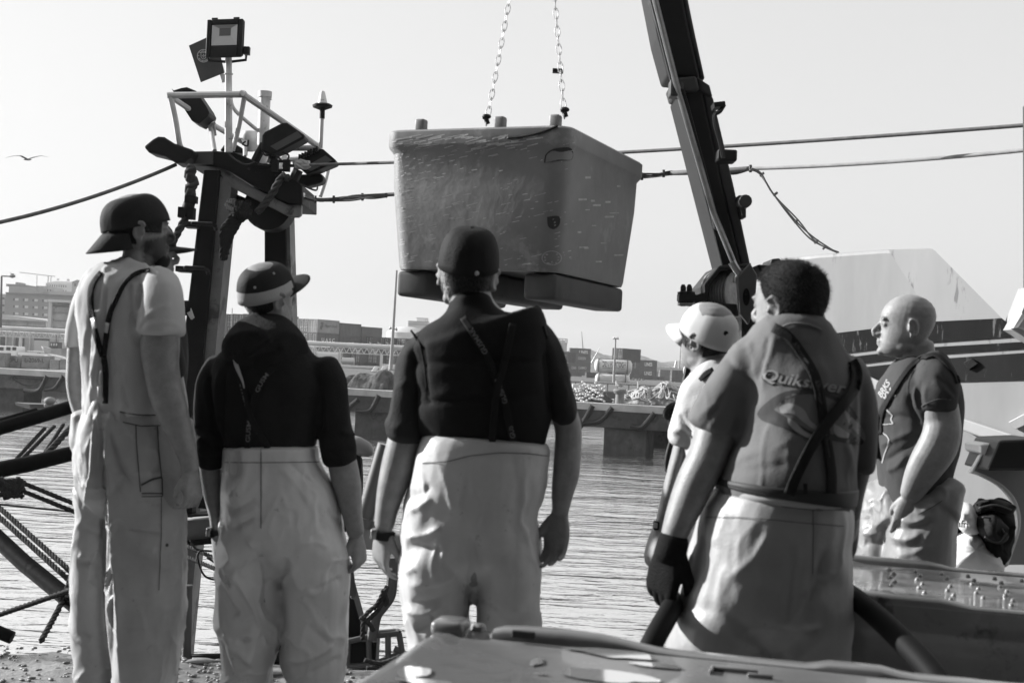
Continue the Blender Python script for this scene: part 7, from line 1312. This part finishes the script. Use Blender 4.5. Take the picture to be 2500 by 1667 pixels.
# ---- fifth man: heavy, printed T-shirt with braces, black glove
def man5():
    f = Fig(3.4); M, o = headM(f, 1926, 749, .0, R(40), R(2), R(-2), 1.0)
    torso = [(1960, 792, 54, .085, .02), (1952, 815, 92, .12, .01), (1942, 845, 122, .13, 0), (1940, 890, 140, .155), (1942, 950, 148, .18), (1938, 1020, 150, .2), (1930, 1090, 152, .22), (1920, 1140, 162, .225), (1914, 1178, 169, .225), (1912, 1215, 166, .22), (1908, 1245, 160, .21)]
    sl_r = [(2070, 890, 36, .07, .03), (2090, 950, 42, .075, .04), (2098, 1010, 42, .075), (2102, 1080, 36, .07), (2107, 1150, 26, .06)]
    sl_l = [(1842, 850, 42, .065, .0), (1810, 895, 50, .072, -.01), (1779, 950, 57, .078, -.03), (1753, 1005, 63, .08), (1737, 1044, 66, .08)]
    arm_l = [(1815, 880, 34, .045, .01), (1780, 960, 42, .05, -.02), (1750, 1050, 50, .058, -.03), (1727, 1115, 47, .058, -.04), (1700, 1172, 46, .058, -.045), (1673, 1235, 41, .052, -.05), (1652, 1288, 34, .042, -.06), (1640, 1328, 30, .034)]
    arm_r = [(2085, 920, 28, .05, .04), (2100, 1040, 27, .048), (2106, 1120, 24, .045), (2098, 1160, 22, .042), (2090, 1205, 18, .036, .06), (2084, 1250, 16, .03, .1)]
    pel = [(1905, 1208, 166, .215, 0), (1900, 1250, 180, .22), (1888, 1300, 187, .225), (1880, 1350, 196, .225), (1872, 1420, 203, .22), (1862, 1480, 209, .205), (1858, 1530, 190, .16), (1856, 1570, 150, .1)]
    ll = [(1776, 1420, 80, .165, .0), (1762, 1490, 104, .19), (1748, 1560, 118, .185), (1742, 1700, 108, .15), (1738, 1950, 90, .13), (1738, 2150, 80, .12)]
    rl = [(1966, 1420, 100, .19, .01), (1962, 1480, 110, .205), (1958, 1560, 106, .185), (1955, 1700, 98, .15), (1955, 1950, 84, .13), (1955, 2150, 76, .12)]
    neck = [(1938, 762, 62, .075, .03), (1950, 780, 60, .078, .03), (1958, 805, 62, .08, .02), (1952, 840, 90, .1, .0)]
    parts = head_parts(M, o, full=1.06) + [f.loft(neck), f.loft(torso, shrink=.024), f.loft(arm_l, 22, 2.1), f.loft(arm_r, 20, 2.1), f.loft(pel, shrink=.02)] + legs_body(f, ll, rl)
    hd = hand_parts(f.w(1639, 1335, -.06), nrm(f.w(1622, 1405, -.05) - f.w(1640, 1330, -.06)), nrm(-RT * .8 - FW * .6), 1.12, -1, (.45, .8, .7), .5, .05)
    parts += hd + hand_parts(f.w(2083, 1258, .11), nrm(-UP + FW * .3), RT, .95, 1)
    body, _, _ = make_person(f, 'heavy man with short dark hair in a printed T-shirt and crossed black braces', parts, .32, M, o, stubble=.1)
    st = [(((1765, 860), (1800, 900), (1838, 940), (1846, 990)), 9, -.014), (((1825, 830), (1838, 870), (1842, 920)), 6, .008), (((1890, 810), (1884, 850), (1868, 900), (1862, 960)), 6, .010), (((1875, 820), (1868, 870), (1850, 930)), 6, -.008), (((1846, 960), (1826, 1010), (1806, 1060), (1790, 1090)), 9, -.010), (((1850, 1015), (1900, 980), (1960, 960)), 8, .006), (((1800, 1120), (1880, 1100), (1960, 1060)), 10, .006), (((1790, 1150), (1870, 1140), (1950, 1120)), 9, -.006), (((1760, 1160), (1830, 1120), (1900, 1085)), 9, -.005), (((2060, 1080), (2075, 1120), (2080, 1160)), 8, .012), (((2090, 960), (2084, 1030), (2086, 1100)), 7, -.014), (((1700, 1030), (1730, 1000), (1760, 985)), 7, .008), (((1715, 1050), (1740, 1010), (1770, 960)), 6, -.008)]
    ms_ = pm('shirt_grey', .20, rough=.85, var=.07, vs_=7, bump=.15, bs=220)
    sh, bv = garment([f.loft(torso), f.loft(sl_l, ex=2.1), f.loft(sl_r, ex=2.1), f.loft([(1960, 782, 56, .088, .02), (1957, 800, 66, .095, .02), (1950, 825, 90, .11)])], 't_shirt', ms_, body, .008, 13, st, ((.005, (7, 7, 4), 101, False), (.003, (11, 11, 5), 103, True)), None, .55)
    ribbon(bv, ((1907, 800), (1930, 790), (1962, 790), (1990, 797), (2006, 806)), 4, pm('rib_grey', .26, rough=.9), 'collar_rib', sh, .004, .003)
    # printed lettering and ovals on the back
    mp1, mp2, mp3 = pm('print_pale', .36, rough=.8, var=.1, vs_=9), pm('print_dark', .075, rough=.8, var=.2, vs_=7), pm('print_mid', .27, rough=.8)
    textdecal(bv, 'Quiksilver', (1858, 936), (1, .17), (.10, -1), 34, 205, mp2, 'lettering', sh, .003, .045, .25); textdecal(bv, 'Quiksilver', (1860, 933), (1, .17), (.10, -1), 34, 205, mp1, 'lettering', sh, .005, .02, .25)
    decal(bv, spline([(1848, 1010), (1862, 990), (1905, 960), (1960, 950), (2020, 960), (2070, 985), (2100, 1030), (2108, 1080), (2085, 1085), (2030, 1075), (1985, 1076), (1950, 1060), (1900, 1040), (1860, 1026), (1848, 1010)], 4)[:-1], mp2, 'print', sh, .002)
    decal(bv, spline([(1890, 1000), (1915, 975), (1960, 962), (2020, 970), (2062, 998), (2085, 1040), (2092, 1066), (2040, 1060), (1990, 1056), (1940, 1030), (1890, 1000)], 4)[:-1], ms_, 'print', sh, .003)
    for pl in ([(1902, 992), (1925, 984), (1948, 990), (1965, 1002), (1978, 1026), (2000, 1044), (1988, 1048), (1962, 1030), (1935, 1010), (1908, 1008)], [(1922, 1018), (1942, 1030), (1962, 1050), (1988, 1066), (1975, 1070), (1945, 1054), (1926, 1036)], [(2062, 1000), (2084, 1022), (2102, 1040), (2112, 1062), (2110, 1076), (2090, 1054), (2070, 1030)], [(2036, 1034), (2060, 1048), (2082, 1068), (2048, 1066), (2036, 1052)]): decal(bv, spline(pl + [pl[0]], 4)[:-1], mp1, 'print', sh, .004)
    # leather belt line of the trousers under the shirt hem, waterproof trousers standing off behind
    tr, bt = garment([f.loft(pel, ex=2.4), f.loft(ll), f.loft(rl)], 'waterproof_trousers', moil5, body, .0072, 7, [(((1985, 1230), (1986, 1330), (1978, 1450)), 3, -.004), (((2018, 1340), (1990, 1440), (1960, 1550)), 14, -.016), (((1950, 1330), (1935, 1420), (1925, 1530)), 12, -.010), (((1770, 1250), (1760, 1290), (1740, 1330)), 10, .008), (((1880, 1300), (1830, 1370), (1760, 1420)), 12, .006), (((1900, 1530), (1950, 1545), (2010, 1530)), 8, -.008), (((1720, 1300), (1715, 1400), (1690, 1500)), 12, -.008)], ((.008, (4.5, 4.5, 3), 111, False), (.006, (5.5, 5.5, 4), 115, True)), (1225, 1330), .8)
    ribbon(bt, ((1722, 1262), (1800, 1262), (1880, 1268), (1960, 1276), (2060, 1284)), 1.6, mseam1, 'seam', tr, .003, 0, 8, False); ribbon(bt, ((1984, 1216), (1986, 1290), (1984, 1400)), 1.6, mseam1, 'seam', tr, .003, 0, 8, False)
    b = MB(); V, F = f.loft([(1912, 1174, 172, .232), (1911, 1186, 173, .232), (1909, 1200, 172, .228)], 40); link('belt', V, F, pm('belt_black', .016, rough=.6), body)
    b = MB(); V, F = f.loft([(1909, 1190, 150, .222), (1907, 1204, 160, .228), (1906, 1214, 163, .215)], 40); link('trouser_lining', V, F, pm('lining_white', .5, rough=.7), tr)
    a = ribbon(bv, ((1888, 799), (1925, 822), (1960, 868), (1990, 920), (2004, 980), (2014, 1050), (2024, 1110), (2030, 1160), (2030, 1204)), 24, mstrap, 'brace', body, .008, .003); c = ribbon(bv, ((2080, 880), (2092, 910), (2084, 950), (2050, 995), (2010, 1045), (1975, 1100), (1945, 1160), (1926, 1206)), 27, mstrap, 'brace', body, .013, .003)
    ml_ = pm('brace_text', .11, rough=.7)
    for s0 in (62, 168, 300): ribbon_text(a, 'Alhomar', s0, 62, 14, ml_)
    for s0 in (135, 255, 375): ribbon_text(c, 'Alhomar', s0, -62, 15, ml_)
    b = ribbon(bv, ((1966, 1180), (1966, 1206)), 10, mstrap, 'brace', body, .014, .003)
    # black knitted glove over the left hand
    m = MB(); 
    G_ = hand_parts(f.w(1639, 1335, -.06), nrm(f.w(1622, 1405, -.05) - f.w(1640, 1330, -.06)), nrm(-RT * .8 - FW * .6), 1.22, -1, (.45, .8, .7), .5, .03)
    V, F = fuse(G_ + [f.loft([(1646, 1312, 33, .042, -.06), (1640, 1335, 34, .044), (1634, 1360, 36, .04)])], .004, 4); N = vnorm(V, F); V = V + N * .0035; link('glove', V, F, pm('glove_black', .014, rough=.9, bump=.6, bs=260), body)
    # short hair: scalp shell and thousands of short blades
    rr = random.Random(6); HV, HF = [], []; base = MB()
    zs = [(z, hw, yf, yb) for z, hw, yf, yb in HS if z > -.075]; b = MB(); rings = []
    def surf(a, z):
        hw = np.interp(z, [h[0] for h in HS], [h[1] for h in HS]) * 1.06; yf = np.interp(z, [h[0] for h in HS], [h[2] for h in HS]); yb = np.interp(z, [h[0] for h in HS], [h[3] for h in HS]); c_, s_ = math.cos(a), math.sin(a); ex = 2 / 2.25
        return np.array([hw * math.copysign(abs(c_) ** ex, c_) * (1 - .16 * max(0, s_)), (yf + yb) / 2 + (yf - yb) / 2 * math.copysign(abs(s_) ** ex, s_), z])
    def hairline(a): s_ = math.sin(a); return .062 if s_ > .55 else (-.012 + (s_ + .1) / .65 * .074 if s_ > -.1 else -.058 + .046 * max(0, 1 - abs(s_ + .1) / .35))
    n = 56
    for k in range(12):
        rings.append(np.array([surf(a, hairline(a) + (.1155 - hairline(a)) * (k / 11)) for a in np.linspace(0, 2 * math.pi, n, endpoint=False)]) * 1.0 + 0)
    rings = [r + (r - np.array([0, -.005, 0])) * .035 for r in rings]; b.rings(rings, cap=False); V, F = b.data(); hair = link('hair', V @ M.T + o, F + [tuple(range(11 * n, 12 * n))], pm('hair_short', .03, rough=.9, var=.4, vs_=70), body)
    for k in range(9000):
        a = rr.uniform(0, 6.283); h0 = hairline(a); z = h0 + (.1155 - h0) * (1 - (1 - rr.random()) ** .8 if rr.random() < .8 else 1 - rr.random() ** 2); p = surf(a, min(z, .1155)) * 1.03; nn = nrm(p - np.array([0, -.01, -.02])); down = nrm(np.array([0, .35 if z > .08 else 0, -1]) - nn * (np.array([0, .35 if z > .08 else 0, -1]) @ nn)); L = rr.uniform(.006, .014) * (1 if z > .0 else .7); d = nrm(nn * (.55 + .5 * (z > .075)) + down * .75 + np.array([rr.uniform(-.3, .3), rr.uniform(-.3, .3), rr.uniform(-.2, .2)])); s_ = nrm(np.cross(d, nn + .01)) * .0007
        i = len(HV); HV += [p - s_, p + s_, p + d * L]; HF.append((i, i + 1, i + 2))
    hs = link('hair_strands', np.array(HV) @ M.T + o, HF, pm('hair_strand', .05, rough=.4, var=.5, vs_=120), hair)
    boots(f, ((1738, 2210, 0), (1955, 2215, 0)), body, mboot)
man5()

# ---- sixth man: bald, in profile, hand tucked into his bib trousers
def man6():
    f = Fig(4.75); M, o = headM(f, 2212, 797, .0, R(80), R(2), R(0), 1.0)
    torso = [(2240, 878, 44, .08, 0), (2237, 905, 68, .12), (2238, 930, 90, .17), (2240, 960, 99, .19), (2240, 1000, 102, .19), (2238, 1050, 100, .18), (2236, 1100, 95, .17), (2233, 1150, 84, .165), (2234, 1210, 78, .165), (2238, 1260, 76, .16)]
    sl = [(2278, 888, 36, .07, -.1), (2286, 925, 47, .075, -.15), (2289, 960, 47, .075, -.17), (2287, 996, 45, .072, -.17)]
    arm = [(2285, 930, 36, .055, -.15), (2293, 985, 42, .058, -.17), (2298, 1025, 44, .058), (2299, 1055, 45, .058, -.18), (2289, 1090, 46, .056, -.19), (2266, 1128, 43, .052, -.19), (2246, 1162, 37, .045, -.18), (2231, 1192, 30, .036, -.17), (2222, 1212, 25, .028, -.165)]
    bell = [(2240, 1215, 80, .165, 0), (2245, 1250, 82, .17), (2240, 1300, 90, .17), (2235, 1350, 95, .17)]
    ll = [(2252, 1225, 74, .13, -.06), (2252, 1260, 77, .13, -.07), (2249, 1300, 80, .13), (2245, 1345, 82), (2242, 1400, 82), (2240, 1600, 70, .11), (2240, 1830, 58, .1)]
    rl = [(2150, 1195, 30, .08, .08), (2144, 1225, 40, .1, .09), (2139, 1265, 45, .11, .1), (2132, 1310, 45), (2135, 1360, 45), (2140, 1600, 43), (2142, 1830, 40, .1)]
    neck = [(2232, 845, 46, .062, 0), (2238, 875, 46, .066), (2238, 905, 56, .08)]
    parts = head_parts(M, o, nose=1.0) + [f.loft(neck), f.loft(torso, shrink=.02), f.loft(arm, 22, 2.1), f.loft([(2220, 930, 34, .05, .16), (2205, 1030, 32, .05, .18), (2190, 1120, 26, .04, .16)]), f.loft(bell, shrink=.025)] + legs_body(f, ll, rl, .025)
    parts += hand_parts(f.w(2220, 1216, -.165), nrm(-UP * .9 - RT * .15 + FW * .2), nrm(-FW * .9 - RT * .3), .95, 1, (.3, .4, .3), .3) + hand_parts(f.w(2189, 1124, .16), nrm(-UP), nrm(FW), .9, -1)
    body, V, F = make_person(f, 'bald man in profile looking left, one hand tucked into his bib trousers', parts, .34, M, o, vox=.0042, stubble=.18, brows=.7)
    st = [(((2222, 960), (2226, 990), (2240, 1020), (2250, 1040)), 6, -.012), (((2238, 940), (2232, 970), (2242, 1000)), 5, .008), (((2250, 930), (2246, 965), (2254, 995)), 4, -.006), (((2262, 940), (2258, 970), (2266, 995)), 4, .006), (((2275, 930), (2300, 950), (2330, 975)), 5, .006), (((2285, 915), (2315, 940), (2338, 970)), 5, -.006), (((2150, 1090), (2190, 1070), (2240, 1050)), 7, .008), (((2160, 1125), (2200, 1100), (2235, 1080)), 7, -.008), (((2165, 1150), (2190, 1140), (2215, 1110)), 6, .008), (((2150, 1020), (2200, 1015), (2250, 1030)), 8, -.006)]
    ms_ = pm('shirt_dark', .075, rough=.85, var=.12, vs_=8, bump=.15, bs=220)
    sh, bv = garment([f.loft(torso), f.loft(sl, ex=2.1), f.loft([(2222, 920, 38, .07, .14), (2212, 990, 40, .07, .17)])], 't_shirt', ms_, body, .007, 7, st, ((.004, (10, 10, 7), 121, False),))
    ribbon(bv, ((2250, 992), (2262, 985), (2290, 975), (2322, 976)), 3, mseam1, 'hem', sh, .004, .002); ribbon(bv, ((2213, 975), (2216, 935), (2230, 905), (2256, 887)), 2.2, mseam1, 'seam', sh, .003, 0)
    a = ribbon(bv, ((2280, 866), (2250, 872), (2222, 895), (2196, 930), (2168, 975), (2152, 1005), (2146, 1035), (2148, 1060)), (9, 12, 12, 11, 12, 13, 15, 12), mstrap, 'brace', body, .008, .003); ribbon(bv, ((2256, 874), (2282, 866), (2310, 885), (2332, 912), (2340, 935)), (8, 10, 11, 10, 10), mstrap, 'brace', body, .008, .004)
    mp_ = pm('print_white', .42, rough=.7); textdecal(bv, 'BRKS', (2152, 972), (.52, -.85), (.85, .5) if False else (-.55, -.75), 17, 42, mp_, 'lettering', sh, .004, .03); textdecal(bv, 'XX', (2162, 990), (.72, -.7), (-.5, -.8), 26, 36, mp_, 'lettering', sh, .004, .03)
    for pts, w in ((((2150, 1000), (2162, 988)), 4), (((2158, 985), (2164, 1000), (2178, 1014), (2174, 1024), (2180, 1034)), 3.5), (((2140, 1034), (2160, 1036), (2180, 1034)), 2.5), (((2150, 1053), (2164, 1063), (2170, 1072), (2166, 1090), (2158, 1110), (2153, 1130)), 3), (((2147, 1016), (2152, 1000)), 3)): ribbon(bv, pts, w, mp_, 'print', sh, .004, 0, 4, False)
    b = MB(); b.prism([f.w(*p, -.02) for p in ((2137, 1040), (2152, 1036), (2158, 1075), (2160, 1120), (2138, 1120))], (0, .03, 0)); b.build('bib_buckle', mstrap, body, bevel=.006)
    mo = pm('oilskin_mid', .3, rough=.38, var=.14, vs_=5, bump=.1, bs=50)
    back = [(2302, 1163, 12, .06, -.02), (2296, 1185, 28, .12, -.02), (2280, 1215, 48, .15, -.04), (2262, 1250, 66, .15, -.06)]; frt = [(2150, 1172, 12, .06, .08), (2156, 1200, 24, .1, .07), (2164, 1235, 36, .12, .04), (2180, 1270, 50, .13, .02)]
    st = [(((2195, 1262), (2215, 1276), (2245, 1272), (2275, 1255)), 6, .012), (((2190, 1285), (2225, 1290), (2290, 1270)), 7, -.012), (((2290, 1240), (2275, 1290), (2240, 1340)), 8, .012), (((2170, 1308), (2210, 1320), (2250, 1305)), 7, .014), (((2175, 1330), (2220, 1335), (2260, 1320)), 8, -.012), (((2190, 1360), (2230, 1350), (2280, 1330)), 7, .008), (((2120, 1230), (2135, 1220), (2150, 1225)), 8, .014), (((2105, 1300), (2125, 1305), (2150, 1300)), 7, .016), (((2110, 1320), (2130, 1325), (2155, 1318)), 7, -.014), (((2120, 1260), (2118, 1290)), 8, -.012)]
    tr, bt = garment([f.loft(back), f.loft(frt), f.loft(ll), f.loft(rl)], 'bib_trousers', mo, body, .0064, 7, st, ((.007, (7, 7, 6), 131, False), (.006, (8, 8, 7), 135, True)), None, .6)
    ribbon(bt, ((2242, 1256), (2275, 1238), (2300, 1222)), 1.6, mseam1, 'seam', tr, .003, 0, 8, False)
    boots(f, ((2240, 1868, -.07), (2142, 1868, .1)), body, mboot)
man6()

# ---- eighth figure: young man behind the tall one, only cap peak, face and arm showing
def man8():
    f = Fig(4.95); M, o = headM(f, 362, 616, .0, R(-82), R(2), R(0), .98)
    torso = [(352, 702, 36, .075, 0), (358, 725, 62, .11), (366, 760, 76, .15), (374, 830, 80, .16), (376, 900, 80, .16), (372, 980, 74, .15), (370, 1060, 76, .15)]
    arm = [(380, 770, 30, .05, -.16), (404, 860, 28, .048, -.17), (424, 930, 24, .043, -.16), (440, 985, 18, .035, -.14), (446, 1020, 14, .026, -.12)]
    pel = [(370, 1045, 76, .15, 0), (370, 1140, 84, .16)]; ll = [(335, 1130, 44, .12, .08), (338, 1400, 36, .1), (338, 1740, 32, .09)]; rl = [(400, 1130, 44, .12, -.08), (396, 1400, 36, .1), (392, 1740, 32, .09)]
    neck = [(346, 672, 34, .056, 0), (350, 700, 36, .06), (354, 730, 46, .07)]
    parts = head_parts(M, o, nose=.95) + [f.loft(neck), f.loft(torso, shrink=.02), f.loft(arm, 18, 2.1), f.loft([(380, 770, 28, .05, .16), (400, 900, 24, .04, .17), (410, 1020, 16, .03, .15)]), f.loft(pel, shrink=.02)] + legs_body(f, ll, rl)
    parts += hand_parts(f.w(447, 1024, -.12), nrm(-UP * .9 + RT * .2), nrm(-FW), .9, -1) + hand_parts(f.w(411, 1024, .15), -UP, FW, .9, 1)
    body, _, _ = make_person(f, 'young man in a dark peaked cap, almost hidden behind the tall bearded man', parts, .3, M, o, stubble=.08)
    garment([f.loft(torso), f.loft([(378, 760, 40, .075, -.15), (404, 850, 36, .07, -.17), (424, 915, 32, .065, -.16)], ex=2.1)], 'jacket', pm('jacket_black', .02, rough=.8, var=.3, vs_=8), body, .010, 6, (), ((.007, (8, 8, 5), 141, False),))
    garment([f.loft(pel), f.loft(ll), f.loft(rl)], 'trousers', pm('trousers_dark', .05, rough=.8), body, .012, 6)
    cap_on(M, o, body, pm('cap_navy', .035), tilt=R(0), z0=.030, brim=.085, crown=.108, droop=.008)
    boots(f, ((338, 1758, .08), (392, 1758, -.08)), body, mboot)
man8()
# ------------------------------------------------------------------ harbour air
def haze():
    b = MB(); b.box((0, 1150, 60), (2200, 2700, 200)); V, F = b.data(); V[:, 2] = np.where(V[:, 2] < 60, WZ - 1, 60)
    V[:, 1] = np.where(V[:, 1] < 1000, -215, 2150)
    m = bpy.data.materials.new('haze_air'); m.use_nodes = True; n = m.node_tree; n.nodes.remove(n.nodes['Principled BSDF'])
    v = n.nodes.new('ShaderNodeVolumePrincipled'); v.inputs['Color'].default_value = (.95, .95, .95, 1); v.inputs['Density'].default_value = .00028; v.inputs['Anisotropy'].default_value = .3
    n.links.new(v.outputs[0], n.nodes['Material Output'].inputs['Volume'])
    o = link('haze', V, F, m, None, False); tag(o, kind='stuff')
haze()
